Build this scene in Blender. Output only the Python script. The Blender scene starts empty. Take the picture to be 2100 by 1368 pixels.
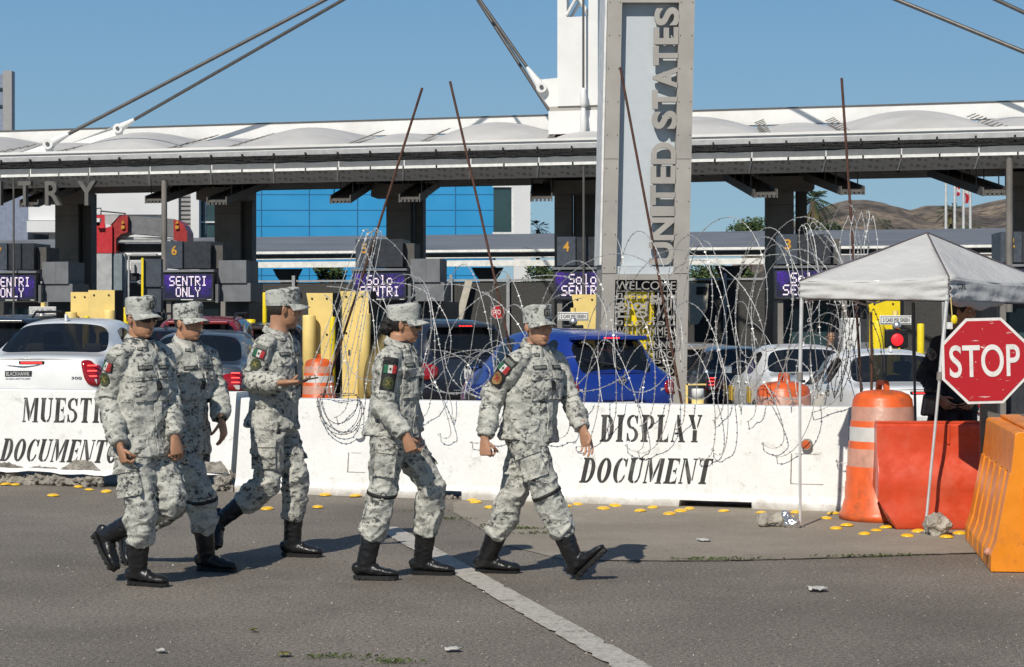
import bpy, bmesh, math, random
import numpy as np
from mathutils import Vector, Matrix
from mathutils.bvhtree import BVHTree
SC = bpy.context.scene
COL = SC.collection
R = math.radians
V = Vector
# ------------------------------------------------------------------ camera
F = 4083.0            # focal length in photo pixels (photo 2100 px wide)
HC = 1.65             # eye height
CX, HY = 1050.0, 642.0
cam = bpy.data.cameras.new("camera"); camo_ = bpy.data.objects.new("camera", cam); COL.objects.link(camo_)
camo_.location = (0, 0, HC); camo_.rotation_euler = (R(90), 0, 0)
cam.sensor_width = 36.0; cam.lens = F/2100*36.0
cam.shift_y = -(684.0-HY)/2100.0
cam.clip_start = 0.1; cam.clip_end = 6000
SC.camera = camo_
# ------------------------------------------------------------------ light
SUN_EL, SUN_AZ = 43.0, 23.0       # light travels towards +Y, 23 degrees to the right, coming down at 43 degrees
w = bpy.data.worlds.new("World"); SC.world = w; w.use_nodes = True
nt = w.node_tree; bg = nt.nodes["Background"]
sky = nt.nodes.new("ShaderNodeTexSky"); sky.sky_type = 'NISHITA'; sky.sun_disc = False
sky.sun_elevation = R(SUN_EL); sky.sun_rotation = R(180+SUN_AZ); sky.air_density = 1.0; sky.dust_density = 0.6; sky.ozone_density = 2.2
tc_ = nt.nodes.new("ShaderNodeTexCoord"); sx_ = nt.nodes.new("ShaderNodeSeparateXYZ"); nt.links.new(tc_.outputs["Generated"], sx_.inputs[0])
rp_ = nt.nodes.new("ShaderNodeValToRGB"); nt.links.new(sx_.outputs[2], rp_.inputs[0]); e_ = rp_.color_ramp.elements; e_[0].position = 0.0; e_[0].color = (3.5, 5.7, 7.0, 1); e_[1].position = .16; e_[1].color = (1.85, 4.0, 6.6, 1); e2_ = rp_.color_ramp.elements.new(.5); e2_.color = (.5, 1.25, 2.7, 1)
mx_ = nt.nodes.new("ShaderNodeMix"); mx_.data_type = 'RGBA'; mx_.inputs[0].default_value = .88; nt.links.new(sky.outputs[0], mx_.inputs[6]); nt.links.new(rp_.outputs[0], mx_.inputs[7])
nt.links.new(mx_.outputs[2], bg.inputs[0]); bg.inputs[1].default_value = 0.1
sl = bpy.data.lights.new("sun", 'SUN'); sl.energy = 5.0; sl.angle = R(0.5); sl.color = (1.0, 0.94, 0.835)
so = bpy.data.objects.new("sun", sl); COL.objects.link(so)
ld = V((math.sin(R(SUN_AZ))*math.cos(R(SUN_EL)), math.cos(R(SUN_AZ))*math.cos(R(SUN_EL)), -math.sin(R(SUN_EL))))
so.rotation_euler = ld.to_track_quat('-Z', 'Y').to_euler(); so.location = (-8, -18, 20)
SC.view_settings.view_transform = 'Standard'; SC.view_settings.look = 'None'
SC.view_settings.exposure = -0.2; SC.view_settings.gamma = 1.0
SC.cycles.max_bounces = 6; SC.cycles.transparent_max_bounces = 8
# ------------------------------------------------------------------ helpers
def P(px, py, Y): return V(((px-CX)*Y/F, Y, HC+(HY-py)*Y/F))
def G(px, py):
    Y = F*HC/(py-HY); return V(((px-CX)*Y/F, Y, 0))
def smooth(a, b, x):
    t = min(1, max(0, (x-a)/(b-a))); return t*t*(3-2*t)
def gz(X, Y):        # the road falls gently behind the barriers
    return -(0.016*(min(Y, 46)-20)+0.02*max(-10, min(10, X)))*smooth(19.5, 25, Y) if Y > 19.5 else 0.0

MATS = {}
def _mat(name):
    m = bpy.data.materials.new(name); m.use_nodes = True; MATS[name] = m
    return m, m.node_tree, m.node_tree.nodes["Principled BSDF"]
def N(nt, t, **kw):
    n = nt.nodes.new(t)
    for k, v in kw.items():
        if k in n.inputs: n.inputs[k].default_value = v
        else: setattr(n, k, v)
    return n
def noise(nt, scale, detail=3, vec=None, rough=.55):
    n = N(nt, "ShaderNodeTexNoise", Scale=scale, Detail=detail, Roughness=rough)
    if vec is not None: nt.links.new(vec, n.inputs["Vector"])
    return n
def ramp(nt, src, stops):
    r = nt.nodes.new("ShaderNodeValToRGB"); e = r.color_ramp.elements
    while len(e) < len(stops): e.new(.5)
    for el, (p, c) in zip(e, stops):
        el.position = p; el.color = (c, c, c, 1) if isinstance(c, (int, float)) else (*c, 1)
    nt.links.new(src, r.inputs[0]); return r
def mixc(nt, fac, a, b, mode='MIX'):
    m = nt.nodes.new("ShaderNodeMix"); m.data_type = 'RGBA'; m.blend_type = mode
    for s, v in ((0, fac), (6, a), (7, b)):
        if hasattr(v, "is_linked") or hasattr(v, "links"): nt.links.new(v, m.inputs[s])
        else: m.inputs[s].default_value = v if isinstance(v, (int, float)) else (*v, 1)
    return m.outputs[2]
def coords(nt, rnd=True, scale=(1, 1, 1)):
    tc = nt.nodes.new("ShaderNodeTexCoord"); out = tc.outputs["Object"]
    mp = nt.nodes.new("ShaderNodeMapping"); mp.inputs["Scale"].default_value = scale
    nt.links.new(out, mp.inputs[0])
    if rnd:
        oi = nt.nodes.new("ShaderNodeObjectInfo"); mu = N(nt, "ShaderNodeMath", operation='MULTIPLY'); mu.inputs[1].default_value = 37.0
        nt.links.new(oi.outputs["Random"], mu.inputs[0]); nt.links.new(mu.outputs[0], mp.inputs["Location"])
    return mp.outputs[0]
def bump(nt, bsdf, h, strength=.3, dist=.01):
    b = N(nt, "ShaderNodeBump", Strength=strength, Distance=dist); nt.links.new(h, b.inputs["Height"]); nt.links.new(b.outputs[0], bsdf.inputs["Normal"])
def pm(name, col, rough=.6, metal=0, var=.15, vs=6, bmp=.15, bs=40, bd=.004, spec=None, coat=0, dirt=None, dv=.4):
    """plain painted / cast / woven surface with mottling, optional dirt colour and bump"""
    m, nt, b = _mat(name); vec = coords(nt)
    n1 = noise(nt, vs, 5, vec); lo = tuple(c*(1-var) for c in col); hi = tuple(min(1, c*(1+var)) for c in col)
    r = ramp(nt, n1.outputs[0], [(.3, lo), (.7, hi)]); out = r.outputs[0]
    if dirt:
        n2 = noise(nt, vs*.45, 8, vec, .7); r2 = ramp(nt, n2.outputs[0], [(.5, 0), (.72, dv)])
        out = mixc(nt, r2.outputs[0], out, dirt)
    nt.links.new(out, b.inputs["Base Color"]); b.inputs["Roughness"].default_value = rough; b.inputs["Metallic"].default_value = metal
    if coat: b.inputs["Coat Weight"].default_value = coat; b.inputs["Coat Roughness"].default_value = .05
    if bmp:
        n3 = noise(nt, bs, 3, vec); bump(nt, b, n3.outputs[0], bmp, bd)
    if metal == 0 and rough > .25:
        n4 = noise(nt, vs*2, 3, vec); r4 = ramp(nt, n4.outputs[0], [(.3, max(0, rough-.1)), (.7, min(1, rough+.1))]); nt.links.new(r4.outputs[0], b.inputs["Roughness"])
    return m
def em(name, col, strength):
    m, nt, b = _mat(name); b.inputs["Base Color"].default_value = (*[c*.3 for c in col], 1)
    b.inputs["Emission Color"].default_value = (*col, 1); b.inputs["Emission Strength"].default_value = strength; return m

ORG = {}
class MB:
    """collects shapes, then builds ONE mesh object"""
    def __init__(s): s.v = []; s.f = []; s.m = []; s.s = []
    def add(s, vs, fs, mi=0, sm=False):
        o = len(s.v); s.v += [tuple(v) for v in vs]
        for f in fs: s.f.append(tuple(i+o for i in f)); s.m.append(mi); s.s.append(sm)
    def hexa(s, p, mi=0):   # p: 4 bottom (ccw), 4 top
        s.add(p, [(3, 2, 1, 0), (4, 5, 6, 7), (0, 1, 5, 4), (1, 2, 6, 5), (2, 3, 7, 6), (3, 0, 4, 7)], mi)
    def box(s, x0, x1, y0, y1, z0, z1, mi=0, fn=None, bev=0):
        if bev:
            b = min(bev, (x1-x0)*.45, (y1-y0)*.45, (z1-z0)*.45); vs = []; 
            bm = bmesh.new(); bmesh.ops.create_cube(bm, size=1)
            for v in bm.verts: v.co = V(((x0+x1)/2+v.co.x*(x1-x0), (y0+y1)/2+v.co.y*(y1-y0), (z0+z1)/2+v.co.z*(z1-z0)))
            bmesh.ops.bevel(bm, geom=bm.edges[:], offset=b, segments=2, affect='EDGES', profile=.5)
            bm.verts.index_update(); vs = [fn(*v.co) if fn else v.co.copy() for v in bm.verts]
            s.add(vs, [[v.index for v in f.verts] for f in bm.faces], mi, False); bm.free(); return
        p = [(x0, y0, z0), (x1, y0, z0), (x1, y1, z0), (x0, y1, z0), (x0, y0, z1), (x1, y0, z1), (x1, y1, z1), (x0, y1, z1)]
        if fn: p = [fn(*q) for q in p]
        s.hexa(p, mi)
    def prism(s, poly, vec, mi=0, sm=False):
        n = len(poly); vec = V(vec); a = [V(q) for q in poly]; b = [q+vec for q in a]
        nn = V((0, 0, 0))
        for i in range(n): nn += (a[i]-a[0]).cross(a[(i+1) % n]-a[0])
        fl = nn.dot(vec) > 0
        fs = [tuple(range(n)), tuple(range(2*n-1, n-1, -1))] + [(i, i+n, (i+1) % n+n, (i+1) % n) for i in range(n)]
        if fl: fs = [tuple(reversed(f)) for f in fs]
        s.add(a+b, fs, mi, sm)
    def tube(s, pts, r, n=8, mi=0, caps=True, closed=False, sm=True):
        pts = [V(p) for p in pts]; L = len(pts); rr = r if isinstance(r, (list, tuple)) else [r]*L
        rings = []; prev = None
        for i in range(L):
            a = pts[(i-1) % L] if (closed or i > 0) else pts[0]; b = pts[(i+1) % L] if (closed or i < L-1) else pts[-1]
            T = (b-a); T = T.normalized() if T.length > 1e-9 else V((0, 0, 1))
            if prev is None:
                u = T.orthogonal().normalized()
            else:
                u = prev-T*prev.dot(T); u = u.normalized() if u.length > 1e-6 else T.orthogonal().normalized()
            prev = u; w2 = T.cross(u)
            rings.append([pts[i]+(u*math.cos(2*math.pi*k/n)+w2*math.sin(2*math.pi*k/n))*rr[i] for k in range(n)])
        vs = [q for rg in rings for q in rg]; fs = []
        for i in range(L if closed else L-1):
            j = (i+1) % L
            for k in range(n): fs.append((i*n+k, i*n+(k+1) % n, j*n+(k+1) % n, j*n+k))
        s.add(vs, fs, mi, sm)
        if caps and not closed:
            s.add(rings[0], [tuple(reversed(range(n)))], mi, False); s.add(rings[-1], [tuple(range(n))], mi, False)
    def lathe(s, prof, c=(0, 0, 0), n=24, mi=0, sm=True, ax=None, mis=None):
        c = V(c); M = Matrix.Identity(3) if ax is None else V(ax).to_track_quat('Z', 'Y').to_matrix()
        vs = [c+M@V((r*math.cos(2*math.pi*k/n), r*math.sin(2*math.pi*k/n), z)) for r, z in prof for k in range(n)]
        for i in range(len(prof)-1):
            pass
        o = len(s.v); s.v += [tuple(v) for v in vs]
        for i in range(len(prof)-1):
            for k in range(n):
                s.f.append((o+i*n+k, o+i*n+(k+1) % n, o+(i+1)*n+(k+1) % n, o+(i+1)*n+k)); s.m.append(mis[i] if mis else mi); s.s.append(sm)
        if prof[0][0] > 1e-6: s.f.append(tuple(o+k for k in reversed(range(n)))); s.m.append(mis[0] if mis else mi); s.s.append(False)
        if prof[-1][0] > 1e-6: s.f.append(tuple(o+(len(prof)-1)*n+k for k in range(n))); s.m.append(mis[-1] if mis else mi); s.s.append(False)
    def ell(s, c, r, M=None, mi=0, nu=16, nv=10, sm=True):
        c = V(c); vs = []; fs = []
        for j in range(nv+1):
            th = math.pi*j/nv
            for k in range(nu):
                p = V((r[0]*math.sin(th)*math.cos(2*math.pi*k/nu), r[1]*math.sin(th)*math.sin(2*math.pi*k/nu), -r[2]*math.cos(th)))
                vs.append(c+(M@p if M else p))
        for j in range(nv):
            for k in range(nu): fs.append((j*nu+k, j*nu+(k+1) % nu, (j+1)*nu+(k+1) % nu, (j+1)*nu+k))
        s.add(vs, fs, mi, sm)
    def loft(s, secs, side, n=20, mi=0):
        """secs: (centre, half-width along side, half-depth); capped"""
        L = len(secs); side = side if isinstance(side, (list, tuple)) else [side]*L; vs = []
        for i, (c, ra, rb) in enumerate(secs):
            T = (secs[min(L-1, i+1)][0]-secs[max(0, i-1)][0]).normalized()
            S = side[i]-T*side[i].dot(T); S = S.normalized() if S.length > 1e-5 else T.orthogonal().normalized(); Fw = T.cross(S)
            vs += [c+S*ra*math.cos(2*math.pi*k/n)+Fw*rb*math.sin(2*math.pi*k/n) for k in range(n)]
        fs = [(i*n+k, i*n+(k+1) % n, (i+1)*n+(k+1) % n, (i+1)*n+k) for i in range(L-1) for k in range(n)]
        fs += [tuple(reversed(range(n))), tuple((L-1)*n+k for k in range(n))]
        s.add(vs, fs, mi, True)
    def sheet(s, pts, mi=0): s.add(pts, [tuple(range(len(pts)))], mi)
    def mesh(s, name, org):
        me = bpy.data.meshes.new(name)
        me.from_pydata([(a-org[0], b-org[1], c-org[2]) for a, b, c in s.v], [], s.f)
        me.polygons.foreach_set("material_index", s.m); me.polygons.foreach_set("use_smooth", s.s); me.update()
        return me
    def build(s, name, mats, parent=None, origin=None, bev=0):
        org = ORG[parent.name] if parent else V(origin if origin is not None else (0, 0, 0))
        return link(s.mesh(name, org), name, mats, parent, org, bev)
def link(me, name, mats, parent=None, org=(0, 0, 0), bev=0):
    for m in (mats if isinstance(mats, (list, tuple)) else [mats]): me.materials.append(MATS[m] if isinstance(m, str) else m)
    o = bpy.data.objects.new(name, me); COL.objects.link(o); ORG[o.name] = V(org)
    if parent: o.parent = parent
    else: o.location = org
    if bev:
        md = o.modifiers.new("edge", 'BEVEL'); md.width = bev; md.segments = 2; md.limit_method = 'ANGLE'; md.angle_limit = R(40)
    return o
def tag(o, label=None, cat=None, group=None, kind=None):
    if label: o["label"] = label
    if cat: o["category"] = cat
    if group: o["group"] = group
    if kind: o["kind"] = kind
    return o
def empty(name, loc, label, cat, group=None):
    o = bpy.data.objects.new(name, None); COL.objects.link(o); o.location = loc; o.empty_display_size = .2; ORG[o.name] = V(loc)
    return tag(o, label, cat, group)
def copy_tree(o, parent=None):
    c = o.copy(); COL.objects.link(c)
    if parent: c.parent = parent
    ORG[c.name] = ORG[o.name]
    for ch in o.children: copy_tree(ch, c)
    return c
def bez(pts, m=8):
    """Catmull-Rom through tuples / Vectors"""
    a = [np.array(p, float) for p in pts]; a = [2*a[0]-a[1]]+a+[2*a[-1]-a[-2]]; out = []
    for i in range(1, len(a)-2):
        for k in range(m):
            t = k/m; out.append(.5*((2*a[i])+(-a[i-1]+a[i+1])*t+(2*a[i-1]-5*a[i]+4*a[i+1]-a[i+2])*t*t+(-a[i-1]+3*a[i]-3*a[i+1]+a[i+2])*t**3))
    out.append(a[-2]); return out
def remesh(mb, vox, smooth_it=2, fac=.5):
    """fuse overlapping shapes into one continuous skin"""
    me = mb.mesh("tmp", (0, 0, 0)); ob = bpy.data.objects.new("tmp", me); COL.objects.link(ob)
    md = ob.modifiers.new("r", 'REMESH'); md.mode = 'VOXEL'; md.voxel_size = vox; md.use_smooth_shade = True
    if smooth_it:
        ms = ob.modifiers.new("s", 'SMOOTH'); ms.factor = fac; ms.iterations = smooth_it
    dg = bpy.context.evaluated_depsgraph_get(); ev = ob.evaluated_get(dg); out = bpy.data.meshes.new_from_object(ev)
    bpy.data.objects.remove(ob); bpy.data.meshes.remove(me); return out
def vco(me):
    a = np.empty(len(me.vertices)*3, np.float32); me.vertices.foreach_get("co", a); return a.reshape(-1, 3)
def vno(me):
    a = np.empty(len(me.vertices)*3, np.float32); me.vertices.foreach_get("normal", a); return a.reshape(-1, 3)
def setco(me, a): me.vertices.foreach_set("co", a.astype(np.float32).ravel()); me.update()
def vnoise(Pn, seed=0):
    q = Pn+seed*17.31; i = np.floor(q); f = q-i; u = f*f*(3-2*f)
    def h(o):
        k = (i+o)@np.array([127.1, 311.7, 74.7]); s = np.sin(k)*43758.5453; return s-np.floor(s)
    r = 0
    for dx in (0, 1):
        for dy in (0, 1):
            for dz in (0, 1):
                wt = (u[:, 0] if dx else 1-u[:, 0])*(u[:, 1] if dy else 1-u[:, 1])*(u[:, 2] if dz else 1-u[:, 2])
                r = r+wt*h(np.array([dx, dy, dz]))
    return r
_TC = {}
def text_geo(st, off=0.0):
    key = (st, off)
    if key in _TC: return _TC[key]
    cu = bpy.data.curves.new("t", 'FONT'); cu.body = st; cu.size = 1; cu.offset = off; cu.fill_mode = 'FRONT'; cu.resolution_u = 7
    ob = bpy.data.objects.new("t", cu); COL.objects.link(ob); dg = bpy.context.evaluated_depsgraph_get()
    me = bpy.data.meshes.new_from_object(ob.evaluated_get(dg)); bm = bmesh.new(); bm.from_mesh(me)
    bmesh.ops.remove_doubles(bm, verts=bm.verts, dist=1e-5)
    bm.verts.index_update(); vs = [v.co.copy() for v in bm.verts]; fs = [tuple(v.index for v in f.verts) for f in bm.faces]
    be = [tuple(v.index for v in (e.link_loops[0].vert, e.link_loops[0].link_loop_next.vert)) for e in bm.edges if len(e.link_faces) == 1]
    bm.free(); bpy.data.objects.remove(ob); bpy.data.curves.remove(cu); bpy.data.meshes.remove(me)
    _TC[key] = (vs, fs, be); return _TC[key]
def put_text(mb, st, o, xd, yd, w=None, h=None, depth=.004, mi=0, off=0.0, center=False, shear=0):
    """writes st with its box at o (lower left), spanning w along xd and h along yd; depth rises along xd x yd"""
    vs, fs, be = text_geo(st, off); xs = [v.x for v in vs]; ys = [v.y for v in vs]
    x0, x1, y0, y1 = min(xs), max(xs), min(ys), max(ys); sy = h/(y1-y0); sx = (w/(x1-x0)) if w else sy
    xd = V(xd).normalized(); yd = V(yd).normalized(); nrm = xd.cross(yd); o = V(o)
    if center: o = o-xd*((x1-x0)*sx/2)
    base = [o+xd*((v.x-x0)*sx+shear*(v.y-y0)*sy)+yd*((v.y-y0)*sy) for v in vs]; n = len(base)
    top = [p+nrm*depth for p in base]
    mb.add(base+top, [tuple(i+n for i in f) for f in fs]+[(a, b, b+n, a+n) for a, b in be], mi)
# ------------------------------------------------------------------ materials
def mk_asphalt():
    m, nt, b = _mat("asphalt"); vec = coords(nt, False)
    big = noise(nt, .35, 6, vec, .65); fine = noise(nt, 42, 4, vec, .75); agg = noise(nt, 110, 2, vec)
    r1 = ramp(nt, big.outputs[0], [(.28, (.130, .110, .090)), (.5, (.205, .178, .147)), (.74, (.285, .249, .208))])
    r2 = ramp(nt, fine.outputs[0], [(.34, .42), (.5, 1.0), (.68, 1.55)]); c = mixc(nt, 1, r1.outputs[0], r2.outputs[0], 'MULTIPLY')
    r3 = ramp(nt, agg.outputs[0], [(.40, .35), (.5, 1.0), (.64, 1.0), (.72, 2.0)]); c = mixc(nt, .8, c, r3.outputs[0], 'MULTIPLY')
    st = noise(nt, 1.1, 9, vec, .75); r4 = ramp(nt, st.outputs[0], [(.55, 0), (.72, .5)]); c = mixc(nt, r4.outputs[0], c, (.075, .067, .06))
    # hairline cracks
    wv = N(nt, "ShaderNodeTexVoronoi", Scale=.55, feature='DISTANCE_TO_EDGE'); wn = noise(nt, 3, 5, vec)
    wm = mixc(nt, .22, vec, wn.outputs[1]); nt.links.new(wm, wv.inputs["Vector"])
    r5 = ramp(nt, wv.outputs[0], [(.0, .22), (.004, .0)]); c = mixc(nt, r5.outputs[0], c, (.04, .037, .034))
    nt.links.new(c, b.inputs["Base Color"]); b.inputs["Roughness"].default_value = .85
    ad = N(nt, "ShaderNodeMath", operation='ADD'); nt.links.new(agg.outputs[0], ad.inputs[0]); nt.links.new(fine.outputs[0], ad.inputs[1]); bump(nt, b, ad.outputs[0], .75, .006)
mk_asphalt()
def mk_apron():
    m, nt, b = _mat("apron"); vec = coords(nt, False)
    big = noise(nt, .8, 7, vec, .7); fine = noise(nt, 60, 4, vec, .7)
    r1 = ramp(nt, big.outputs[0], [(.3, (.20, .173, .138)), (.55, (.27, .236, .19)), (.75, (.33, .29, .235))])
    r2 = ramp(nt, fine.outputs[0], [(.33, .7), (.5, 1.0), (.72, 1.25)]); c = mixc(nt, 1, r1.outputs[0], r2.outputs[0], 'MULTIPLY')
    nt.links.new(c, b.inputs["Base Color"]); b.inputs["Roughness"].default_value = .9; bump(nt, b, fine.outputs[0], .6, .006)
mk_apron()
def mk_line():
    m, nt, b = _mat("line_paint"); vec = coords(nt, False)
    n1 = noise(nt, 9, 8, vec, .75); n2 = noise(nt, 60, 3, vec)
    r1 = ramp(nt, n1.outputs[0], [(.34, (.20, .18, .155)), (.44, (.42, .39, .345)), (.7, (.50, .47, .42))]); r2 = ramp(nt, n2.outputs[0], [(.35, .7), (.6, 1.1)])
    nt.links.new(mixc(nt, 1, r1.outputs[0], r2.outputs[0], 'MULTIPLY'), b.inputs["Base Color"]); b.inputs["Roughness"].default_value = .8; bump(nt, b, n2.outputs[0], .5, .004)
mk_line()
def mk_camo(name, base, mid, dark):
    m, nt, b = _mat(name); vec = coords(nt)
    sn = N(nt, "ShaderNodeVectorMath", operation='SNAP'); sn.inputs[1].default_value = (.0045, .0045, .0045); nt.links.new(vec, sn.inputs[0])
    mp = nt.nodes.new("ShaderNodeMapping"); mp.inputs["Scale"].default_value = (1, 1, 1.5); nt.links.new(sn.outputs[0], mp.inputs[0]); q = mp.outputs[0]
    a = noise(nt, 15, 5, q, .65); r = ramp(nt, a.outputs[0], [(.48, 0), (.58, .6)]); c = mixc(nt, r.outputs[0], base, mid)
    d1 = noise(nt, 30, 4, q, .62); r1 = ramp(nt, d1.outputs[0], [(.53, 0), (.56, 1)])
    d2 = noise(nt, 5.5, 2, q); r2 = ramp(nt, d2.outputs[0], [(.47, 0), (.56, 1)])
    mu = N(nt, "ShaderNodeMath", operation='MULTIPLY'); nt.links.new(r1.outputs[0], mu.inputs[0]); nt.links.new(r2.outputs[0], mu.inputs[1])
    m8 = N(nt, "ShaderNodeMath", operation='MULTIPLY'); nt.links.new(mu.outputs[0], m8.inputs[0]); m8.inputs[1].default_value = .85
    c = mixc(nt, m8.outputs[0], c, dark)
    d3 = noise(nt, 55, 2, q); r3 = ramp(nt, d3.outputs[0], [(.635, 0), (.66, .8)]); c = mixc(nt, r3.outputs[0], c, dark)
    nt.links.new(c, b.inputs["Base Color"]); b.inputs["Roughness"].default_value = .9
    wv = noise(nt, 30, 5, vec, .6); f2 = noise(nt, 500, 1, vec); ad = N(nt, "ShaderNodeMath", operation='MULTIPLY_ADD'); ad.inputs[1].default_value = .12
    nt.links.new(f2.outputs[0], ad.inputs[0]); nt.links.new(wv.outputs[0], ad.inputs[2]); bump(nt, b, ad.outputs[0], .55, .012)
mk_camo("camo", (.485, .48, .43), (.20, .203, .19), (.022, .024, .03))
mk_camo("camo_cap", (.47, .475, .435), (.23, .24, .225), (.04, .044, .05))
def mk_skin(name, col):
    m, nt, b = _mat(name); vec = coords(nt); n1 = noise(nt, 25, 4, vec); r1 = ramp(nt, n1.outputs[0], [(.3, tuple(c*.88 for c in col)), (.7, tuple(c*1.1 for c in col))])
    nt.links.new(r1.outputs[0], b.inputs["Base Color"]); b.inputs["Roughness"].default_value = .48
    b.inputs["Subsurface Weight"].default_value = .08; b.inputs["Subsurface Radius"].default_value = (.012, .005, .003)
    n2 = noise(nt, 250, 2, vec); bump(nt, b, n2.outputs[0], .15, .002)
mk_skin("skin", (.42, .22, .13)); mk_skin("skin_light", (.47, .255, .16)); mk_skin("lips", (.27, .125, .085)); mk_skin("brow_shadow", (.05, .03, .02))  # the last one is the dark brown of the eyebrows
pm("hair", (.014, .011, .010), .5, bmp=.8, bs=260, bd=.006, var=.4)
pm("stubble_hair", (.035, .024, .018), .7, bmp=.8, bs=400, bd=.004, var=.5, vs=120)
pm("eye_white", (.55, .52, .48), .2, bmp=0, var=.03); pm("eye_dark", (.012, .008, .006), .1, bmp=0)
pm("boot", (.012, .012, .013), .34, bmp=.35, bs=60, bd=.01, var=.3); pm("sole", (.012, .012, .012), .6, bmp=.4, bs=120)
pm("black_cloth", (.012, .012, .015), .85, bmp=.5, bs=60, bd=.008); pm("black_plastic", (.012, .012, .013), .35, bmp=0)
pm("strap", (.012, .012, .012), .7, bmp=.3, bs=200); pm("lens", (.004, .004, .005), .06, bmp=0)
pm("flag_green", (.012, .10, .05), .8, bmp=.3, bs=300); pm("flag_white", (.50, .49, .46), .8, bmp=.3, bs=300); pm("flag_red", (.36, .022, .026), .8, bmp=.3, bs=300)
pm("olive", (.055, .065, .03), .85, bmp=.5, bs=200); pm("gold_thread", (.22, .19, .05), .7, bmp=.4, bs=300); pm("tape_gray", (.16, .165, .15), .85, bmp=.4, bs=300)
pm("patch_brown", (.28, .16, .06), .8, bmp=.4, bs=300)
def mk_barrier():
    m, nt, b = _mat("white_barrier"); vec = coords(nt, False)
    n1 = noise(nt, 2.2, 8, vec, .7); r1 = ramp(nt, n1.outputs[0], [(.3, (.70, .695, .675)), (.6, (.80, .80, .785))]); c = r1.outputs[0]
    n2 = noise(nt, 7, 9, vec, .78); r2 = ramp(nt, n2.outputs[0], [(.56, 0), (.69, .6)]); c = mixc(nt, r2.outputs[0], c, (.34, .315, .275))
    mp = nt.nodes.new("ShaderNodeMapping"); mp.inputs["Scale"].default_value = (9, 9, .8); nt.links.new(vec, mp.inputs[0])
    n3 = noise(nt, 1, 6, mp.outputs[0], .7); r3 = ramp(nt, n3.outputs[0], [(.58, 0), (.75, .4)]); c = mixc(nt, r3.outputs[0], c, (.42, .385, .33))
    n5 = noise(nt, 38, 3, vec); r5 = ramp(nt, n5.outputs[0], [(.73, 0), (.76, .7)]); c = mixc(nt, r5.outputs[0], c, (.12, .105, .09))
    # splash dirt that clings to the foot of the wall
    sx = nt.nodes.new("ShaderNodeSeparateXYZ"); nt.links.new(vec, sx.inputs[0]); n4 = noise(nt, 5, 7, vec, .7)
    ad = N(nt, "ShaderNodeMath", operation='MULTIPLY_ADD'); ad.inputs[1].default_value = .22; nt.links.new(n4.outputs[0], ad.inputs[0]); ml = N(nt, "ShaderNodeMath", operation='MULTIPLY'); ml.inputs[1].default_value = -1
    nt.links.new(sx.outputs[2], ml.inputs[0]); nt.links.new(ml.outputs[0], ad.inputs[2])
    r4 = ramp(nt, ad.outputs[0], [(.03, 0), (.1, .75)]); c = mixc(nt, r4.outputs[0], c, (.36, .32, .26))
    nt.links.new(c, b.inputs["Base Color"]); b.inputs["Roughness"].default_value = .75
    n6 = noise(nt, 28, 6, vec, .65); bump(nt, b, n6.outputs[0], .35, .012)
mk_barrier()
pm("concrete", (.30, .275, .24), .95, var=.4, vs=14, bmp=.9, bs=35, bd=.03, dirt=(.08, .072, .062), dv=.9)
pm("stencil_ink", (.030, .029, .028), .75, var=.3, vs=12, bmp=.3, dirt=(.22, .21, .2), dv=.55)
pm("rock", (.36, .33, .28), .95, var=.3, vs=12, bmp=.9, bs=30, bd=.03, dirt=(.12, .11, .09), dv=.7)
pm("yellow_button", (.80, .47, .02), .3, bmp=.1, var=.12, vs=30, dirt=(.35, .25, .08), dv=.5)
pm("galv", (.62, .62, .62), .38, .85, bmp=.2); pm("wire", (.52, .51, .495), .45, .45, bmp=0, var=.25, vs=3)
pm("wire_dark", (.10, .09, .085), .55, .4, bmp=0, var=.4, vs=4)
pm("rust_rod", (.085, .036, .022), .8, bmp=.5, bs=80, var=.4, vs=15)
pm("tent_cloth", (.50, .495, .485), .75, bmp=.5, bs=9, bd=.03, var=.05, vs=3); pm("tent_trim", (.10, .085, .10), .8, bmp=.1)
pm("tent_leg", (.66, .655, .64), .4, .35, bmp=.1); pm("core_ink", (.02, .02, .022), .7, bmp=0)
pm("drum_orange", (.70, .115, .022), .42, var=.14, vs=9, bmp=.2, bs=25, bd=.006, dirt=(.22, .085, .045), dv=.95)
pm("drum_stripe", (.50, .25, .18), .5, var=.15, vs=14, bmp=.2, dirt=(.30, .2, .16), dv=.8); pm("stripe_white", (.50, .485, .46), .5, var=.12, dirt=(.4, .37, .33), dv=.7)
pm("barrier_red", (.60, .065, .022), .3, var=.12, vs=6, bmp=.18, bs=12, bd=.01, dirt=(.62, .16, .09), dv=.45)
pm("barrier_orange", (.80, .255, .012), .36, var=.08, vs=6, bmp=.15, bs=12, bd=.01, dirt=(.36, .12, .04), dv=.85)
pm("cone_rim", (.80, .80, .78), .6)
def mk_stop():
    m, nt, b = _mat("stop_red"); vec = coords(nt, False)
    mp = nt.nodes.new("ShaderNodeMapping"); mp.inputs["Scale"].default_value = (4, 4, 42); mp.inputs["Rotation"].default_value = (0, R(4), 0); nt.links.new(vec, mp.inputs[0])
    n1 = noise(nt, 1.1, 6, mp.outputs[0], .7); r1 = ramp(nt, n1.outputs[0], [(.635, 0), (.655, 1)]); n2 = noise(nt, 26, 4, vec); r2 = ramp(nt, n2.outputs[0], [(.70, 0), (.72, 1)])
    ad = N(nt, "ShaderNodeMath", operation='MAXIMUM'); nt.links.new(r1.outputs[0], ad.inputs[0]); nt.links.new(r2.outputs[0], ad.inputs[1])
    c = mixc(nt, ad.outputs[0], (.44, .010, .018), (.75, .66, .64)); nt.links.new(c, b.inputs["Base Color"]); b.inputs["Roughness"].default_value = .45
mk_stop()
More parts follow.
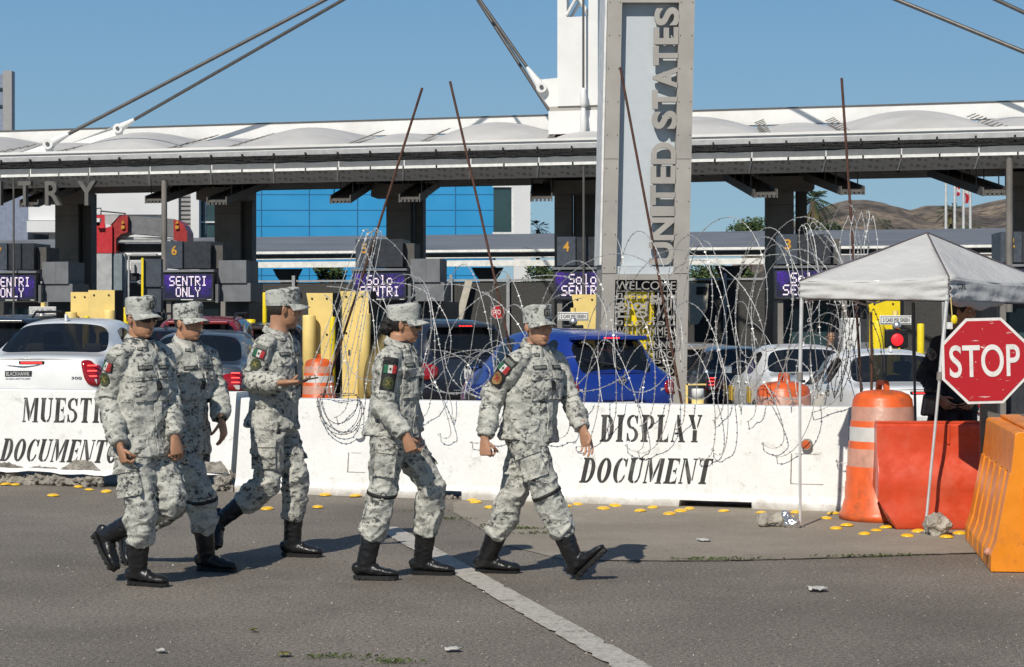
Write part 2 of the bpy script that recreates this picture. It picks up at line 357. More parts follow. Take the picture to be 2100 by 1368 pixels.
pm("sign_white", (.74, .74, .72), .5, var=.08, vs=20, bmp=0, dirt=(.42, .41, .39), dv=.6); pm("sign_back", (.35, .35, .36), .5, .6)
# cars
def paint(name, col, rough=.32, metal=0.0):
    m, nt, b = _mat(name); vec = coords(nt); n1 = noise(nt, 3, 5, vec); d = tuple(c*.86+.01 for c in col); r1 = ramp(nt, n1.outputs[0], [(.35, col), (.75, d)])
    nt.links.new(r1.outputs[0], b.inputs["Base Color"]); b.inputs["Metallic"].default_value = metal; b.inputs["Roughness"].default_value = rough
    b.inputs["Coat Weight"].default_value = .6; b.inputs["Coat Roughness"].default_value = .06
paint("paint_white", (.86, .86, .85)); paint("paint_blue", (.010, .042, .30), .28, .25); paint("paint_navy", (.012, .016, .03)); paint("paint_red", (.25, .012, .016))
paint("paint_gray", (.10, .115, .14), .3, .5); paint("paint_slate", (.03, .042, .07), .3, .4); paint("paint_brown", (.035, .022, .016)); paint("paint_black", (.012, .012, .014)); paint("paint_tan", (.30, .26, .21))
def mk_glass():
    m, nt, b = _mat("car_glass"); b.inputs["Base Color"].default_value = (.008, .010, .013, 1); b.inputs["Roughness"].default_value = .04; b.inputs["IOR"].default_value = 1.5
    b.inputs["Alpha"].default_value = .80
mk_glass()
pm("tyre", (.02, .02, .02), .85, bmp=.3); pm("rim", (.45, .45, .46), .3, .8, bmp=0); pm("chrome", (.75, .75, .76), .12, 1, bmp=0, var=.03); pm("seat_tan", (.32, .27, .20), .8); pm("trim_black", (.015, .015, .016), .5, bmp=0)
pm("yellow_taxi", (.62, .42, .05), .4, bmp=0); pm("plate", (.66, .66, .64), .5, bmp=0)
m, nt_, b = _mat("lamp_red"); b.inputs["Base Color"].default_value = (.30, .004, .006, 1); b.inputs["Roughness"].default_value = .12; b.inputs["Coat Weight"].default_value = 1
em("brake_light", (1, .03, .03), 2.2); em("brake_hot", (1, .08, .07), 2.6); pm("lamp_clear", (.62, .60, .57), .15, .2, bmp=0)
# port of entry
pm("roof_white", (.74, .73, .71), .55, var=.06, vs=1.2, bmp=.1, dirt=(.5, .48, .45), dv=.5); pm("membrane", (.52, .505, .485), .65, var=.10, vs=.9, bmp=.1, dirt=(.55, .53, .5), dv=.45)
pm("beam_gray", (.42, .42, .42), .5, .2, bmp=.05); pm("cable_black", (.010, .010, .011), .6, bmp=.8, bs=14, bd=.05); pm("panel_gray", (.15, .155, .16), .45, .2, var=.1)
pm("strip_white", (.76, .755, .72), .5, bmp=0)
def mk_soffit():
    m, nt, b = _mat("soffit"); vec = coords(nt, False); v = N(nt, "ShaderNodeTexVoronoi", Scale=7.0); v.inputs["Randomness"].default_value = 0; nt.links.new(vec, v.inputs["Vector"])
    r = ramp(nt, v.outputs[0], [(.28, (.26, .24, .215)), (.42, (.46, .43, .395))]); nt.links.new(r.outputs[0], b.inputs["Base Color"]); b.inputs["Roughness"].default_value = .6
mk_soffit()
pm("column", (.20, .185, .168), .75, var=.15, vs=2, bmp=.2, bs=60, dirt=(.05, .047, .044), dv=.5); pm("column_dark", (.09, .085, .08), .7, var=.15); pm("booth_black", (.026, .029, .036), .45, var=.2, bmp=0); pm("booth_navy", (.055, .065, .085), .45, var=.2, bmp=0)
pm("booth_gray", (.16, .166, .18), .55, var=.15, vs=3, bmp=.1); pm("number_gold", (.55, .28, .03), .5, bmp=0); pm("louver", (.10, .093, .085), .6, var=.3)
pm("cream_yellow", (.84, .63, .22), .5, var=.08, vs=3, bmp=.1, dirt=(.55, .40, .16), dv=.5); pm("vivid_yellow", (.82, .62, .01), .45, var=.06, bmp=0); pm("bolt", (.04, .035, .03), .5, .5)
pm("letter_metal", (.15, .14, .128), .5, .2, var=.12)
def mk_led():
    m, nt, b = _mat("led_face"); vec = coords(nt, False); n1 = noise(nt, 3.5, 4, vec, .7); n2 = noise(nt, 60, 1, vec); r1 = ramp(nt, n1.outputs[0], [(.35, (.003, .006, .03)), (.5, (.025, .012, .16)), (.66, (.10, .015, .5))])
    r2 = ramp(nt, n2.outputs[0], [(.4, .15), (.65, 1.5)]); c = mixc(nt, 1, r1.outputs[0], r2.outputs[0], 'MULTIPLY'); nt.links.new(c, b.inputs["Emission Color"]); b.inputs["Emission Strength"].default_value = 1.0; b.inputs["Base Color"].default_value = (.01, .01, .015, 1); b.inputs["Roughness"].default_value = .4
mk_led(); em("led_white", (1.0, .86, .95), 1.05); em("signal_red", (1, .02, .03), 1.3)
pm("mast_white", (.74, .735, .72), .5, var=.05, vs=1, bmp=.05, dirt=(.6, .58, .55), dv=.4); pm("stay_steel", (.13, .125, .12), .5, .6, bmp=0)
pm("taupe", (.40, .372, .335), .5, .25, var=.09, vs=2, bmp=.08, dirt=(.30, .28, .25), dv=.5); pm("panel_light", (.50, .54, .57), .4, var=.03, bmp=0); pm("void_dark", (.012, .013, .016), .8, bmp=0)
pm("serrated", (.70, .70, .69), .5)
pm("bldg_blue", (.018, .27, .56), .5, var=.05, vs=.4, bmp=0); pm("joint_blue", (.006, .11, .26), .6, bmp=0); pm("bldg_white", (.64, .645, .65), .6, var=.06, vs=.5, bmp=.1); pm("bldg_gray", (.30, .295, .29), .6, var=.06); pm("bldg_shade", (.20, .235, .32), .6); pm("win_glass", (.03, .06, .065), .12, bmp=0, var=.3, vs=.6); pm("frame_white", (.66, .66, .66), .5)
def mk_metalroof():
    m, nt, b = _mat("metal_roof"); vec = coords(nt, False, (.25, .25, 9)); n1 = noise(nt, 1.5, 5, vec, .6); r1 = ramp(nt, n1.outputs[0], [(.3, (.15, .15, .155)), (.7, (.25, .25, .255))]); nt.links.new(r1.outputs[0], b.inputs["Base Color"]); b.inputs["Roughness"].default_value = .5; b.inputs["Metallic"].default_value = .2
mk_metalroof()
pm("fence_dark", (.055, .054, .051), .9, var=.5, vs=40, bmp=.5, bs=30, bd=.02); pm("fence_post", (.40, .41, .42), .5, .4)
pm("scan_red", (.52, .03, .04), .4, var=.08); pm("scan_dark_red", (.34, .03, .03), .45); pm("scan_gray", (.17, .175, .19), .5); pm("scan_silver", (.42, .43, .44), .5, .1); pm("scan_blue", (.20, .25, .28), .5)
def mk_hill():
    m, nt, b = _mat("hill"); vec = coords(nt, False); n1 = noise(nt, .018, 9, vec, .7); n2 = noise(nt, .14, 6, vec, .75)
    r1 = ramp(nt, n1.outputs[0], [(.38, (.06, .05, .042)), (.5, (.125, .10, .08)), (.62, (.26, .195, .14))]); r2 = ramp(nt, n2.outputs[0], [(.38, .35), (.56, 1.15)])
    c = mixc(nt, 1, r1.outputs[0], r2.outputs[0], 'MULTIPLY'); nt.links.new(c, b.inputs["Base Color"]); b.inputs["Roughness"].default_value = 1
mk_hill()
pm("leaf", (.055, .085, .022), .6, var=.6, vs=2.2, bmp=0); pm("leaf_dry", (.10, .085, .035), .8, var=.4, vs=3, bmp=0); pm("palm_leaf", (.045, .068, .026), .5, var=.5, vs=2, bmp=0); pm("bark", (.10, .075, .055), .95, var=.3, vs=8, bmp=.8, bs=20, bd=.03); pm("grass", (.07, .095, .025), .8, var=.5, vs=30, bmp=0)
pm("pole_white", (.62, .62, .61), .45, .2, bmp=0); pm("flag_stripe", (.5, .03, .05), .8, bmp=0); pm("flag_blue", (.02, .03, .14), .8, bmp=0); pm("paper", (.50, .49, .46), .8); pm("leaf_litter", (.17, .15, .05), .8)
pm("foil", (.6, .6, .6), .25, .8, bmp=1, bs=20, bd=.02)
pm("wall_gray", (.16, .155, .15), .8, var=.1, vs=3); pm("cabinet_cream", (.50, .46, .38), .6)
# ------------------------------------------------------------------ ground
def grid_ground(name, xs, ys, mat, dz=0):
    mb = MB(); nx, ny = len(xs), len(ys)
    mb.add([(x, y, gz(x, y)+dz) for y in ys for x in xs], [(j*nx+i, j*nx+i+1, (j+1)*nx+i+1, (j+1)*nx+i) for j in range(ny-1) for i in range(nx-1)], 0, True)
    return tag(mb.build(name, mat), kind="structure")
grid_ground("ground", [-1500, -300, -80, -40, -24, -16, -8, 0, 8, 16, 24, 40, 80, 300, 1500], [-60, 0, 19.5, 20.5, 21.5, 22.5, 23.5, 24.5, 25.5, 30, 38, 46, 60, 90, 200, 600, 2500], "asphalt")
def flat_sheet(name, pts, mat, z, kind="structure"):
    mb = MB(); mb.add([(p.x, p.y, z) for p in pts], [tuple(range(len(pts)))]); return tag(mb.build(name, mat), kind=kind)
rng = random.Random(4)
# worn white lane line running from the barrier towards the camera
ln = []; rn = []
for i in range(121):
    t = i/120; c = G(792, 1083).lerp(V((1.02, 7.4, 0)), t); wd = .085+.006*rng.random()-(.022*rng.random() if rng.random() < .2 else 0); wd2 = .085+.006*rng.random()-(.022*rng.random() if rng.random() < .12 else 0)
    ln.append(V((c.x-wd, c.y-.02, 0))); rn.append(V((c.x+wd2, c.y+.02, 0)))
mb = MB(); mb.add([(p.x, p.y, .009) for p in ln+rn], [(i, 121+i, 122+i, i+1) for i in range(120)])
tag(mb.build("lane_line", "line_paint"), kind="structure")
# paler patch of pavement with a ragged joint, along the barrier
ed = [(930, 1052), (985, 1085), (1040, 1122), (1160, 1150), (1330, 1152), (1500, 1149), (1700, 1145), (1900, 1139), (2100, 1131), (2400, 1125)]
near = [G(a, b+rng.uniform(-2, 2)) for a, b in ed]; far = [G(2500, 1010), G(1750, 1036), G(1200, 1022), G(1010, 1018), G(930, 1030)]
flat_sheet("pavement", near+far, "apron", .004)
mb = MB(); jp = [p+V((rng.uniform(-.02, .02), rng.uniform(-.01, .01), .008)) for a in [near[3:]] for p in bez([tuple(q) for q in a], 8) for p in [V(p)]]
for i in range(len(jp)-1):
    wd = rng.uniform(.004, .012); a, b = jp[i], jp[i+1]; mb.add([a+V((0, -wd, 0)), b+V((0, -wd, 0)), b+V((0, wd, 0)), a+V((0, wd, 0))], [(0, 1, 2, 3)])
tag(mb.build("pavement_joint", "void_dark"), kind="structure")
# tufts growing in the joint: nobody could count the blades
mb = MB()
for (px, py, n, sp) in [(1430, 1149, 60, .10), (1480, 1149, 25, .06), (1770, 1143, 70, .12), (1850, 1141, 30, .08), (1540, 1148, 24, .1), (1065, 1086, 90, .14), (1100, 1096, 40, .08), (925, 1066, 40, .08), (805, 1360, 50, .06), (700, 1350, 60, .12), (1010, 1080, 20, .1), (860, 1050, 30, .15)]:
    c = G(px, py)
    for _ in range(n):
        p = c+V((rng.gauss(0, sp), rng.gauss(0, .02), .005)); h = rng.uniform(.008, .028); a = rng.uniform(0, 6.28); d = V((math.cos(a), math.sin(a), 0)); b = d.cross(V((0, 0, 1)))*.003
        mb.add([p-b, p+b, p+d*h*.7+V((0, 0, h*.7)), p+d*h*1.5+V((0, 0, h*.6))], [(0, 1, 2), (1, 3, 2)])
tag(mb.build("grass", "grass"), "thin grass tufts growing along the pavement joint", "grass", kind="stuff")
BA0 = V((-5.0, 19.47, 0)); BN0 = V((-.335, -.942, 0))
# loose grit over the whole road, nobody could count it
mb = MB(); rg_ = np.random.default_rng(5)
for k in range(5200):
    Y = 9.0+rg_.random()**1.3*8.5; X = (rg_.random()-.5)*.55*Y; p = V((X, Y, .002)); 
    if (p-BA0).dot(BN0) < .3: continue
    s = .002+.006*rg_.random()**3; a = rg_.random()*6.28; c_, s_ = math.cos(a)*s, math.sin(a)*s
    mb.add([p+V((c_, s_, 0)), p+V((-s_, c_*.7, 0)), p+V((-c_, -s_, 0)), p+V((s_*.8, -c_, 0)), p+V((0, 0, s*.9))], [(0, 1, 4), (1, 2, 4), (2, 3, 4), (3, 0, 4)], int(rg_.random() > .55)+int(rg_.random() > .985))
tag(mb.build("gravel", ["asphalt", "rock", "sign_white"]), "loose grit scattered over the road", "gravel", kind="stuff")
# ------------------------------------------------------------------ hills
def hill(name, ridge, Y, base, depth=500, seed=0):
    mb = MB(); nx = len(ridge); ny = 22; vs = []
    pts = bez([(a, b) for a, b in ridge], 10); nx = len(pts); rr = random.Random(seed)
    P3 = []
    for j in range(ny):
        t = j/(ny-1)
        for (px, py) in pts:
            X, _, Z = P(px, py, Y); yy = Y-depth*(1-t); f = math.sin(t*math.pi/2)**1.15
            P3.append((X*(1-.15*(1-t)), yy, base+(Z-base)*f))
    a = np.array(P3); nz = (vnoise(a*np.array([.012, .012, .012]), 3)-.5)*26+(vnoise(a*.04, 5)-.5)*9+(vnoise(a*.11, 6)-.5)*3; t = np.repeat(np.linspace(0, 1, ny), nx); a[:, 2] += nz*np.sin(t*np.pi)*.9
    a[:, 2] += (vnoise(a*.03, 9)-.5)*4*t
    mb.add(a.tolist(), [(j*nx+i, j*nx+i+1, (j+1)*nx+i+1, (j+1)*nx+i) for j in range(ny-1) for i in range(nx-1)], 0, True)
    return tag(mb.build(name, "hill"), kind="structure")
hill("hills", [(1380, 600), (1480, 560), (1560, 500), (1650, 445), (1720, 424), (1780, 426), (1832, 438), (1870, 432), (1900, 424), (1940, 423), (1975, 425), (2010, 418), (2070, 407), (2120, 398), (2250, 380), (2400, 400), (2700, 430), (3100, 405), (3600, 470), (4200, 560), (4500, 640)], 1500, -2, seed=1)
# ------------------------------------------------------------------ white concrete barriers
BA = V((-5.0, 19.47, 0)); BB = V((2.87, 16.70, 0)); BU = (BB-BA).normalized(); BN = V((BU.y, -BU.x, 0))     # BN points to the camera
if BN.y > 0: BN = -BN
def bpt(s, d, z): return BA+BU*s+BN*d+V((0, 0, z))        # s along, d towards the camera from the centre line
PROF = [(.255, 0), (.25, .06), (.225, .12), (.125, .85)]
def face(s, z, lift=.003):   # point on the front slope
    t = (z-.12)/.73; n = (BN*.73+V((0, 0, .10))).normalized(); return bpt(s, .225-.10*t, z)+n*lift
def s_at(px):                # where the image column meets the front face
    k = (px-CX)/F; o = bpt(0, .18, 0); return (k*o.y-o.x)/(BU.x-k*BU.y)
def z_at(px, py):
    s = s_at(px); p = bpt(s, .18, 0); return HC+(HY-py)*p.y/F
def barrier(name, s0, s1, z0, notches, label, rough_ends=(0, 0), broken=()):
    """jersey profile swept along the wall, feet notched, ends ragged"""
    mb = MB(); st = [s0]; x = s0
    cuts = sorted([c for n in notches for c in n[:2]])
    x = s0
    while x < s1: x += .12; st.append(min(x, s1))
    st = sorted(set([round(v, 4) for v in st]+[v+e for v in cuts for e in (-.004, .004)])); rr = random.Random(7)
    prof = [(-d, z) for d, z in reversed(PROF)]+[]; ring = []
    for s in st:
        zb = 0
        for a, b, h in notches:
            if a <= s <= b: zb = h
        for a, b, h in broken:
            if a <= s <= b: zb = max(zb, h*(.6+.8*vnoise(np.array([[s*5, 0, 0]]), 2)[0]))
        pr = [(d, z0+max(z, zb)) for d, z in PROF]
        if zb > 0: pr[0] = (.235 if zb < .1 else .22, z0+zb)
        front = [bpt(s, d, z) for d, z in pr]; back = [bpt(s, -d, z) for d, z in reversed(pr)]
        e0 = smooth(s0+.25, s0, s)*rough_ends[0] if s < s0+.25 else 0; e1 = smooth(s1-.3, s1, s)*rough_ends[1] if s > s1-.3 else 0
        rg = front+[bpt(s, .11, z0+.862), bpt(s, -.11, z0+.862)]+back
        if e0+e1 > 0:
            rg = [p+V((0, 0, -.0))-BN*(.06*(e0+e1)*(.3+vnoise(np.array([[p.x*7, p.y*7, p.z*9]]), 1)[0])) for p in rg]
        ring.append(rg)
    n = len(ring[0]); vs = [p for r in ring for p in r]
    fs = [(i*n+k, i*n+(k+1) % n, (i+1)*n+(k+1) % n, (i+1)*n+k) for i in range(len(ring)-1) for k in range(n)]
    fs += [tuple(reversed(range(n))), tuple((len(ring)-1)*n+k for k in range(n))]
    mb.add(vs, fs)
    return tag(mb.build(name, "white_barrier", origin=bpt((s0+s1)/2, 0, 0)), label, "barrier", "white concrete barriers across the road")
SJ = s_at(480)
bar_r = barrier("concrete_barrier", SJ+.03, s_at(1738), 0, [(s_at(868), s_at(952), .075), (s_at(1397), s_at(1545), .055)], "white concrete barrier stencilled DISPLAY DOCUMENT under the razor wire", (.5, .2))
bar_l = barrier("concrete_barrier", SJ-6.0, SJ-.03, .05, [], "white concrete barrier stencilled MUESTRE DOCUMENTO with a broken bottom edge", (0, 1), broken=[(SJ-6.0, s_at(250), .075), (s_at(400), SJ, .10)])
# stencil lettering, hand drawn slab capitals (unit box, y up)
def rect(a, b, c, d): return [(a, b), (c, b), (c, d), (a, d)]
def arc(cx, cy, rx, ry, tx, ty, a0, a1, n=10):
    o = [(cx+rx*math.cos(R(a0+(a1-a0)*i/n)), cy+ry*math.sin(R(a0+(a1-a0)*i/n))) for i in range(n+1)]
    return o+[(cx+(rx-tx)*math.cos(R(a0+(a1-a0)*i/n)), cy+(ry-ty)*math.sin(R(a0+(a1-a0)*i/n))) for i in range(n, -1, -1)]
def para(x0, y0, x1, y1, w): return [(x0, y0), (x0+w, y0), (x1+w, y1), (x1, y1)]
def stem(x, w=.22, a=0, b=1, s=.07): return [[(x-s, a), (x+w+s, a), (x+w+s, a+.05), (x+w, a+.09), (x+w, b-.09), (x+w+s, b-.05), (x+w+s, b), (x-s, b), (x-s, b-.05), (x, b-.09), (x, a+.09), (x-s, a+.05)]]
GL = {
 'D': (.66, stem(.07)+[arc(.33, .5, .33, .5, .2, .09, -88, 88, 14)]),
 'I': (.36, stem(.07)), 'P': (.62, stem(.07)+[arc(.34, .735, .28, .265, .17, .075, -88, 88, 12)]),
 'L': (.58, stem(.07)+[[(.36, 0), (.58, 0), (.58, .32), (.52, .14), (.36, .07)]]),
 'T': (.62, stem(.2)+[[(0, 1), (.15, 1), (.15, .93), (.07, .9), (0, .7)], [(.47, 1), (.62, 1), (.62, .7), (.55, .9), (.47, .93)]]),
 'E': (.6, stem(.07)+[[(.36, 0), (.6, 0), (.6, .3), (.53, .12), (.36, .07)], [(.36, 1), (.6, 1), (.6, .72), (.53, .89), (.36, .93)], rect(.36, .46, .5, .55), rect(.47, .38, .52, .63)]),
 'O': (.66, [arc(.35, .5, .35, .51, .21, .09, 96, 264, 16), arc(.31, .5, .35, .51, .21, .09, -84, 84, 16)]),
 'C': (.6, [arc(.35, .5, .35, .51, .21, .08, 96, 264, 16), [(.37, 1.0), (.52, .93), (.55, .98), (.6, .98), (.6, .66), (.54, .66), (.48, .86), (.37, .93)], [(.37, 0), (.5, .06), (.6, .22), (.6, .34), (.54, .32), (.47, .14), (.37, .08)]]),
 'U': (.68, [[(0, 1), (.3, 1), (.3, .95), (.26, .92), (.26, .28), (.3, .12), (.36, .09), (.36, 0), (.2, .03), (.06, .14), (.05, .3), (.05, .92), (0, .95)], [(.42, 1), (.68, 1), (.68, .95), (.62, .92), (.62, .26), (.54, .06), (.41, 0), (.41, .08), (.5, .15), (.54, .3), (.54, .92), (.42, .95)]]),
 'N': (.7, [rect(.05, .06, .12, .94), rect(0, 0, .2, .06), [(0, 1), (.2, 1), (.58, .2), (.58, 0), (.46, 0), (.15, .72), (.15, .94), (0, .94)], rect(.6, .14, .66, .94), rect(.5, .95, .72, 1)]),
 'M': (.86, [rect(.05, .06, .12, .92), rect(0, 0, .2, .06), [(0, 1), (.2, 1), (.40, .42), (.40, .06), (.34, .06), (.14, .7), (.14, .94), (0, .94)], [(.43, .42), (.6, 1), (.63, 1), (.63, .72), (.43, .1)], rect(.65, .06, .84, 1), rect(.58, 0, .9, .05)]),
 'A': (.66, [[(.25, 1), (.36, 1), (.36, .96), (.62, .06), (.68, .05), (.68, 0), (.36, 0), (.36, .05), (.42, .06), (.25, .72)], [(.22, .84), (.22, .66), (.1, .06), (.17, .05), (.17, 0), (0, 0), (0, .05), (.05, .06)], rect(.17, .28, .33, .35)]),
 'Y': (.66, [rect(.24, .06, .44, .44), rect(.18, 0, .5, .05), [(0, 1), (.28, 1), (.28, .95), (.24, .94), (.4, .47), (.24, .47), (.04, .94), (0, .95)], [(.44, 1), (.66, 1), (.66, .95), (.62, .94), (.46, .5), (.43, .6), (.53, .94), (.44, .95)]]),
 'R': (.68, stem(.07)+[arc(.34, .74, .28, .26, .17, .075, -80, 88, 12), [(.35, .5), (.47, .48), (.62, .08), (.7, .05), (.7, 0), (.46, 0), (.35, .42)]]),
 'S': (.58, [arc(.3, .735, .3, .265, .17, .08, 80, 250, 12), arc(.28, .265, .3, .265, .17, .08, -100, 70, 12), [(.36, 1), (.46, .95), (.54, 1), (.54, .68), (.48, .68), (.42, .86), (.36, .92)], [(.2, 0), (.1, .05), (.03, 0), (.03, .33), (.09, .33), (.14, .14), (.2, .08)], [(.2, .56), (.36, .56), (.40, .47), (.24, .47)]])}
def stencil(parent, word, px0, px1, py0, py1, shear=0.0, drop=0.0, lift=.0025):
    mb = MB(); s0, s1 = s_at(px0), s_at(px1); gap = .13
    tot = sum(GL[c][0] for c in word)+gap*(len(word)-1); zb, zt = z_at(px0, py1), z_at(px0, py0); k = (s1-s0-shear*(zt-zb))/tot; x = 0
    for i, c in enumerate(word):
        wd, polys = GL[c]; zo = drop*i/len(word)
        for p in polys:
            a = [face(s0+(x+u)*k+shear*v*(zt-zb), zb+zo+v*(zt-zb), lift) for u, v in p]
            mb.add(a, [tuple(range(len(a)))])
        x += wd+gap
    mb.build("stencil_lettering", "stencil_ink", parent)
stencil(bar_r, "DISPLAY", 1229, 1438, 851, 906, .02, 0.015); stencil(bar_r, "DOCUMENT", 1190, 1464, 938, 989, .18, 0.02)
stencil(bar_l, "MUESTRE", 44, 240, 816, 866, 0, .01, .0095); stencil(bar_l, "DOCUMENTO", 3, 250, 899, 945, .2, .01, .0095)
# drain pipe stub, lifting pockets and the chipped concrete along the foot
mb = MB(); c = face(s_at(1655), z_at(1655, 911), 0)
mb.tube([c-BN*.05, c+BN*.055], .046, 16, 0); mb.tube([c+BN*.0552, c+BN*.058], .036, 16, 1)
mb.build("drain_pipe", ["concrete", "drum_orange"], bar_r)
c = face(s_at(738), z_at(738, 888), 0); mb = MB(); mb.tube([c-BN*.05, c+BN*.05], .05, 14, 0); mb.build("drain_pipe", "white_barrier", bar_r)
for (a, b, c, d) in [(715, 752, 928, 968), (1622, 1690, 930, 992)]:
    mb = MB(); s0, s1, z1, z0 = s_at(a), s_at(b), z_at(a, c), z_at(a, d)
    for (u0, u1, w0, w1) in [(s0, s0+.010, z0, z1), (s0+.010, s1, z0, z0+.005), (s0+.030, s1-.05, z1-.004, z1)]:
        mb.add([face(u0, w0, .002), face(u1, w0, .002), face(u1, w1, .002), face(u0, w1, .002)], [(0, 1, 2, 3)])
    mb.build("lifting_pocket", "concrete", bar_r)
for (a, b, zb, zt) in ((128, 212, .10, .215), (-20, 62, .10, .16), (62, 128, .10, .135), (404, 474, .12, .26)):
    rr = random.Random(int(a)); n = 26; lo, hi = [], []
    for i in range(n+1):
        s = s_at(a)+(s_at(b)-s_at(a))*i/n; e = min(1, 4*i/n, 4*(1-i/n)); lo.append(face(s, zb+.05, .011)); hi.append(face(s, zb+.05+(zt-zb)*e*(.45+.55*vnoise(np.array([[s*9, a, 0]]), 3)[0])+.012*rr.random(), .011))
    mb = MB(); mb.add(lo+hi, [(i, i+1, n+2+i, n+1+i) for i in range(n)]); mb.build("exposed_concrete", "concrete", bar_l)
def rubble(parent, spans, seed):
    mb = MB(); rr = random.Random(seed)
    for (a, b, zt, n) in spans:
        for i in range(n):
            s = rr.uniform(s_at(a), s_at(b)); h = rr.uniform(.015, .042); p = bpt(s, rr.uniform(.17, .225), rr.uniform(.0, zt))
            M = Matrix.Rotation(rr.uniform(0, 6), 3, V((rr.random(), rr.random(), rr.random())).normalized()); mb.ell(p, (h, h*.7, h*.5), M, 0, 7, 5, False)
    me = remesh(mb, .012, 1, .3); a = vco(me); n = vno(me); a = a+n*((vnoise(a*40, 4)-.5)*.03)[:, None]+n*((vnoise(a*110, 5)-.5)*.015)[:, None]; setco(me, a-np.array(ORG[parent.name]))
    return link(me, "broken_concrete", "concrete", parent, ORG[parent.name])
rubble(bar_l, [(0, 215, .10, 230), (-60, 0, .09, 50), (400, 474, .12, 70), (446, 478, .20, 26)], 3)
rubble(bar_r, [(486, 760, .008, 30), (868, 952, .02, 12)], 5)
# ------------------------------------------------------------------ yellow traffic buttons
BTN = [(27, 990), (51, 990), (109, 1015), (175, 995), (218, 1007), (183, 1003), (543, 1013), (540, 1028), (512, 1033), (548, 1042), (652, 1039), (677, 1012), (739, 1014), (976, 1029), (1006, 1040), (980, 1021), (1162, 1037), (1185, 1033), (1238, 1042), (1262, 1036), (1313, 1047), (1339, 1040), (1373, 1053), (1396, 1047), (1414, 1042), (1484, 1047), (1561, 1050), (1616, 1059), (1633, 1050), (1695, 1062), (1709, 1052), (1715, 1083), (1737, 1077), (1773, 1094), (1797, 1087), (1817, 1081), (1861, 1098), (1883, 1089), (1941, 1101), (1968, 1093)]
mb = MB(); mb.lathe([(.052, 0), (.052, .005), (.047, .012), (.034, .019), (.016, .023), (0, .024)], n=20); bt0 = None
blab = "round yellow traffic button among the scatter along the foot of the white barriers"
for i, (px, py) in enumerate(BTN):
    g = G(px, py+3); z = .004
    if bt0 is None:
        bt0 = mb.build("traffic_button", "yellow_button", origin=(0, 0, 0)); o = bt0
    else: o = bt0.copy(); COL.objects.link(o)
    # keep them in front of the wall foot
    d = (g-BA).dot(BN)
    if d < .32: g = g+BN*(.32-d)
    o.location = (g.x, g.y, z); o.rotation_euler = (rng.uniform(-.06, .06), rng.uniform(-.06, .06), rng.uniform(0, 6)); sc = rng.uniform(.85, 1.1); o.scale = (sc, sc, sc*rng.uniform(.8, 1.1)); ORG[o.name] = V(o.location)
    tag(o, blab, "traffic button", "yellow traffic buttons along the barriers")
# ------------------------------------------------------------------ litter
def scrap(name, px, py, w, d, mat, label, cat, seed, lift=.012):
    rr = random.Random(seed); c = G(px, py); mb = MB(); n = 6; vs = []
    for j in range(n):
        for i in range(n): vs.append((c.x+(i/(n-1)-.5)*w*(1-.5*abs(j/(n-1)-.5))+rr.uniform(-.008, .008), c.y+(j/(n-1)-.5)*d*(1-.4*abs(i/(n-1)-.5))+rr.uniform(-.012, .012), .012+rr.random()*lift))
    mb.add(vs, [(j*n+i, j*n+i+1, (j+1)*n+i+1, (j+1)*n+i) for j in range(n-1) for i in range(n-1)], 0, True)
    o = mb.build(name, mat, origin=(c.x, c.y, 0)); md = o.modifiers.new("t", 'SOLIDIFY'); md.thickness = .002
    tag(o, label, cat)
scrap("paper_scrap", 1443, 1111, .10, .12, "paper", "small white paper scrap on the paler pavement right of the walkers", "litter", 1)
scrap("plastic_wrapper", 1675, 1213, .12, .13, "paper", "crumpled pale wrapper on the asphalt below the tent", "litter", 2, .022)
scrap("paper_scrap", 928, 1337, .085, .08, "paper", "thin white paper sliver near the bottom of the lane line", "litter", 3)
scrap("dry_leaf", 583, 1347, .07, .06, "leaf_litter", "dark curled dry leaf on the asphalt in front of the walkers", "leaf", 4)
scrap("dry_leaf", 520, 1297, .035, .03, "leaf_litter", "tiny yellowish leaf on the asphalt below the three men", "leaf", 5)
scrap("paper_scrap", 330, 1340, .05, .05, "paper", "pale grey scrap at the lower left of the road", "litter", 6)
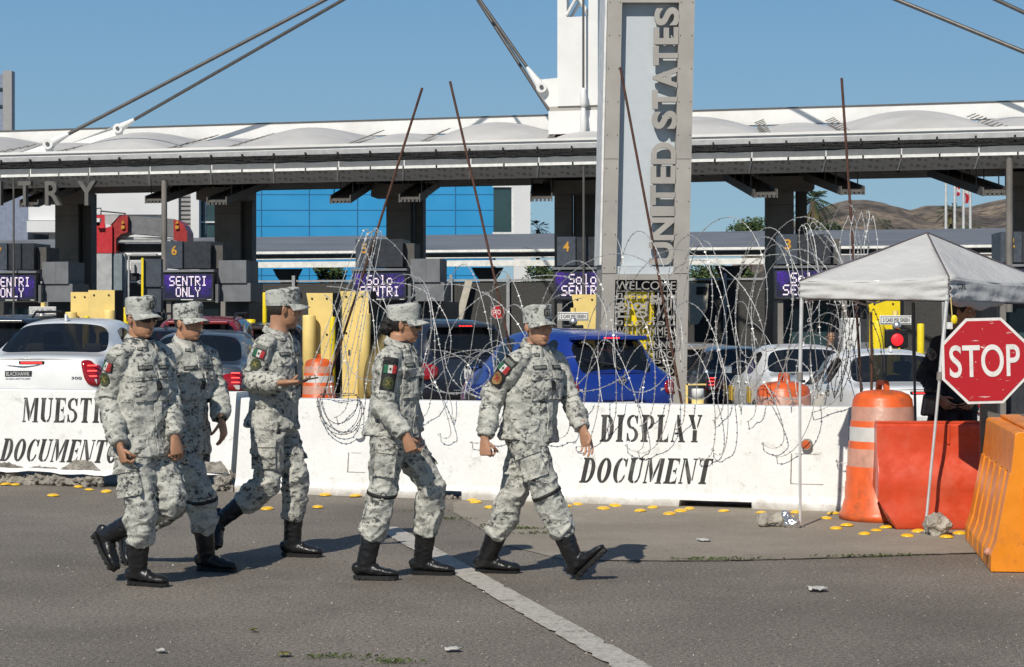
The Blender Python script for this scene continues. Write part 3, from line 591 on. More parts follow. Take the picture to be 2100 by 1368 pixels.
# ------------------------------------------------------------------ people
def dirv(a): return V((math.cos(R(a)), math.sin(R(a)), 0))
def crs(secs, m=4):
    """smooth interpolation of loft sections"""
    arr = bez([(*c, a, b) for c, a, b in secs], m); return [(V(q[:3]), max(q[3], .003), max(q[4], .003)) for q in arr]
def finger(mb, base, d, bend, ln, r, curl, n=7):
    """three phalanges that curl towards 'bend'"""
    p = base; pts = [p]; ang = 0; axis = d.cross(bend).normalized()
    for k, (l, c) in enumerate(zip((ln*.45, ln*.31, ln*.24), curl)):
        ang += c; dd = Matrix.Rotation(ang, 3, axis)@d; pts.append(pts[-1]+dd*l*.5); pts.append(pts[-1]+dd*l*.5)
    mb.tube(pts, [r*1.02, r, r*1.03, r*.95, r*.97, r*.9, r*.78], n)
    mb.ell(pts[-1], (r*.8,)*3, None, 0, 8, 6)
def hand(mb, wrist, d, palm, thumbside, curl=(.35, .45, .3), sc=1.0, thumb=(.5, .25), spread=.05):
    """d: towards the fingers, palm: direction the palm faces, thumbside: towards the thumb"""
    d = d.normalized(); palm = (palm-d*palm.dot(d)).normalized(); ts = d.cross(palm); ts = ts if ts.dot(thumbside) > 0 else -ts
    s = sc
    mb.loft([(wrist-d*.06*s, .028*s, .021*s), (wrist, .029*s, .020*s), (wrist+d*.03*s, .036*s, .019*s), (wrist+d*.07*s, .043*s, .0165*s), (wrist+d*.098*s, .042*s, .013*s), (wrist+d*.104*s, .036*s, .008*s)], ts, 16)
    for i, (off, ln, r) in enumerate([(.0345, .074, .0088), (.0118, .083, .0092), (-.0112, .077, .0088), (-.0335, .060, .0078)]):
        b = wrist+d*(.095-.006*abs(i-1.2))*s+ts*off*s; dd = (d+ts*(1.5-i)*spread).normalized()
        finger(mb, b, dd, palm, ln*s*1.06, r*s*.92, [c*(1+.16*i) for c in curl])
    b = wrist+d*.028*s+ts*.03*s+palm*.006*s; dd = (d*.72+ts*.62+palm*.35).normalized()
    finger(mb, b, dd, (palm*.6-ts*.6).normalized(), .085*s, .0105*s, (thumb[0]*.4, thumb[0], thumb[1]))
HEADM = {}
def head_mesh(female=False):
    mb = MB(); E = mb.ell
    E((-.014, 0, .032), (.096, .076, .088)); f = .94 if female else 1.0
    secs = [(.075, .0, .080, .062), (.045, .008, .086, .067), (.015, .010, .087, .0685), (-.015, .012, .084, .0665), (-.04, .015, .080*f, .061*f), (-.065, .019, .075*f, .0575*f), (-.088, .024, .067*f, .049*f), (-.104, .027, .053*f, .036*f), (-.114, .028, .034, .021)]
    mb.loft([(V((x, 0, z)), ry, rx) for z, x, rx, ry in secs], V((0, 1, 0)), 28)
    mb.loft([(V((.086, 0, .028)), .007, .008), (V((.098, 0, .004)), .0095, .012), (V((.106, 0, -.016)), .0125, .013), (V((.104, 0, -.027)), .014, .010), (V((.096, 0, -.034)), .009, .006)], V((0, 1, 0)), 12)
    for s in (-1, 1):
        E((.097, s*.0125, -.025), (.011, .0082, .0085)); E((.084, s*.031, .030), (.012, .027, .0075)); E((.062, s*.041, -.016), (.024, .021, .020))
        M = Matrix.Rotation(s*-.35, 3, 'Z')@Matrix.Rotation(.18, 3, 'Y')
        E((-.006, s*.077, .000), (.019, .0065, .031), M); E((.0, s*.074, -.004), (.011, .010, .020), M); E((-.012, s*.083, .008), (.010, .006, .021), M)
    E((.0925, 0, -.0585), (.0095, .022, .0055)); E((.0915, 0, -.0685), (.0095, .018, .0062)); E((.070, 0, -.096), (.013, .020, .012))
    mb.loft(crs([(V((-.03, 0, .0)), .056, .058), (V((-.028, 0, -.06)), .054*f, .058*f), (V((-.032, 0, -.11)), .055*f, .060*f), (V((-.04, 0, -.17)), .07*f, .07*f), (V((-.045, 0, -.21)), .09, .075)], 3), V((0, 1, 0)), 20)
    me = remesh(mb, .0034, 6, .5); a = vco(me).astype(float)
    for s in (-1, 1):
        d = a-np.array([.082, s*.031, .009]); g = np.exp(-(d[:, 0]**2/.0009+d[:, 1]**2/.00030+d[:, 2]**2/.00012)); a[:, 0] -= .0105*g
        d = a-np.array([.095, s*.0115, -.0335]); g = np.exp(-((d**2).sum(1))/.00002); a[:, 2] += .003*g
    d = a-np.array([.104, 0, -.0635]); g = np.exp(-(d[:, 0]**2/.0004+d[:, 2]**2/.0000035))*(np.abs(a[:, 1]) < .024); a[:, 0] -= .004*g
    d = a-np.array([.100, 0, -.042]); g = np.exp(-(d[:, 0]**2/.0003+d[:, 1]**2/.00001+d[:, 2]**2/.00006)); a[:, 0] -= .0015*g
    setco(me, a); mi = np.zeros(len(me.polygons), np.int32); c = np.empty(len(me.polygons)*3, np.float32); me.polygons.foreach_get("center", c); c = c.reshape(-1, 3)
    mi[((c[:, 1]/.0225)**2+((c[:, 2]+.0635)/.0088)**2 < 1) & (c[:, 0] > .08)] = 1
    for s in (-1, 1):
        mi[((c[:, 1]-s*.032)/.019)**2+((c[:, 2]-.030+.010*(np.abs(c[:, 1])-.03)/.02)/.0038)**2 < 1] = 2
    mi[c[:, 0] < .05] = np.where(mi[c[:, 0] < .05] == 2, 0, mi[c[:, 0] < .05])
    me.polygons.foreach_set("material_index", mi); return me
def mesh_arrays(me):
    a = vco(me); f = [tuple(p.vertices) for p in me.polygons]; m = [p.material_index for p in me.polygons]; return a, f, m
def xf(a, M): 
    Mn = np.array(M); return a@Mn[:3, :3].T+Mn[:3, 3]
class Soldier:
    pass
def decal(bvh, c, n, up, w, h, nx=5, ny=5, lift=.003, mb=None, mi=0, shape=None, th=.004):
    """a cloth patch laid on the garment below it"""
    n = n.normalized(); up = (up-n*up.dot(n)).normalized(); rt = up.cross(n); mb = mb or MB(); top = []; bot = []
    hit = bvh.ray_cast(c+n*.15, -n, .4); base = hit[0] if hit[0] else c
    for j in range(ny+1):
        for i in range(nx+1):
            u, v = i/nx-.5, j/ny-.5
            if shape == 'disc':
                r = max(abs(u), abs(v)); L = math.hypot(u, v) or 1; u, v = u/L*r, v/L*r
            q = base+rt*u*w+up*v*h; hh = bvh.ray_cast(q+n*.08, -n, .2); p = hh[0] if hh[0] and (hh[0]-q).length < .04 else q
            top.append(p+n*(lift+th)); bot.append(p+n*(lift-.006))
    k = (nx+1)*(ny+1); W1 = nx+1
    fs = [(j*W1+i, j*W1+i+1, (j+1)*W1+i+1, (j+1)*W1+i) for j in range(ny) for i in range(nx)]
    edge = [i for i in range(W1)]+[j*W1+nx for j in range(1, ny+1)]+[ny*W1+i for i in range(nx-1, -1, -1)]+[j*W1 for j in range(ny-1, 0, -1)]
    fs += [(edge[q], k+edge[q], k+edge[(q+1) % len(edge)], edge[(q+1) % len(edge)]) for q in range(len(edge))]
    mb.add(top+bot, fs, mi, False); return mb
def foot_frame(h, t, knee):
    f = (t-h).normalized(); k = (knee-h); u = (k-f*k.dot(f)).normalized(); return f, u
def boot(parent, h, t, knee, sc=1.0):
    f, u = foot_frame(h, t, knee); side = f.cross(u); L = .295*sc; h = h+u*.0
    ank = h+f*.082*sc+u*.105*sc
    mb = MB(); S = lambda x, zc, w, hh: (h+f*x*sc+u*zc*sc, w*sc, hh*sc)
    mb.loft(crs([S(-.004, .062, .016, .018), S(.008, .066, .031, .036), (S(.045, .074, .037, .044)), S(.10, .072, .040, .044), S(.15, .060, .044, .034), S(.205, .052, .047, .026), S(.25, .048, .043, .021), S(.282, .042, .030, .014), S(.292, .040, .014, .007)], 3), side, 18)
    sh = (knee-ank).normalized(); mb.loft(crs([(ank-u*.05*sc-f*.008, .044*sc, .056*sc), (ank, .047*sc, .060*sc), (ank+sh*.07*sc, .052*sc, .062*sc), (ank+sh*.15*sc, .058*sc, .066*sc), (ank+sh*.21*sc, .059*sc, .066*sc)], 3), side, 18)
    for k in range(5):     # laces stand up across the instep
        x = .155-.022*k; zz = .088+.020*k; mb.tube([h+f*(x)*sc+u*(zz+.008)*sc+side*.024*sc, h+f*(x+.008)*sc+u*(zz+.016)*sc, h+f*(x)*sc+u*(zz+.008)*sc-side*.024*sc],   .0045*sc, 6)
    me = remesh(mb, .0065, 2); a = vco(me).astype(float); n = vno(me); a += n*((vnoise(a*np.array([38, 38, 60]), 3)-.5)*.006)[:, None]; setco(me, a-np.array(ORG[parent.name]))
    b = link(me, "boot", "boot", parent, ORG[parent.name])
    mb = MB(); out = []
    for i in range(28):
        q = 2*math.pi*i/28; x = .146+.146*math.cos(q); wd = .044-.010*max(0, -math.cos(q))+.003*math.cos(2*q); y = wd*math.sin(q)*(1.0 if abs(math.cos(q)) < .5 else 1.12); out.append(h+f*x*sc+side*y*sc+u*.006)
    mb.prism(out, u*.023*sc); 
    for i in range(7):
        x = .022+.038*i
        if i in (2,): continue
        mb.prism([h+f*(x+a_)*sc+side*b_*sc for a_, b_ in ((0, -.041), (.022, -.041), (.022, .041), (0, .041))], u*.018*sc)
    mb.build("sole", "sole", b); return b, ank, sh
def person(name, label, S):
    """S: joints (3-D) and options; returns the body object that carries the clothes"""
    lod = S.get('lod', 1.0); base = V(S['base']); tf = dirv(S['tf']); rt = V((tf.y, -tf.x, 0)); J = S['J']; up = V((0, 0, 1)); bulk = S.get('bulk', 1.0)
    rp = V((dirv(S.get('pf', S['tf'])).y, -dirv(S.get('pf', S['tf'])).x, 0))
    # ---- body: one skin from crown to foot
    mb = MB(); neck, pel = J['neck'], J['pelvis']; sh0 = neck-up*.075; ch = pel.lerp(sh0, .68); wa = pel.lerp(sh0, .30)
    mb.loft(crs([(pel-up*.09, .12, .09), (pel, .16, .11), (wa, .145, .10), (ch, .17, .11), (sh0-up*.02, .16, .09), (sh0+up*.035, .10, .065), (neck, .062, .062)], 3), [rp]*99 if False else rt, 20)
    sR, sL = J['shR'], J['shL']
    for a, b, c in ((sR, J['elR'], J['wrR']), (sL, J['elL'], J['wrL'])):
        mb.loft(crs([(a, .052, .055), (a.lerp(b, .45), .046, .048), (b, .038, .040), (b.lerp(c, .35), .039, .037), (c, .026, .024)], 3), rt, 14)
    hips = (pel+rp*.09-up*.03, pel-rp*.09-up*.03); ank = {}
    for s, hp in zip('RL', hips):
        h, t, k = J['he'+s], J['to'+s], J['kn'+s]; f, u = foot_frame(h, t, k); an = h+f*.082+u*.10
        mb.loft(crs([(hp+up*.05, .085, .09), (hp.lerp(k, .4), .078, .082), (k, .054, .058), (k.lerp(an, .35), .052, .056), (an, .034, .036)], 3), rp, 14)
        mb.loft([(h+f*.03+u*.07, .02, .02), (h+f*.08+u*.075, .025, .022), (h+f*.2+u*.055, .028, .010), (h+f*.25+u*.048, .018, .008)], f.cross(u), 12)
    body = remesh(mb, .009*lod, 2)
    # head
    HM = Matrix.Translation(J['head'])@Matrix.Rotation(R(S['hf']), 4, 'Z')@Matrix.Rotation(R(S.get('hp', 0)), 4, 'Y')@Matrix.Rotation(R(S.get('hr', 0)), 4, 'X')@Matrix.Scale(S.get('hs', 1.0), 4)
    key = S.get('female', False)
    if key not in HEADM: HEADM[key] = mesh_arrays(head_mesh(key))
    ha, hf_, hm = HEADM[key]; ha = xf(ha, HM); allm = MB(); a, f, m = mesh_arrays(body); allm.add(a.tolist(), f, 0, True)
    o = len(allm.v); allm.v += [tuple(x) for x in ha.tolist()]; allm.f += [tuple(i+o for i in q) for q in hf_]; allm.m += list(hm); allm.s += [True]*len(hf_)
    # neck joining head and shoulders, then the hands
    hb = MB(); hb.loft(crs([(HM@V((-.03, 0, -.05)), .054, .056), (HM@V((-.032, 0, -.10)), .056, .06), (neck-up*.01, .064, .064), (neck-up*.06, .09, .08)], 3), rt, 18); allm.add(hb.v, hb.f, 0, True)
    for s in 'RL':
        if ('hand'+s) not in S: continue
        hd = S['hand'+s]; hb = MB(); hand(hb, J['wr'+s], hd['d'], hd['palm'], hd['thumb'], hd.get('curl', (.4, .5, .35)), hd.get('sc', 1.0), hd.get('tb', (.5, .25)), hd.get('spread', .05))
        hme = remesh(hb, .0022*max(1, lod*.8), 2, .4); a, f, m = mesh_arrays(hme); allm.add(a.tolist(), f, 0, True)
    root = allm.build(name, [S.get('skin', 'skin'), 'lips', 'brow_shadow'], origin=base); tag(root, label, "person", S.get('group'))
    bpy.data.meshes.remove(body)
    O = np.array(base)
    # eyes
    if not S.get('glasses') and lod < 1.5:
        for s in (-1, 1):
            mb = MB(); c = HM@V((.0735, s*.031, .0085)); mb.ell(c, (.0125,)*3, HM.to_3x3(), 0, 16, 12); g = HM@V((.0735+.0095, s*.031-.000, .0085)); mb.ell(g, (.0042, .0052, .0052), HM.to_3x3(), 1, 12, 8)
            mb.build("eye", ["eye_white", "eye_dark"], root)
    # ---- jacket
    jm = S.get('cloth', 'camo'); mb = MB(); hem = J['hem']
    w0 = S.get('hipw', .176)*bulk
    mb.loft(crs([(hem, w0*1.13, .180*bulk), (hem.lerp(ch, .10), w0*1.08, .168*bulk), (hem.lerp(ch, .28), w0*1.0, .150*bulk), (hem.lerp(ch, .55), w0*.97, .142*bulk), (ch, w0*1.0, .146*bulk), (ch.lerp(sh0, .6), w0*.97, .132*bulk), (sh0, w0*.84, .112), (sh0+up*.040, w0*.56, .086), (neck+up*.005, .078, .076)], 4), rt, 32)
    for s, a in (('R', sR), ('L', sL)):
        b, c = J['el'+s], J['wr'+s]; cu = c.lerp(b, .06)
        mb.loft(crs([(a.lerp(neck-up*.03, .45), .062, .066), (a, .064, .068), (a.lerp(b, .35), .062, .067), (a.lerp(b, .75), .057, .061), (b, .057, .061), (b.lerp(c, .35), .056, .058), (b.lerp(c, .75), .049, .050), (cu, .045, .045)], 4), rt, 20)
        mb.loft([(c.lerp(b, .17), .049, .049), (c.lerp(b, .16), .052, .052), (cu, .052, .050), (c.lerp(b, .055), .048, .046)], rt, 18)
    me = remesh(mb, .007*lod, 3); a = vco(me).astype(float); n = vno(me).astype(float)
    def limb_folds(a, n, joints, amp=.013):
        d = np.zeros(len(a))
        for (c, r, ax, fq) in joints:
            q = a-np.array(c); ax = np.array(ax); ax = ax/np.linalg.norm(ax); t = q@ax; lat = q-np.outer(t, ax); wgt = np.exp(-(q**2).sum(1)/(r*r))
            k1 = np.column_stack([t*fq/4.2, lat[:, 0]*5+lat[:, 2]*3, lat[:, 1]*5]); nz = vnoise(k1+vnoise(a*9, 3)[:, None]*1.1, 7); rg = (1-np.abs(2*nz-1))
            k2 = np.column_stack([t*fq/2.2, lat[:, 0]*9-lat[:, 2]*5, lat[:, 1]*9]); n2 = vnoise(k2+vnoise(a*15, 5)[:, None]*.9, 9); r2 = (1-np.abs(2*n2-1))
            d += wgt*((rg**4-.2)*amp+(r2**3-.25)*amp*.45)
        return a+n*d[:, None]
    js = []
    for s, aa in (('R', sR), ('L', sL)):
        b, c = J['el'+s], J['wr'+s]; js += [(tuple(b), .14, tuple((c-aa).normalized()), 70), (tuple(c.lerp(b, .3)), .09, tuple((c-b).normalized()), 95), (tuple(aa.lerp(b, .3)), .12, tuple(((b-aa).normalized()+rt*.7).normalized()), 55)]
    js += [(tuple(wa), .26, (0.35, 0.2, .9), 42), (tuple(ch), .24, tuple((up*.6+rt*.5+tf*.4).normalized()), 34), (tuple(hem+up*.08), .2, tuple((rt*.8+up*.35).normalized()), 40)]
    sd = S.get('seed', 1); a = limb_folds(a, n, js, .022)
    a += n*(((vnoise(a*np.array([8, 8, 5]), sd)-.5)*.014+((1-np.abs(2*vnoise(a*np.array([17, 17, 8]), sd+3)-1))**4-.2)*.007)[:, None])
    setco(me, a); bvh_j = BVHTree.FromPolygons([V(x) for x in a], [tuple(p.vertices) for p in me.polygons]); setco(me, a-O); jacket = link(me, "jacket", jm, root, base)
    # collar with two points
    if S.get('collar', True):
        mb = MB(); na, nr = 28, 5; vs = []
        lean = (HM@V((-.03, 0, -.08))-(neck-up*.02)).normalized()
        for i in range(na+1):
            q = R(20+320*i/na); d = tf*math.cos(q)+rt*math.sin(q); pt = max(0, 1-abs((i if i < na/2 else na-i)-2.2)/3.2); c = neck+lean*.004
            for j, (rr, z) in enumerate([(.084, -.025), (.074, .022), (.080, .028), (.103+.012*pt, -.012-.042*pt), (.100+.010*pt, -.020-.046*pt)]):
                tilt = -.030*math.cos(q)*(1 if j > 0 else .6); vs.append(c+d*rr+up*(z+tilt)+tf*.006)
        mb.add(vs, [(i*nr+j, (i+1)*nr+j, (i+1)*nr+j+1, i*nr+j+1) for i in range(na) for j in range(nr-1)], 0, True); cl = mb.build("collar", jm, jacket); md = cl.modifiers.new("t", 'SOLIDIFY'); md.thickness = .005
        if lod < 1.5:
            mb = MB(); mb.loft([(neck-up*.02+tf*.015, .062, .060), (neck+up*.022+tf*.012, .061, .061)], rt, 20); mb.build("undershirt", "black_cloth", root)
            for q in (42, -42):     # rank tabs stitched on the collar points
                d = tf*math.cos(R(q))+rt*math.sin(R(q)); ct = neck+d*.106+up*(-.036)-up*.02*math.cos(R(q)); tg = (up.cross(d)).normalized(); nn = (d*.8+up*.6).normalized(); u2 = nn.cross(tg); mb = MB()
                mb.prism([ct+tg*x*.017+u2*y*.014 for x, y in ((-1, -1), (1, -1), (1, 1), (-1, 1))], nn*.007); mb.prism([ct+nn*.0072+tg*x*.012+u2*y*.009 for x, y in ((-1, -1), (1, -1), (1, 1), (-1, 1))], nn*.002, 1); mb.build("rank_tab", ["strap", "tape_gray"], cl)
    # ---- trousers
    tm = S.get('trouser', jm); mb = MB(); tl = []
    top = hem+up*.10; mb.loft(crs([(top, .140, .105), (hem+up*.02, .158*bulk, .120*bulk), (pel-up*.05, .166*bulk, .128*bulk), (pel-up*.11, .165*bulk, .125*bulk), (pel-up*.15, .10, .10)], 3), rp, 28)
    for s, hp in zip('RL', hips):
        b, an, shn = boot(root, J['he'+s], J['to'+s], J['kn'+s], S.get('bs', 1.0)) if lod < 1.5 else (None, J['he'+s]+up*.1, (J['kn'+s]-J['he'+s]).normalized()); k = J['kn'+s]; cuff = an+shn*.160
        mb.loft(crs([(hp+up*.05, .102*bulk, .116*bulk), (hp.lerp(k, .3), .099*bulk, .109*bulk), (hp.lerp(k, .7), .085*bulk, .093*bulk), (k, .075, .083), (k.lerp(cuff, .35), .077, .086), (k.lerp(cuff, .75), .073, .080), (k.lerp(cuff, .94), .072, .075), (cuff, .060, .064), (cuff-shn*.012, .050, .054)], 4), rp, 22); tl.append((s, hp, k, cuff))
    me = remesh(mb, .007*lod, 3); a = vco(me).astype(float); n = vno(me).astype(float); js = []
    for s, hp, k, cuff in tl:
        ax = (cuff-hp).normalized(); js += [(tuple(k), .16, tuple((ax+tf*.35).normalized()), 62), (tuple(cuff.lerp(k, .2)), .13, tuple(ax), 75), (tuple(hp.lerp(k, .15)), .16, tuple((ax-rt*.5).normalized()), 48), (tuple(hp.lerp(k, .6)), .13, tuple((ax+rt*.6).normalized()), 50)]
    a = limb_folds(a, n, js, .024); a += n*(((vnoise(a*np.array([9, 9, 5]), sd+5)-.5)*.014+((1-np.abs(2*vnoise(a*np.array([16, 16, 9]), sd+7)-1))**4-.2)*.008)[:, None])
    setco(me, a); bvh_t = BVHTree.FromPolygons([V(x) for x in a], [tuple(p.vertices) for p in me.polygons]); setco(me, a-O); trousers = link(me, "trousers", tm, root, base)
    if S.get('plain'): 
        S['HM'] = HM; S['bvh_j'] = bvh_j; return root, jacket, trousers
    # cargo pockets, knee straps
    for s, hp, k, cuff in tl:
        sg = 1 if s == 'R' else -1; nn = (rp*sg+dirv(S.get('pf', S['tf']))*.15); ax = (hp-k).normalized(); c = hp.lerp(k, .55)+nn.normalized()*.08
        mb = decal(bvh_t, c, nn, ax, .155, .175, 6, 6, .010, th=.008); pk = mb.build("cargo_pocket", tm, trousers); mb = decal(bvh_t, c+ax*.085, nn, ax, .165, .055, 6, 2, .020, th=.006); mb.build("pocket_flap", tm, pk)
        if s in S.get('straps', ''):
            mb = MB(); q = (cuff-k).normalized(); pts = []
            for i in range(24):
                d = (rp*math.cos(2*math.pi*i/24)+q.cross(rp)*math.sin(2*math.pi*i/24)); o2 = k+q*.015+q*.02*math.cos(2*math.pi*i/24); hit = bvh_t.ray_cast(o2+d*.2, -d, .3); pts.append((hit[0] if hit[0] else o2+d*.085)+d*.0015)
            vs = [p+q*z for z in (-.011, .011) for p in pts]; mb.add(vs, [(i, (i+1) % 24, 24+(i+1) % 24, 24+i) for i in range(24)], 0, True); st = mb.build("knee_strap", "strap", trousers); md = st.modifiers.new("t", 'SOLIDIFY'); md.thickness = .004; md.offset = 1
    # chest: placket, pocket flaps, name tape, zip pull
    mb = MB(); zt = ch+up*.16; n_ = 14
    pl = MB(); prev = None; vs = []
    for i in range(n_+1):
        c = zt.lerp(hem+up*.015, i/n_); row = []
        for x in (-.024, -.020, .020, .024):
            hit = bvh_j.ray_cast(c+rt*x+tf*.4, -tf, .6); p = hit[0] if hit[0] else c+tf*.15; row.append(p+tf*(.0065 if abs(x) < .022 else -.004))
        vs += row
    pl.add(vs, [(i*4+j, i*4+j+1, (i+1)*4+j+1, (i+1)*4+j) for i in range(n_) for j in range(3)], 0, False); pl.build("front_placket", jm, jacket)
    for sg in (1, -1):
        c = ch+up*.02+rt*.085*sg+tf*.15; mb = decal(bvh_j, c-up*.065, tf+rt*.45*sg, up+rt*.08*sg, .135, .15, 6, 6, .007, th=.006); pk = mb.build("chest_pocket", jm, jacket); mb = decal(bvh_j, c+up*.012, tf+rt*.45*sg, up+rt*.10*sg, .145, .05, 6, 2, .014, th=.006); mb.build("pocket_flap", jm, pk)
        mb = decal(bvh_j, c+up*.062, tf+rt*.45*sg, up+rt*.06*sg, .092, .024, 6, 2, .006, th=.003); nt_ = mb.build("name_tape", "strap", jacket); mb = decal(bvh_j, c+up*.062, tf+rt*.45*sg, up+rt*.06*sg, .082, .015, 6, 2, .0088, th=.002); mb.build("tape_face", "tape_gray", nt_)
    c = ch-up*.03+tf*.16; mb = decal(bvh_j, c, tf, up, .022, .055, 2, 3, .008, th=.008); mb.build("rank_badge", "strap", jacket)
    # sleeve: black backing, flag, round unit patch, arc tab
    a_, b_ = sR, J['elR']; ax = (a_-b_).normalized(); nn = S.get('patchn', (rt+tf*.25)); nn = (nn-ax*nn.dot(ax)).normalized()
    cF = a_.lerp(b_, .23); cU = a_.lerp(b_, .52); cA = a_.lerp(b_, .04); w_ = .078
    if S.get('backing'):
        decal(bvh_j, a_.lerp(b_, .32), nn, ax, .092, .205, 5, 8, .004, th=.003).build("patch_backing", "strap", jacket)
    fl = decal(bvh_j, cF, nn, ax, w_+.008, .058, 6, 3, .006, th=.003).build("flag_patch", "strap", jacket)
    rt2 = ax.cross(nn)
    for k_, mt in enumerate(("flag_green", "flag_white", "flag_red")):
        decal(bvh_j, cF+rt2*(k_-1)*w_/3, nn, ax, w_/3-.0006, .050, 2, 3, .0088, th=.002).build("flag_band", mt, fl)
    decal(bvh_j, cF, nn, ax, .013, .018, 2, 2, .0110, th=.0015, shape='disc').build("flag_emblem", "olive", fl)
    um = S.get('unit', ('olive', 'gold_thread')); up_ = decal(bvh_j, cU, nn, ax, .072, .080, 8, 8, .006, th=.004, shape='disc').build("unit_patch", um[0], jacket)
    mb = MB()
    for sg in (1, -1): decal(bvh_j, cU, nn, (ax+rt2*sg*.9), .007, .044, 1, 4, .0108, mb=mb, th=.0018)
    mb.build("patch_emblem", um[1], up_)
    decal(bvh_j, cA, nn, ax, .078, .028, 6, 3, .006, th=.003).build("arc_tab", "tape_gray" if not S.get('darktab') else "strap", jacket)
    S['HM'] = HM; S['bvh_j'] = bvh_j
    # ---- cap
    mb = MB(); n = 40; secs = [(.028, .103, .086), (.05, .105, .088), (.085, .106, .0885), (.118, .108, .089), (.129, .106, .087), (.1335, .10, .081), (.138, .06, .05)]; vs = []
    def crown(q, z, rx, ry): return V((-.007+(rx+.004)*math.cos(q), ry*math.sin(q), z+.010*math.cos(q)*(z/.13)+.004*math.sin(3*q+S.get('seed', 1))*(z/.13)))
    for (z, rx, ry) in secs: vs += [HM@crown(2*math.pi*k/n, z, rx, ry) for k in range(n)]
    vs.append(HM@V((-.007, 0, .139)))
    fs = [(i*n+k, i*n+(k+1) % n, (i+1)*n+(k+1) % n, (i+1)*n+k) for i in range(len(secs)-1) for k in range(n)]+[((len(secs)-1)*n+k, (len(secs)-1)*n+(k+1) % n, len(secs)*n) for k in range(n)]
    mb.add(vs, fs, 0, True); cap = mb.build("cap", "camo_cap", root)
    sb = cap.modifiers.new("s", 'SUBSURF'); sb.levels = sb.render_levels = 1
    mb = MB(); na, nr = 22, 6; vs = []
    for i in range(na+1):
        q = R(-74+148*i/na)
        for j in range(nr+1):
            t = j/nr; e = max(0, math.cos(q*1.05))**.6*.066*t; vs.append(HM@V((-.009+.109*math.cos(q)+e, .089*math.sin(q)*(1+.05*t), .034-.017*t**1.3-.026*t*math.sin(q)**2)))
    mb.add(vs, [(i*(nr+1)+j, (i+1)*(nr+1)+j, (i+1)*(nr+1)+j+1, i*(nr+1)+j+1) for i in range(na) for j in range(nr)], 0, True); br = mb.build("brim", "camo_cap", cap); md = br.modifiers.new("t", 'SOLIDIFY'); md.thickness = .005
    mb = MB(); cf = HM@V((.1085, 0, .092)); ex, ey, ez = (HM.to_3x3()@V((1, 0, 0))).normalized(), (HM.to_3x3()@V((0, 1, 0))).normalized(), (HM.to_3x3()@V((0, 0, 1))).normalized()
    mb.prism([cf+ey*x*.019+ez*y*.021 for x, y in ((-1, -1), (1, -1), (1, 1), (-1, 1))], ex*.006)
    mb.prism([cf+ex*.0062+ey*x*.014+ez*y*.016 for x, y in ((-1, -1), (1, -1), (1, 1), (-1, 1))], ex*.002, 1); mb.prism([cf+ex*.0084+ey*x+ez*y for x, y in ((-.007, -.011), (.007, -.011), (0, .011))], ex*.002, 0); mb.build("cap_badge", ["strap", "tape_gray"], cap)
    # ---- hair
    mb = MB(); nu, nv = 40, 26; M3 = HM; keep = lambda p: True; vs = []; ok = []
    long_ = S.get('female')
    rx, ry, rz = (.104, .083, .096) if long_ else (.0985, .0785, .0905)
    for j in range(nv+1):
        th = math.pi*j/nv
        for k in range(nu):
            p = V((-.014+rx*math.sin(th)*math.cos(2*math.pi*k/nu), ry*math.sin(th)*math.sin(2*math.pi*k/nu), .030-rz*math.cos(th))); vs.append(p); ok.append(p.z > -.052 and p.x < (.030 if p.z > .015 else .012 if p.z > -.01 else -.022-(p.z*-.01)))
    for s_i in range(1):
        fs = []
        for j in range(nv):
            for k in range(nu):
                q = (j*nu+k, j*nu+(k+1) % nu, (j+1)*nu+(k+1) % nu, (j+1)*nu+k)
                if all(ok[i] for i in q): fs.append(q)
        mb.add([HM@p for p in vs], fs, 0, True)
    hr = mb.build("hair", "hair" if long_ else "stubble_hair", root)
    if long_:
        mb = MB(); mb.ell(HM@V((-.118, 0, -.012)), (.040, .046, .050), HM.to_3x3(), 0, 20, 14); mb.ell(HM@V((-.09, 0, .005)), (.05, .06, .05), HM.to_3x3(), 0, 18, 12); me = remesh(mb, .005, 2); a = vco(me).astype(float); n = vno(me); a += n*((vnoise(a*60, 3)-.5)*.03+(vnoise(a*140, 4)-.5)*.012)[:, None]; setco(me, a-O); link(me, "hair_bun", "hair", hr, base)
    # ---- glasses
    if S.get('glasses'):
        mb = MB(); gp = lambda x, y, z: HM@V((x, y, z))
        for s in (-1, 1):
            rows = []
            for j in range(5):
                z = .026-.038*j/4
                for i in range(7):
                    t = i/6; wz = 1-.25*abs(j/4-.5)*2*t; rows.append(gp(.1085-.028*t**2-.004*t-.004*(j/4-.5)**2, s*(.006+.058*t*wz), z-.006*t*(j/4)))
            mb.add(rows, [(j*7+i, j*7+i+1, (j+1)*7+i+1, (j+1)*7+i) if s > 0 else (j*7+i, (j+1)*7+i, (j+1)*7+i+1, j*7+i+1) for j in range(4) for i in range(6)], 0, True)
            mb.tube([gp(.078, s*.066, .018), gp(.04, s*.078, .014), gp(-.02, s*.085, .010), gp(-.035, s*.085, -.008)], .0028, 6, 1)
        mb.tube([gp(.1085, -.008, .018), gp(.111, 0, .020), gp(.1085, .008, .018)], .0025, 6, 1); gl = mb.build("sunglasses" if S['glasses'] == 'sun' else "eyeglasses", ["lens", "black_plastic"], root); md = gl.modifiers.new("t", 'SOLIDIFY'); md.thickness = .0015
    return root, jacket, trousers
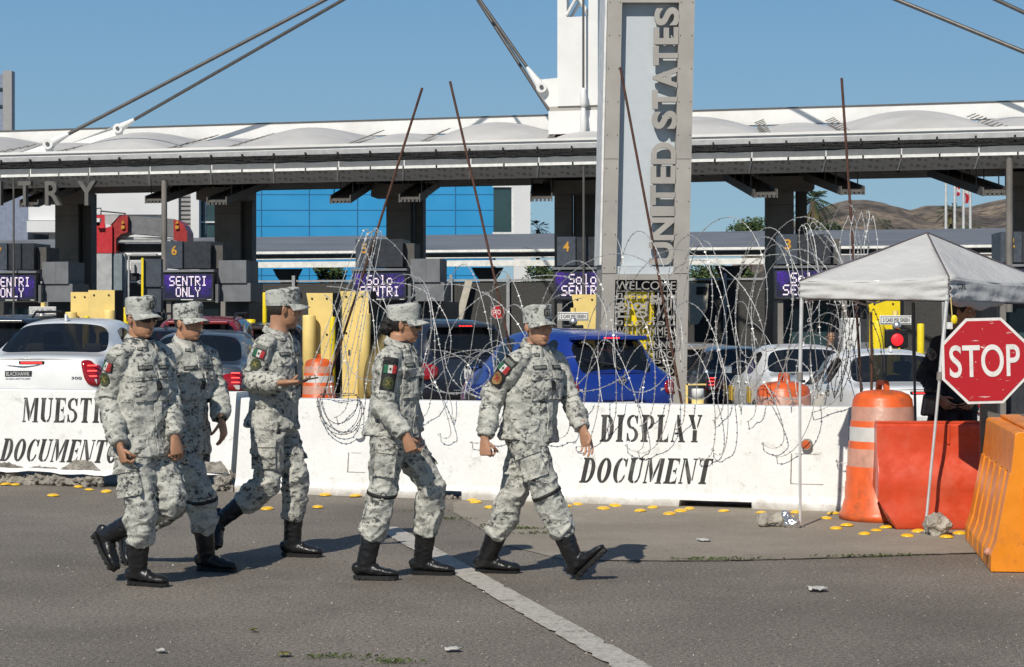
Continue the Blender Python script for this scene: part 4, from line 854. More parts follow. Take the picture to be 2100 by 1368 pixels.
def joints(Y0, head, neck, hem, pel_up, tf, pf, arms, legs, shw=.168, shd=.092):
    """pixel positions with depth offsets -> 3-D joints; prints limb lengths for checking"""
    J = {}; t = dirv(tf); rt = V((t.y, -t.x, 0)); Q = lambda q: P(q[0], q[1], Y0+(q[2] if len(q) > 2 else 0))
    J['head'] = Q(head); J['neck'] = Q(neck); J['hem'] = Q(hem); J['pelvis'] = J['hem']+V((0, 0, pel_up))
    c = J['neck']-V((0, 0, shd)); J['shR'] = c+rt*shw; J['shL'] = c-rt*shw
    for s in 'RL':
        J['el'+s], J['wr'+s] = Q(arms[s][0]), Q(arms[s][1]); l = legs[s]; J['kn'+s] = Q(l['knee'])
        if 'ang' in l:
            J['he'+s] = G(*l['heel']); J['to'+s] = J['he'+s]+dirv(l['ang'])*.29
        else:
            J['he'+s] = Q(l['heel']); tt = Q(l['toe']); J['to'+s] = J['he'+s]+(tt-J['he'+s]).normalized()*.29
    print("LIMBS", [(k, round((J[a]-J[b]).length, 2)) for k, a, b in (('uaR', 'shR', 'elR'), ('faR', 'elR', 'wrR'), ('uaL', 'shL', 'elL'), ('faL', 'elL', 'wrL'), ('thR', 'pelvis', 'knR'), ('shR', 'knR', 'heR'), ('thL', 'pelvis', 'knL'), ('shL', 'knL', 'heL'), ('nk', 'head', 'neck'), ('back', 'neck', 'pelvis'))])
    return J
GRP = "soldiers in pale camouflage walking past"
def hv(Y0, wr, tip, dw=0, dt=0): return (P(tip[0], tip[1], Y0+dt)-P(wr[0], wr[1], Y0+dw))
# A  leftmost, sunglasses
Y = 12.1
J = joints(Y, (290, 655, -.02), (288, 699), (289, 932), .10, -38, -30, {'R': ((220, 822, -.10), (246, 915, -.24)), 'L': ((345, 822, .10), (359, 898, -.06))},
           {'R': dict(knee=(289, 1047, -.12), heel=(262, 1199), ang=-24), 'L': dict(knee=(349, 1028, -.02), heel=(190, 1094, .22), toe=(233, 1176, .12))})
person("person", "soldier in sunglasses and pale camouflage, hindmost of the line, right fist hanging", dict(base=(J['pelvis'].x, J['pelvis'].y, 0), J=J, tf=-38, pf=-28, hf=-44, hp=2, seed=1, glasses='sun', straps='', group=GRP, patchn=V((-.55, -.85, 0)),
    handR=dict(d=hv(Y, (246, 915), (256, 955)), palm=V((.75, .55, 0)), thumb=V((.6, -.6, 0)), curl=(.9, 1.1, .8)), handL=dict(d=hv(Y, (359, 898), (364, 935)), palm=V((-.4, .5, 0)), thumb=V((.6, -.6, 0)), curl=(.5, .6, .4))))
# B  second, wrist band
Y = 12.8
J = joints(Y, (387, 664, -.02), (384, 702), (372, 924), .10, -37, -24, {'R': ((335, 815, -.12), (350, 895, -.28)), 'L': ((446, 806, .10), (454, 860, -.05))},
           {'R': dict(knee=(411, 1020, -.14), heel=(404, 1169), ang=-22), 'L': dict(knee=(378, 1018, .08), heel=(248, 1098, .42), toe=(258, 1160, .22))})
wristB = J['wrL']; elB = J['elL']
rb, jb, tb = person("person", "bareheaded-eyed soldier with a black wrist band, second of the line, behind the one in sunglasses".replace("bareheaded-eyed ", ""), dict(base=(J['pelvis'].x, J['pelvis'].y, 0), J=J, tf=-37, pf=-24, hf=-36, hp=0, hs=.97, seed=2, straps='R', group=GRP, patchn=V((-.55, -.85, 0)), bulk=.96,
    handR=dict(d=hv(Y, (350, 895), (356, 930)), palm=V((.75, .55, 0)), thumb=V((.6, -.6, 0)), curl=(.6, .8, .5)), handL=dict(d=hv(Y, (454, 860), (462, 904)), palm=V((-.75, .3, -.2)), thumb=V((-.2, -.9, 0)), curl=(.3, .45, .3))))
mb = MB(); d = (wristB-elB).normalized(); mb.loft([(wristB-d*.012, .034, .030), (wristB+d*.012, .033, .029)], V((1, 0, 0)), 18); mb.build("wrist_band", "strap", rb)
# C  third, looks away, phone in hand
Y = 13.4
J = joints(Y, (582, 636, 0), (567, 682), (557, 876), .10, -24, -14, {'R': ((514, 784, -.17), (586, 785, -.34)), 'L': ((592, 786, .22), (600, 838, .14))},
           {'R': dict(knee=(545, 995, -.15), heel=(427, 1056, -.06), toe=(436, 1118, -.22)), 'L': dict(knee=(605, 982, .02), heel=(577, 1141), ang=-12)}, shw=.160)
person("person", "soldier holding a phone and looking back over the barrier, third of the line", dict(base=(J['pelvis'].x, J['pelvis'].y, 0), J=J, tf=-26, pf=-12, hf=14, hp=0, hs=1.06, seed=3, straps='', group=GRP, patchn=V((-.1, -1, 0)), darktab=False,
    handR=dict(d=hv(Y, (586, 785), (632, 783), -.34, -.30), palm=V((0, .15, 1)), thumb=V((0, 1, .3)), curl=(.15, .35, .3), tb=(.2, .2)), handL=dict(d=V((.1, 0, -1)), palm=V((-1, 0, 0)), thumb=V((0, -1, 0)))))
pc = P(632, 778, Y-.315)
mb = MB(); bm_ = Matrix.Rotation(R(-10), 3, 'Y')@Matrix.Rotation(R(8), 3, 'Z')
mb.box(-.068, .068, -.036, .036, -.005, .005, 0, fn=lambda x, y, z: pc+bm_@V((x, y, z)), bev=.004); mb.box(-.060, .060, -.032, .032, .0052, .0058, 1, fn=lambda x, y, z: pc+bm_@V((x, y, z)))
tag(mb.build("mobile_phone", ["black_plastic", "lens"], origin=pc), "black mobile phone held flat in a soldier's right hand", "phone")
# D  fourth, woman with hair bun and glasses
Y = 12.4
J = joints(Y, (829, 667, 0), (818, 707), (802, 893), .09, -18, -8, {'R': ((786, 836, -.20), (833, 895, -.33)), 'L': ((836, 826, .20), (850, 884, .05))},
           {'R': dict(knee=(783, 1004, -.10), heel=(724, 1189), ang=-6), 'L': dict(knee=(884, 998, .06), heel=(842, 1178), ang=-8)}, shw=.155)
person("person", "woman soldier with dark hair in a bun and glasses, seen in profile", dict(base=(J['pelvis'].x, J['pelvis'].y, 0), J=J, tf=-22, pf=-10, hf=-6, hp=2, hs=.97, female=True, seed=4, straps='R', glasses='clear', backing=True, darktab=True, bulk=.95, hipw=.19, skin='skin', group=GRP, patchn=V((.18, -1, 0)), bs=.98,
    handR=dict(d=hv(Y, (833, 895), (846, 930)), palm=V((.2, .9, 0)), thumb=V((.9, -.1, 0)), curl=(.7, .9, .6), sc=.92), handL=dict(d=V((.3, -.1, -1)), palm=V((-.5, -.6, 0)), thumb=V((1, 0, 0)), sc=.92)))
# E  in front, striding
Y = 12.45
J = joints(Y, (1104, 672, -.02), (1098, 712), (1083, 901), .10, -42, -20, {'R': ((1008, 812, -.08), (994, 900, -.20)), 'L': ((1172, 824, .10), (1196, 882, -.05))},
           {'R': dict(knee=(1118, 1008, -.12), heel=(1183, 1190, -.12), toe=(1241, 1134, -.22)), 'L': dict(knee=(1048, 1022, .05), heel=(974, 1174), ang=-8)}, shw=.175)
person("person", "soldier leading the line with a wide stride, looking towards the camera", dict(base=(J['pelvis'].x, J['pelvis'].y, 0), J=J, tf=-43, pf=-22, hf=-62, hp=-1, seed=5, straps='R', backing=True, unit=('patch_brown', 'flag_red'), skin='skin_light', group=GRP, patchn=V((-.55, -.85, .1)), bulk=1.02,
    handR=dict(d=hv(Y, (994, 900), (996, 942)), palm=V((.5, .75, 0)), thumb=V((.7, -.5, 0)), curl=(1.0, 1.2, .8)), handL=dict(d=hv(Y, (1196, 882), (1209, 930)), palm=V((-.5, -.75, 0)), thumb=V((-.2, -.9, .2)), curl=(.25, .4, .3))))
# ------------------------------------------------------------------ port of entry: everything on a frame that runs with the barriers
TH = R(16.7); UU = V((math.cos(TH), -math.sin(TH), 0)); WW = V((.0955, 1, 0)); OO = V((0, 46, 0))
def W(s, t, z): return OO+UU*s+WW*t+V((0, 0, z))
def sp(px, t=0):
    q = (px-CX)/F; return (q*(46+t)-.0955*t)/(math.cos(TH)+q*math.sin(TH))
def zp(px, py, t=0): return HC+(HY-py)*W(sp(px, t), t, 0).y/F
SA, SB = sp(-400), sp(2900)
can = empty("entry_canopy", W(0, 0, 0), "long white vaulted canopy over the inspection lanes", "canopy")
mb = MB(); mb.box(SA, SB, 6.0, 6.25, 6.40, 6.79, fn=W); mb.box(SA, SB, 5.98, 6.27, 6.792, 6.83, 1, fn=W); mb.build("rear_fascia", ["roof_white", "column_dark"], can)
mb = MB(); mb.box(SA, SB, .02, 6.0, 5.50, 5.56, fn=W); mb.build("roof_deck", "roof_white", can)
# pillow vaults between the ribs
edges = [sp(px) for px in (-400, -190, -30, 102, 330, 456, 705, 855, 1122, 1262, 1572, 1735, 2062, 2230, 2560, 2720, 2900)]
for i in range(len(edges)-1):
    a, b = edges[i], edges[i+1]; big = (b-a) > 2.0
    h = .36 if big else .16; mb = MB(); nu, nv = 24, 10; vs = []
    for j in range(nv+1):
        v = j/nv
        for k in range(nu+1):
            u = k/nu; s = a+(b-a)*u; z = 5.60+.72*v+h*(math.sin(math.pi*u)**.85)*(.30+.85*math.sin(math.pi*min(1, v*.9+.08))) ; z = z if 0 < v else 5.60+h*.22*math.sin(math.pi*u)
            vs.append(W(s, .25+5.6*v, z))
    mb.add(vs, [(j*(nu+1)+k, j*(nu+1)+k+1, (j+1)*(nu+1)+k+1, (j+1)*(nu+1)+k) for j in range(nv) for k in range(nu)], 0, True); mb.build("membrane_vault", "membrane", can)
    mb = MB(); mb.tube([W(a, .22+5.7*v, 5.60+.72*v) for v in (0, .5, 1)], .05, 6)
    for q in range(9): mb.tube([W(a-.12, .3+.62*q, 5.63+.095*q), W(a+.1, .45+.62*q, 5.72+.095*q)], .018, 4)
    mb.build("rib_cable", "column", can)
mb = MB(); mb.box(SA, SB, 0, .3, 5.535, 5.60, fn=W); mb.box(SA, SB, -.05, .02, 5.60, 5.66, fn=W); mb.build("edge_cap", "roof_white", can)
mb = MB(); mb.box(SA, SB, -.02, .25, 5.425, 5.53, fn=W); mb.build("front_beam", "beam_gray", can)
mb = MB(); mb.box(SA, SB, -.03, .25, 5.25, 5.42, fn=W); rr = random.Random(3)
for i in range(7):
    pts = [W(SA+(SB-SA)*k/150, -.05-.03*rr.random(), 5.265+.022*i+.014*rr.random()) for k in range(151)]; mb.tube(pts, .010, 5)
s = SA
while s < SB:
    mb.box(s, s+.035, -.10, .03, 5.36, 5.475, fn=W); s += .82
mb.build("cable_tray", "cable_black", can)
mb = MB(); s = SA; i = 0
while s < SB:
    mb.box(s+.012, s+1.632, -.04, .22, 5.105, 5.245, fn=W); mb.box(s+1.633, s+1.656, -.035, .2, 5.105, 5.245, 1, fn=W); s += 1.645
mb.build("panel_band", ["panel_gray", "strip_white"], can)
mb = MB(); s = SA
while s < SB:
    mb.box(s+.02, s+.80, -.12, .1, 5.035, 5.10, fn=W); s += .822
mb.build("light_strip", "strip_white", can)
mb = MB(); s = SA; jt = MB()
while s < SB:
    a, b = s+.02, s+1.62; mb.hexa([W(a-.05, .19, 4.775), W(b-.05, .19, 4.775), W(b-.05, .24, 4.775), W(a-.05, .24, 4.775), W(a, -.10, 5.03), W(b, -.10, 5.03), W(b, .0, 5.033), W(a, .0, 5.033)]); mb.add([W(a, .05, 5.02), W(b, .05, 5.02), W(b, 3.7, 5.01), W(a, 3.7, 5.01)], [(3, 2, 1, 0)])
    jt.hexa([W(b-.055, .14, 4.775), W(b-.025, .14, 4.775), W(b-.025, .22, 4.775), W(b-.055, .22, 4.775), W(b-.003, -.14, 5.025), W(b+.027, -.14, 5.025), W(b+.027, -.02, 5.025), W(b-.003, -.02, 5.025)]); s += 1.645  # white fins catch the sun in place of sky showing through panel gaps
mb.build("soffit", "soffit", can); jt.build("bright_gap_fin", "strip_white", can)
mb = MB(); mb.box(SA, SB, 3.72, 6.2, 5.0, 5.49, fn=W); mb.build("rear_girder", "column", can)
for px in (140, 470, 578, 815, 1003, 1440, 1842, 1984):      # little domes under the soffit
    mb = MB(); s = sp(px, .3); mb.tube([W(s, .3, 5.0), W(s, .3, 4.82)], .06, 10); mb.ell(W(s, .3, 4.80), (.065,)*3, None, 1, 12, 8); mb.build("camera_dome", ["column", "lens"], can)
CT = 4.7
for (a, b, c, d) in [(113, 160, 168, 187), (440, 493, 497, 517), (792, 842, 850, 868), (1137, 1172, 1176, 1222), (1570, 1628, 1633, 1655), (2080, 2140, 2145, 2165), (2560, 2630, 2640, 2665)]:
    mb = MB(); mb.box(sp(a, CT), sp(b, CT), CT, CT+.7, -.7, 4.93, fn=W); mb.box(sp(c, CT+.2), sp(d, CT+.2), CT+.2, CT+.7, -.7, 4.929, 1, fn=W); z = .4
    for z in (1.9, 3.1, 4.3): mb.box(sp(a, CT)-.002, sp(b, CT)+.002, CT-.004, CT+.3, z, z+.014, 1, fn=W)
    mb.build("column", ["column", "column_dark"], can)
    mb = MB(); mb.box(sp(a, CT)-.22, sp(d, CT)+.12, 3.55, 4.69, 4.62, 4.928, fn=W); mb.build("girder", "column", can)
for (pxn, pyn, pxf, pyf) in [(318, 412, 402, 382), (445, 415, 532, 380), (698, 412, 748, 380), (840, 409, 882, 380), (1110, 408, 1112, 380), (1570, 400, 1505, 364), (1748, 394, 1660, 360), (2040, 396, 1925, 356), (60, 420, 150, 385), (-40, 424, 50, 388)]:
    s0, s1 = sp(pxn, .4), sp(pxf, 4.0); z0, z1 = zp(pxn, pyn, .4), zp(pxf, pyf, 4.0); mb = MB(); wd = .24
    f = lambda x, y, z: W(s0+(s1-s0)*y+x, .4+3.6*y, z0+(z1-z0)*y+z)
    mb.box(-wd, wd, 0, 1, 0, .05, fn=f)
    for k in range(5): mb.box(-wd+k*.098, -wd+k*.098+.06, -.01, 1, -.055, -.003, 1, fn=f)
    mb.box(-wd-.03, -wd, -.01, 1, -.06, .13, fn=f); mb.box(wd, wd+.03, -.01, 1, -.06, .13, fn=f)
    for k in range(4):
        q = .12+.25*k
        for x in (-wd, wd): p = f(x, q, .05); mb.tube([p, V((p.x, p.y, 5.0))], .014, 5)
    mb.build("louvre_fixture", ["louver", "column_dark"], can)
for px, t, w_, y1, mt in ((337, .1, .07, 590, "column"), (2070, .0, .075, 640, "column"), (28, -.2, .025, 680, "column_dark"), (1197, -.1, .03, 640, "column_dark"), (1237, .5, .02, 640, "column")):
    mb = MB(); s = sp(px, t); mb.tube([W(s, t, 5.0), W(s, t, zp(px, y1, t))], w_, 10); mb.build("downpipe", mt, can)
for ch, px in (("E", -95), ("N", -27), ("T", 42), ("R", 97), ("Y", 163)):
    wd = {"E": 26, "N": 34, "T": 26, "R": 32, "Y": 38}[ch]; mb = MB(); o = W(sp(px, -.2), -.2, zp(px, 422, -.2)); x1 = W(sp(px+wd, -.2), -.2, zp(px, 422, -.2))
    put_text(mb, ch, o, UU, (0, 0, 1), (x1-o).length, .60, .12, off=.018); l_ = mb.build("sign_letter", "letter_metal", can)
# ------------------------------------------------------------------ lane booths
PIX = {'S': ["01111", "10000", "10000", "01110", "00001", "00001", "11110"], 'E': ["01111", "10000", "10000", "11110", "10000", "10000", "01111"], 'N': ["10001", "11001", "11001", "10101", "10011", "10011", "10001"], 'T': ["11111", "00100", "00100", "00100", "00100", "00100", "00100"], 'R': ["11110", "10001", "10001", "11110", "10100", "10010", "10001"], 'I': ["01110", "00100", "00100", "00100", "00100", "00100", "01110"], 'O': ["01110", "10001", "10001", "10001", "10001", "10001", "01110"], 'L': ["10000", "10000", "10000", "10000", "10000", "10000", "11111"], 'Y': ["10001", "10001", "01010", "00100", "00100", "00100", "00100"], 'o': ["00000", "00000", "01110", "10001", "10001", "10001", "01110"], 'l': ["01100", "00100", "00100", "00100", "00100", "00100", "01110"]}
def booth(num, px, lines, label, coln, pal=0):
    s0 = sp(px); b = empty("inspection_booth", W(s0, 0, 0), label, "inspection booth", "inspection booths under the canopy"); f = lambda x, y, z: W(s0+x, y, z)
    zt = -.03*(num == 2)
    mb = MB(); mb.box(.08, .52, .05, 1.4, 2.74, 3.40, 1, fn=f); mb.box(.522, 1.25, .12, 1.4, 2.74, 3.395, fn=f); mb.box(1.252, 1.5, .4, 1.4, 2.74, 3.30, 2, fn=f); nb = mb.build("number_box", ["booth_black", "booth_navy", "column_dark"], b)
    mb = MB(); put_text(mb, str(num), f(.235, .046, 3.06), UU, (0, 0, 1), .14, .23, .01, off=.02); mb.build("lane_number", "number_gold", nb)
    mb = MB(); mb.box(0, 1.36, .0, .35, 1.95, 2.64, fn=f, bev=.02); mb.box(-.02, 1.38, -.05, .3, 2.645, 2.70, 1, fn=f); ls = mb.build("led_sign", ["booth_black", "booth_gray"], b)
    mb = MB(); mb.add([f(.05, -.004, 2.02), f(1.31, -.004, 2.02), f(1.31, -.004, 2.58), f(.05, -.004, 2.58)], [(0, 1, 2, 3)]); mb.build("display", "led_face", ls)
    mb = MB(); px_ = .0285; pz = .034
    for li, tx in enumerate(lines):
        x0 = .69-len(tx)*6*px_/2+.5*px_+(.0 if li == 0 else 0); z0 = 2.545-li*.265
        for ci, c in enumerate(tx):
            for r_, row in enumerate(PIX[c]):
                for k, v in enumerate(row):
                    if v == '1':
                        x = x0+(ci*6+k)*px_; z = z0-r_*pz; mb.add([f(x, -.007, z-pz*.9), f(x+px_*.9, -.007, z-pz*.9), f(x+px_*.9, -.007, z), f(x, -.007, z)], [(0, 1, 2, 3)])
    mb.build("message", "led_white", ls)
    mb = MB(); mb.box(.5, .82, -.006, 0, 1.965, 1.985, fn=f); mb.box(1.2, 1.31, -.006, 0, 1.965, 1.98, fn=f); mb.build("maker_plate", "strip_white", ls)
    mb = MB(); mb.box(1.42, 2.15, .3, 1.6, 2.38, 2.93, 1, fn=f); mb.box(1.40, 2.25, .35, 1.7, 1.93, 2.378, fn=f); mb.box(1.385, 1.46, .1, .3, 1.9, 2.35, 2, fn=f)
    mb.box(1.80, 1.806, .297, .32, 2.39, 2.92, 3, fn=f)
    mb.build("side_housing", ["booth_gray", "booth_gray", "panel_gray", "column_dark"], b)
    mb = MB(); mb.box(.12, 2.1, .8, 4.4, -.75, 1.93, fn=f); mb.box(.08, .2, .1, .25, -.75, 1.95, 1, fn=f); mb.box(1.5, 1.62, .2, .35, -.75, 1.93, 1, fn=f); mb.box(1.75, 2.12, .5, .78, -.75, 1.0, 2, fn=f); mb.build("cabin", ["booth_black", "column", "booth_gray"], b)
    mb = MB(); mb.add([f(.3, .796, .5), f(1.3, .796, .5), f(1.3, .796, 1.75), f(.3, .796, 1.75)], [(0, 1, 2, 3)]); mb.build("window", "win_glass", b)
    return b
booth(7, -25, ("SENTRI", "ONLY"), "booth 7 with a lit SENTRI ONLY sign", None); booth(6, 333, ("SENTRI", "ONLY"), "booth 6 with a lit SENTRI ONLY sign beside the red scanner arch", None)
booth(5, 722, ("Solo", "SENTRI"), "booth 5 with a lit Solo SENTRI sign behind the wire", None); booth(4, 1135, ("Solo", "SENTRI"), "booth 4 with a lit Solo SENTRI sign left of the tall sign tower", None)
booth(3, 1588, ("Solo", "SENTRI"), "booth 3 with a lit sign cut by the white tent", None); booth(2, 2045, ("Solo", "SENTRI"), "booth 2 behind the peak of the white tent", None)
# ------------------------------------------------------------------ mast, stays
MS = sp(1187, 2.6); mast = empty("canopy_mast", W(MS, 2.6, 5.5), "white steel mast with an open lattice top rising through the canopy", "mast")
f = lambda x, y, z: W(MS+x, 2.6+y, z)
mb = MB(); mb.box(-.50, .50, -.5, .5, 6.62, 8.75, fn=f); mb.build("shaft", "mast_white", mast)
mb = MB(); mb.box(-.72, .5, -.52, .52, 5.95, 6.50, fn=f); mb.box(-.70, .48, -.45, .45, 6.502, 6.618, 1, fn=f); mb.build("base", ["mast_white", "taupe"], mast)
mb = MB()
for x in (-.5, .27):
    for y in (-.5, .27): mb.box(x, x+.23, y, y+.23, 8.75, 13.0, fn=f)
for k in range(4):
    z = 8.8+k*1.0
    for y in (-.48, .44):
        mb.tube([f(-.27, y, z), f(.27, y, z+.9)], .045, 6); mb.tube([f(.27, y+.03, z), f(-.27, y+.03, z+.9)], .045, 6); mb.tube([f(-.3, y, z+.95), f(.3, y, z+.95)], .03, 6)
mb.box(-.5, .5, -.5, .5, 13.0, 13.3, fn=f); mb.build("lattice", "mast_white", mast)
mb = MB(); q = [f(-.5, -.1, 7.35), f(-.98, -.1, 7.32), f(-1.0, -.1, 7.0), f(-.70, -.1, 6.6), f(-.5, -.1, 6.6)]; mb.prism(q, V((0, .16, 0))); mb.build("gusset", "mast_white", mast)
mb = MB(); x = .16; mb.tube([f(x, -.75, 9.9), f(x, -.75, 6.95)], .028, 8); mb.build("tie_rod", "stay_steel", mast)
mb = MB(); mb.lathe([(.03, 0), (.07, .02), (.08, .1), (.075, .3), (.05, .44), (.03, .46)], f(x, -.75, 6.55), 12); mb.lathe([(.03, 0), (.07, .05), (.085, .35), (.05, .66), (.03, .68)], f(x, -.75, 5.86), 12); mb.tube([f(x, -.75, 6.5), f(x, -.75, 5.6)], .03, 8, 1); mb.build("turnbuckle", ["mast_white", "stay_steel"], mast)
def stay(name, A, B, r, label, clevis=None, group="canopy stay cables"):
    mb = MB(); mb.tube([A, B], r, 8); o = mb.build(name, "stay_steel", origin=A); tag(o, label, "stay cable", group)
    if clevis:
        d = (B-A).normalized(); mb = MB(); mb.tube([A-d*.05, A+d*.12, A+d*.5, A+d*.62], [.10, .11, .06, .04], 10); mb.tube([A+V((0, -.14, 0)), A+V((0, .14, 0))], .13, 16); mb.tube([A+V((0, -.17, 0)), A+V((0, .17, 0))], .05, 10, 1); mb.build("clevis", ["mast_white", "stay_steel"], o)
    return o
mt = f(-.1, 0, 12.4)
def onW(px, py, t): s = sp(px, t); return W(s, t, zp(px, py, t))
stay("stay_cable", onW(100, 296, .4), mt, .047, "stay cable from the far left roof corner up to the mast", 1)
stay("stay_cable", onW(243, 264, 5.0), mt+V((0, .2, .1)), .047, "stay cable from behind the first roof vault to the mast", 1)
stay("stay_cable", f(-.93, -.15, 7.12), f(-.93, -.15, 7.12)+(onW(985, -3, 2.6)-onW(1108, 172, 2.6))*3.0, .04, "stay cable pinned to the gusset on the left of the mast", 1)
stay("stay_cable", onW(1126, 226, 5.5), onW(1126, 226, 5.5)+(onW(980, 0, 5.5)-onW(1126, 226, 5.5))*3.0, .045, "stay cable that drops behind the mast to the roof edge")
stay("stay_cable", onW(2420, 238, 1), mt+V((.1, 0, 0)), .05, "stay cable slanting down from the mast to the right, lower one")
stay("stay_cable", onW(2560, 240, 4), mt+V((.1, .2, 1.6)), .05, "stay cable slanting down from the mast to the right, upper one")
for px, py, t in ((100, 296, .4), (243, 264, 5.0)):
    a = onW(px, py, t); mb = MB(); mb.prism([a+V((.12, -.05, .1)), a+V((-.15, -.05, .05)), a+UU*-1.6+V((0, -.05, -.42)), a+UU*.1+V((0, -.05, -.42))], V((0, .1, 0))); mb.build("anchor_plate", "mast_white", can)
# ------------------------------------------------------------------ sign tower
TY = 33.0; KT = F/TY
def T(px, z, d=0.0):          # px measured at the foot line, tower leans very slightly
    x = (px-CX)/KT+.0215*(z-2.31); return V((x-.06*d, TY+d, z))
def tz(y): return HC+(HY-y)/KT
tow = empty("sign_tower", T(1322, 0, .5), "tall taupe framed sign tower reading UNITED STATES", "sign tower")
GT = -.35; fT = lambda x, y, z: T(x, z, y); TOP = 7.6
mb = MB(); mb.box(1235, 1264, 0, .9, 2.3, TOP, fn=fT); mb.box(1381, 1413, 0, .9, 2.3, TOP, fn=fT); mb.box(1264, 1381, 0, .9, tz(5), TOP-.01, fn=fT)
mb.box(1235, 1262, 0, .9, GT, 2.296, fn=fT); mb.box(1389, 1413, 0, .9, GT, 2.296, fn=fT); mb.box(1262, 1389, .002, .3, tz(574), 2.296, fn=fT); mb.box(1262, 1389, .004, .3, GT, tz(772), fn=fT); fr = mb.build("frame", "taupe", tow)
mb = MB(); rr = random.Random(2)
for z in np.arange(.2, 7.4, .55):
    for px in (1239, 1260, 1385, 1409):
        p = T(px, z, -.001); mb.tube([p+V((0, .01, 0)), p+V((0, -.006, 0))], .009, 8)
mb.build("bolt", "bolt", fr)
mb = MB()
for z in (4.2, 2.3): mb.box(1235, 1263, -.002, .02, z, z+.008, fn=fT); mb.box(1383, 1412, -.002, .02, z, z+.008, fn=fT)
mb.build("seam", "bolt", fr)
mb = MB(); mb.box(1264, 1381, .20, .26, tz(545), tz(5), fn=fT); mb.build("back_panel", "panel_light", tow)
mb = MB(); mb.box(1264, 1381, .05, .19, 2.298, tz(546), fn=fT); mb.build("ledge", "panel_light", tow)
mb = MB(); mb.box(1230.5, 1234.6, .12, 1.0, 2.45, TOP-.1, fn=fT); z = 2.5
while z < TOP-.2: mb.box(1231, 1237.5, .93, .99, z, z+.10, 1, fn=fT); z += .155
mb.build("serrated_side", ["serrated", "void_dark"], tow)
zb_, zt_ = tz(543), tz(14); words = [("UNITED", tz(543), tz(290)), ("STATES", tz(266), tz(13))]
for wd, za, zz in words:
    n = len(wd); h = (zz-za); wts = {'U': 1.1, 'N': 1.15, 'I': .5, 'T': 1.0, 'E': .9, 'D': 1.1, 'S': .95, 'A': 1.1}; tot = sum(wts[c] for c in wd); cur = za
    for c in wd:
        hh = h*wts[c]/tot; x0 = T(1382, cur, .0); mb = MB()
        put_text(mb, c, T(1383, cur+hh*.04, .10), (0, 0, 1), (-1, 0, 0), hh*.92, (1383-1332)/KT, .10, off=.035)
        mb.build("raised_letter", "taupe", tow); cur += hh
# welcome panel; a dark sheet stands in for the shade in its openings
mb = MB(); mb.box(1262, 1389, .12, .14, tz(772), tz(574), fn=fT); mb.add([T(1284, tz(735), .115), T(1345, tz(735), .115), T(1345, tz(598), .115), T(1284, tz(598), .115)], [(0, 1, 2, 3)], 1); wp = mb.build("welcome_panel", ["void_dark", "vivid_yellow"], tow)
mb = MB()
def wrow(st, y0, y1, x0=1264, x1=1387, off=.0): put_text(mb, st, T(x0, tz(y1), .06), (1, 0, 0), (.0215, 0, 1), (x1-x0)/KT, (y1-y0)/KT, .05, off=off)
wrow("WELCOME", 577, 594); wrow("Добро", 601, 616, 1264, 1330, .01); wrow("歓迎", 600, 655, 1334, 1387, .02); wrow("환영", 618, 652, 1264, 1330, .02); wrow("ยินดีต้อน", 655, 667, 1264, 1387, .01); wrow("WILLKOMMEN", 671, 688); wrow("CHÀO MỪNG", 695, 715, 1264, 1387, .01); wrow("BIENVENIDO", 720, 734, 1264, 1387); wrow("ДОБРО", 738, 752, 1264, 1387, .01); wrow("BEM VINDO", 755, 768, 1264, 1387)
mb.build("welcome_words", "taupe", wp)
mb = MB()
for y in (597, 669, 691, 717, 736, 753.5): mb.box(1262, 1389, .06, .11, tz(y+.7), tz(y-.7), fn=fT)
for x in (1331.5,): mb.box(x-1, x+1, .062, .112, tz(655), tz(598), fn=fT)
mb.build("panel_bar", "taupe", wp)
# ------------------------------------------------------------------ far lanes: low metal roofs, fence, walls
can2 = empty("low_canopy", W(0, 17, 0), "low grey metal roof behind the booths", "canopy"); sa, sb = sp(-450, 17), sp(3300, 17)
mb = MB(); mb.add([W(sa, 17, 3.58), W(sb, 17, 3.58), W(sb, 27, 4.50), W(sa, 27, 4.50), W(sa, 17, 3.66), W(sb, 17, 3.66), W(sb, 27, 4.58), W(sa, 27, 4.58)], [(3, 2, 1, 0), (4, 5, 6, 7), (0, 1, 5, 4), (1, 2, 6, 5), (2, 3, 7, 6), (3, 0, 4, 7)]); mb.build("roof_sheet", "metal_roof", can2)
mb = MB(); mb.box(sa, sb, 16.9, 16.995, 3.60, 3.68, fn=W); mb.box(sa, sb, 16.65, 16.8, 3.14, 3.33, fn=W); mb.box(sa, sb, 16.6, 16.7, 3.40, 3.43, fn=W); mb.build("gutter", "strip_white", can2)
mb = MB(); mb.box(sa, sb, 17.1, 17.35, 3.41, 3.58, fn=W); mb.build("dark_beam", "column_dark", can2)  # dark beam below the front edge of the low roof
for px in (590, 1000, 1500, 1935, 260):
    s = sp(px, 18); mb = MB(); mb.add([W(s-.55, 18, 3.13), W(s+.55, 18, 3.13), W(s+.4, 18, 2.86), W(s+.26, 18, 2.7), W(s+.26, 18, -.8), W(s-.26, 18, -.8), W(s-.26, 18, 2.7), W(s-.4, 18, 2.86)], [tuple(range(8))]); mb.add([W(s-.26, 18.6, -.8), W(s+.26, 18.6, -.8), W(s+.26, 18.6, 3), W(s-.26, 18.6, 3)], [(0, 1, 2, 3)]); mb.build("post", "column_dark", can2)
fen = empty("screen_fence", W(0, 14, 0), "dark screened fence with pale posts behind the booths", "fence"); sa, sb = sp(-300, 14), sp(3300, 14)
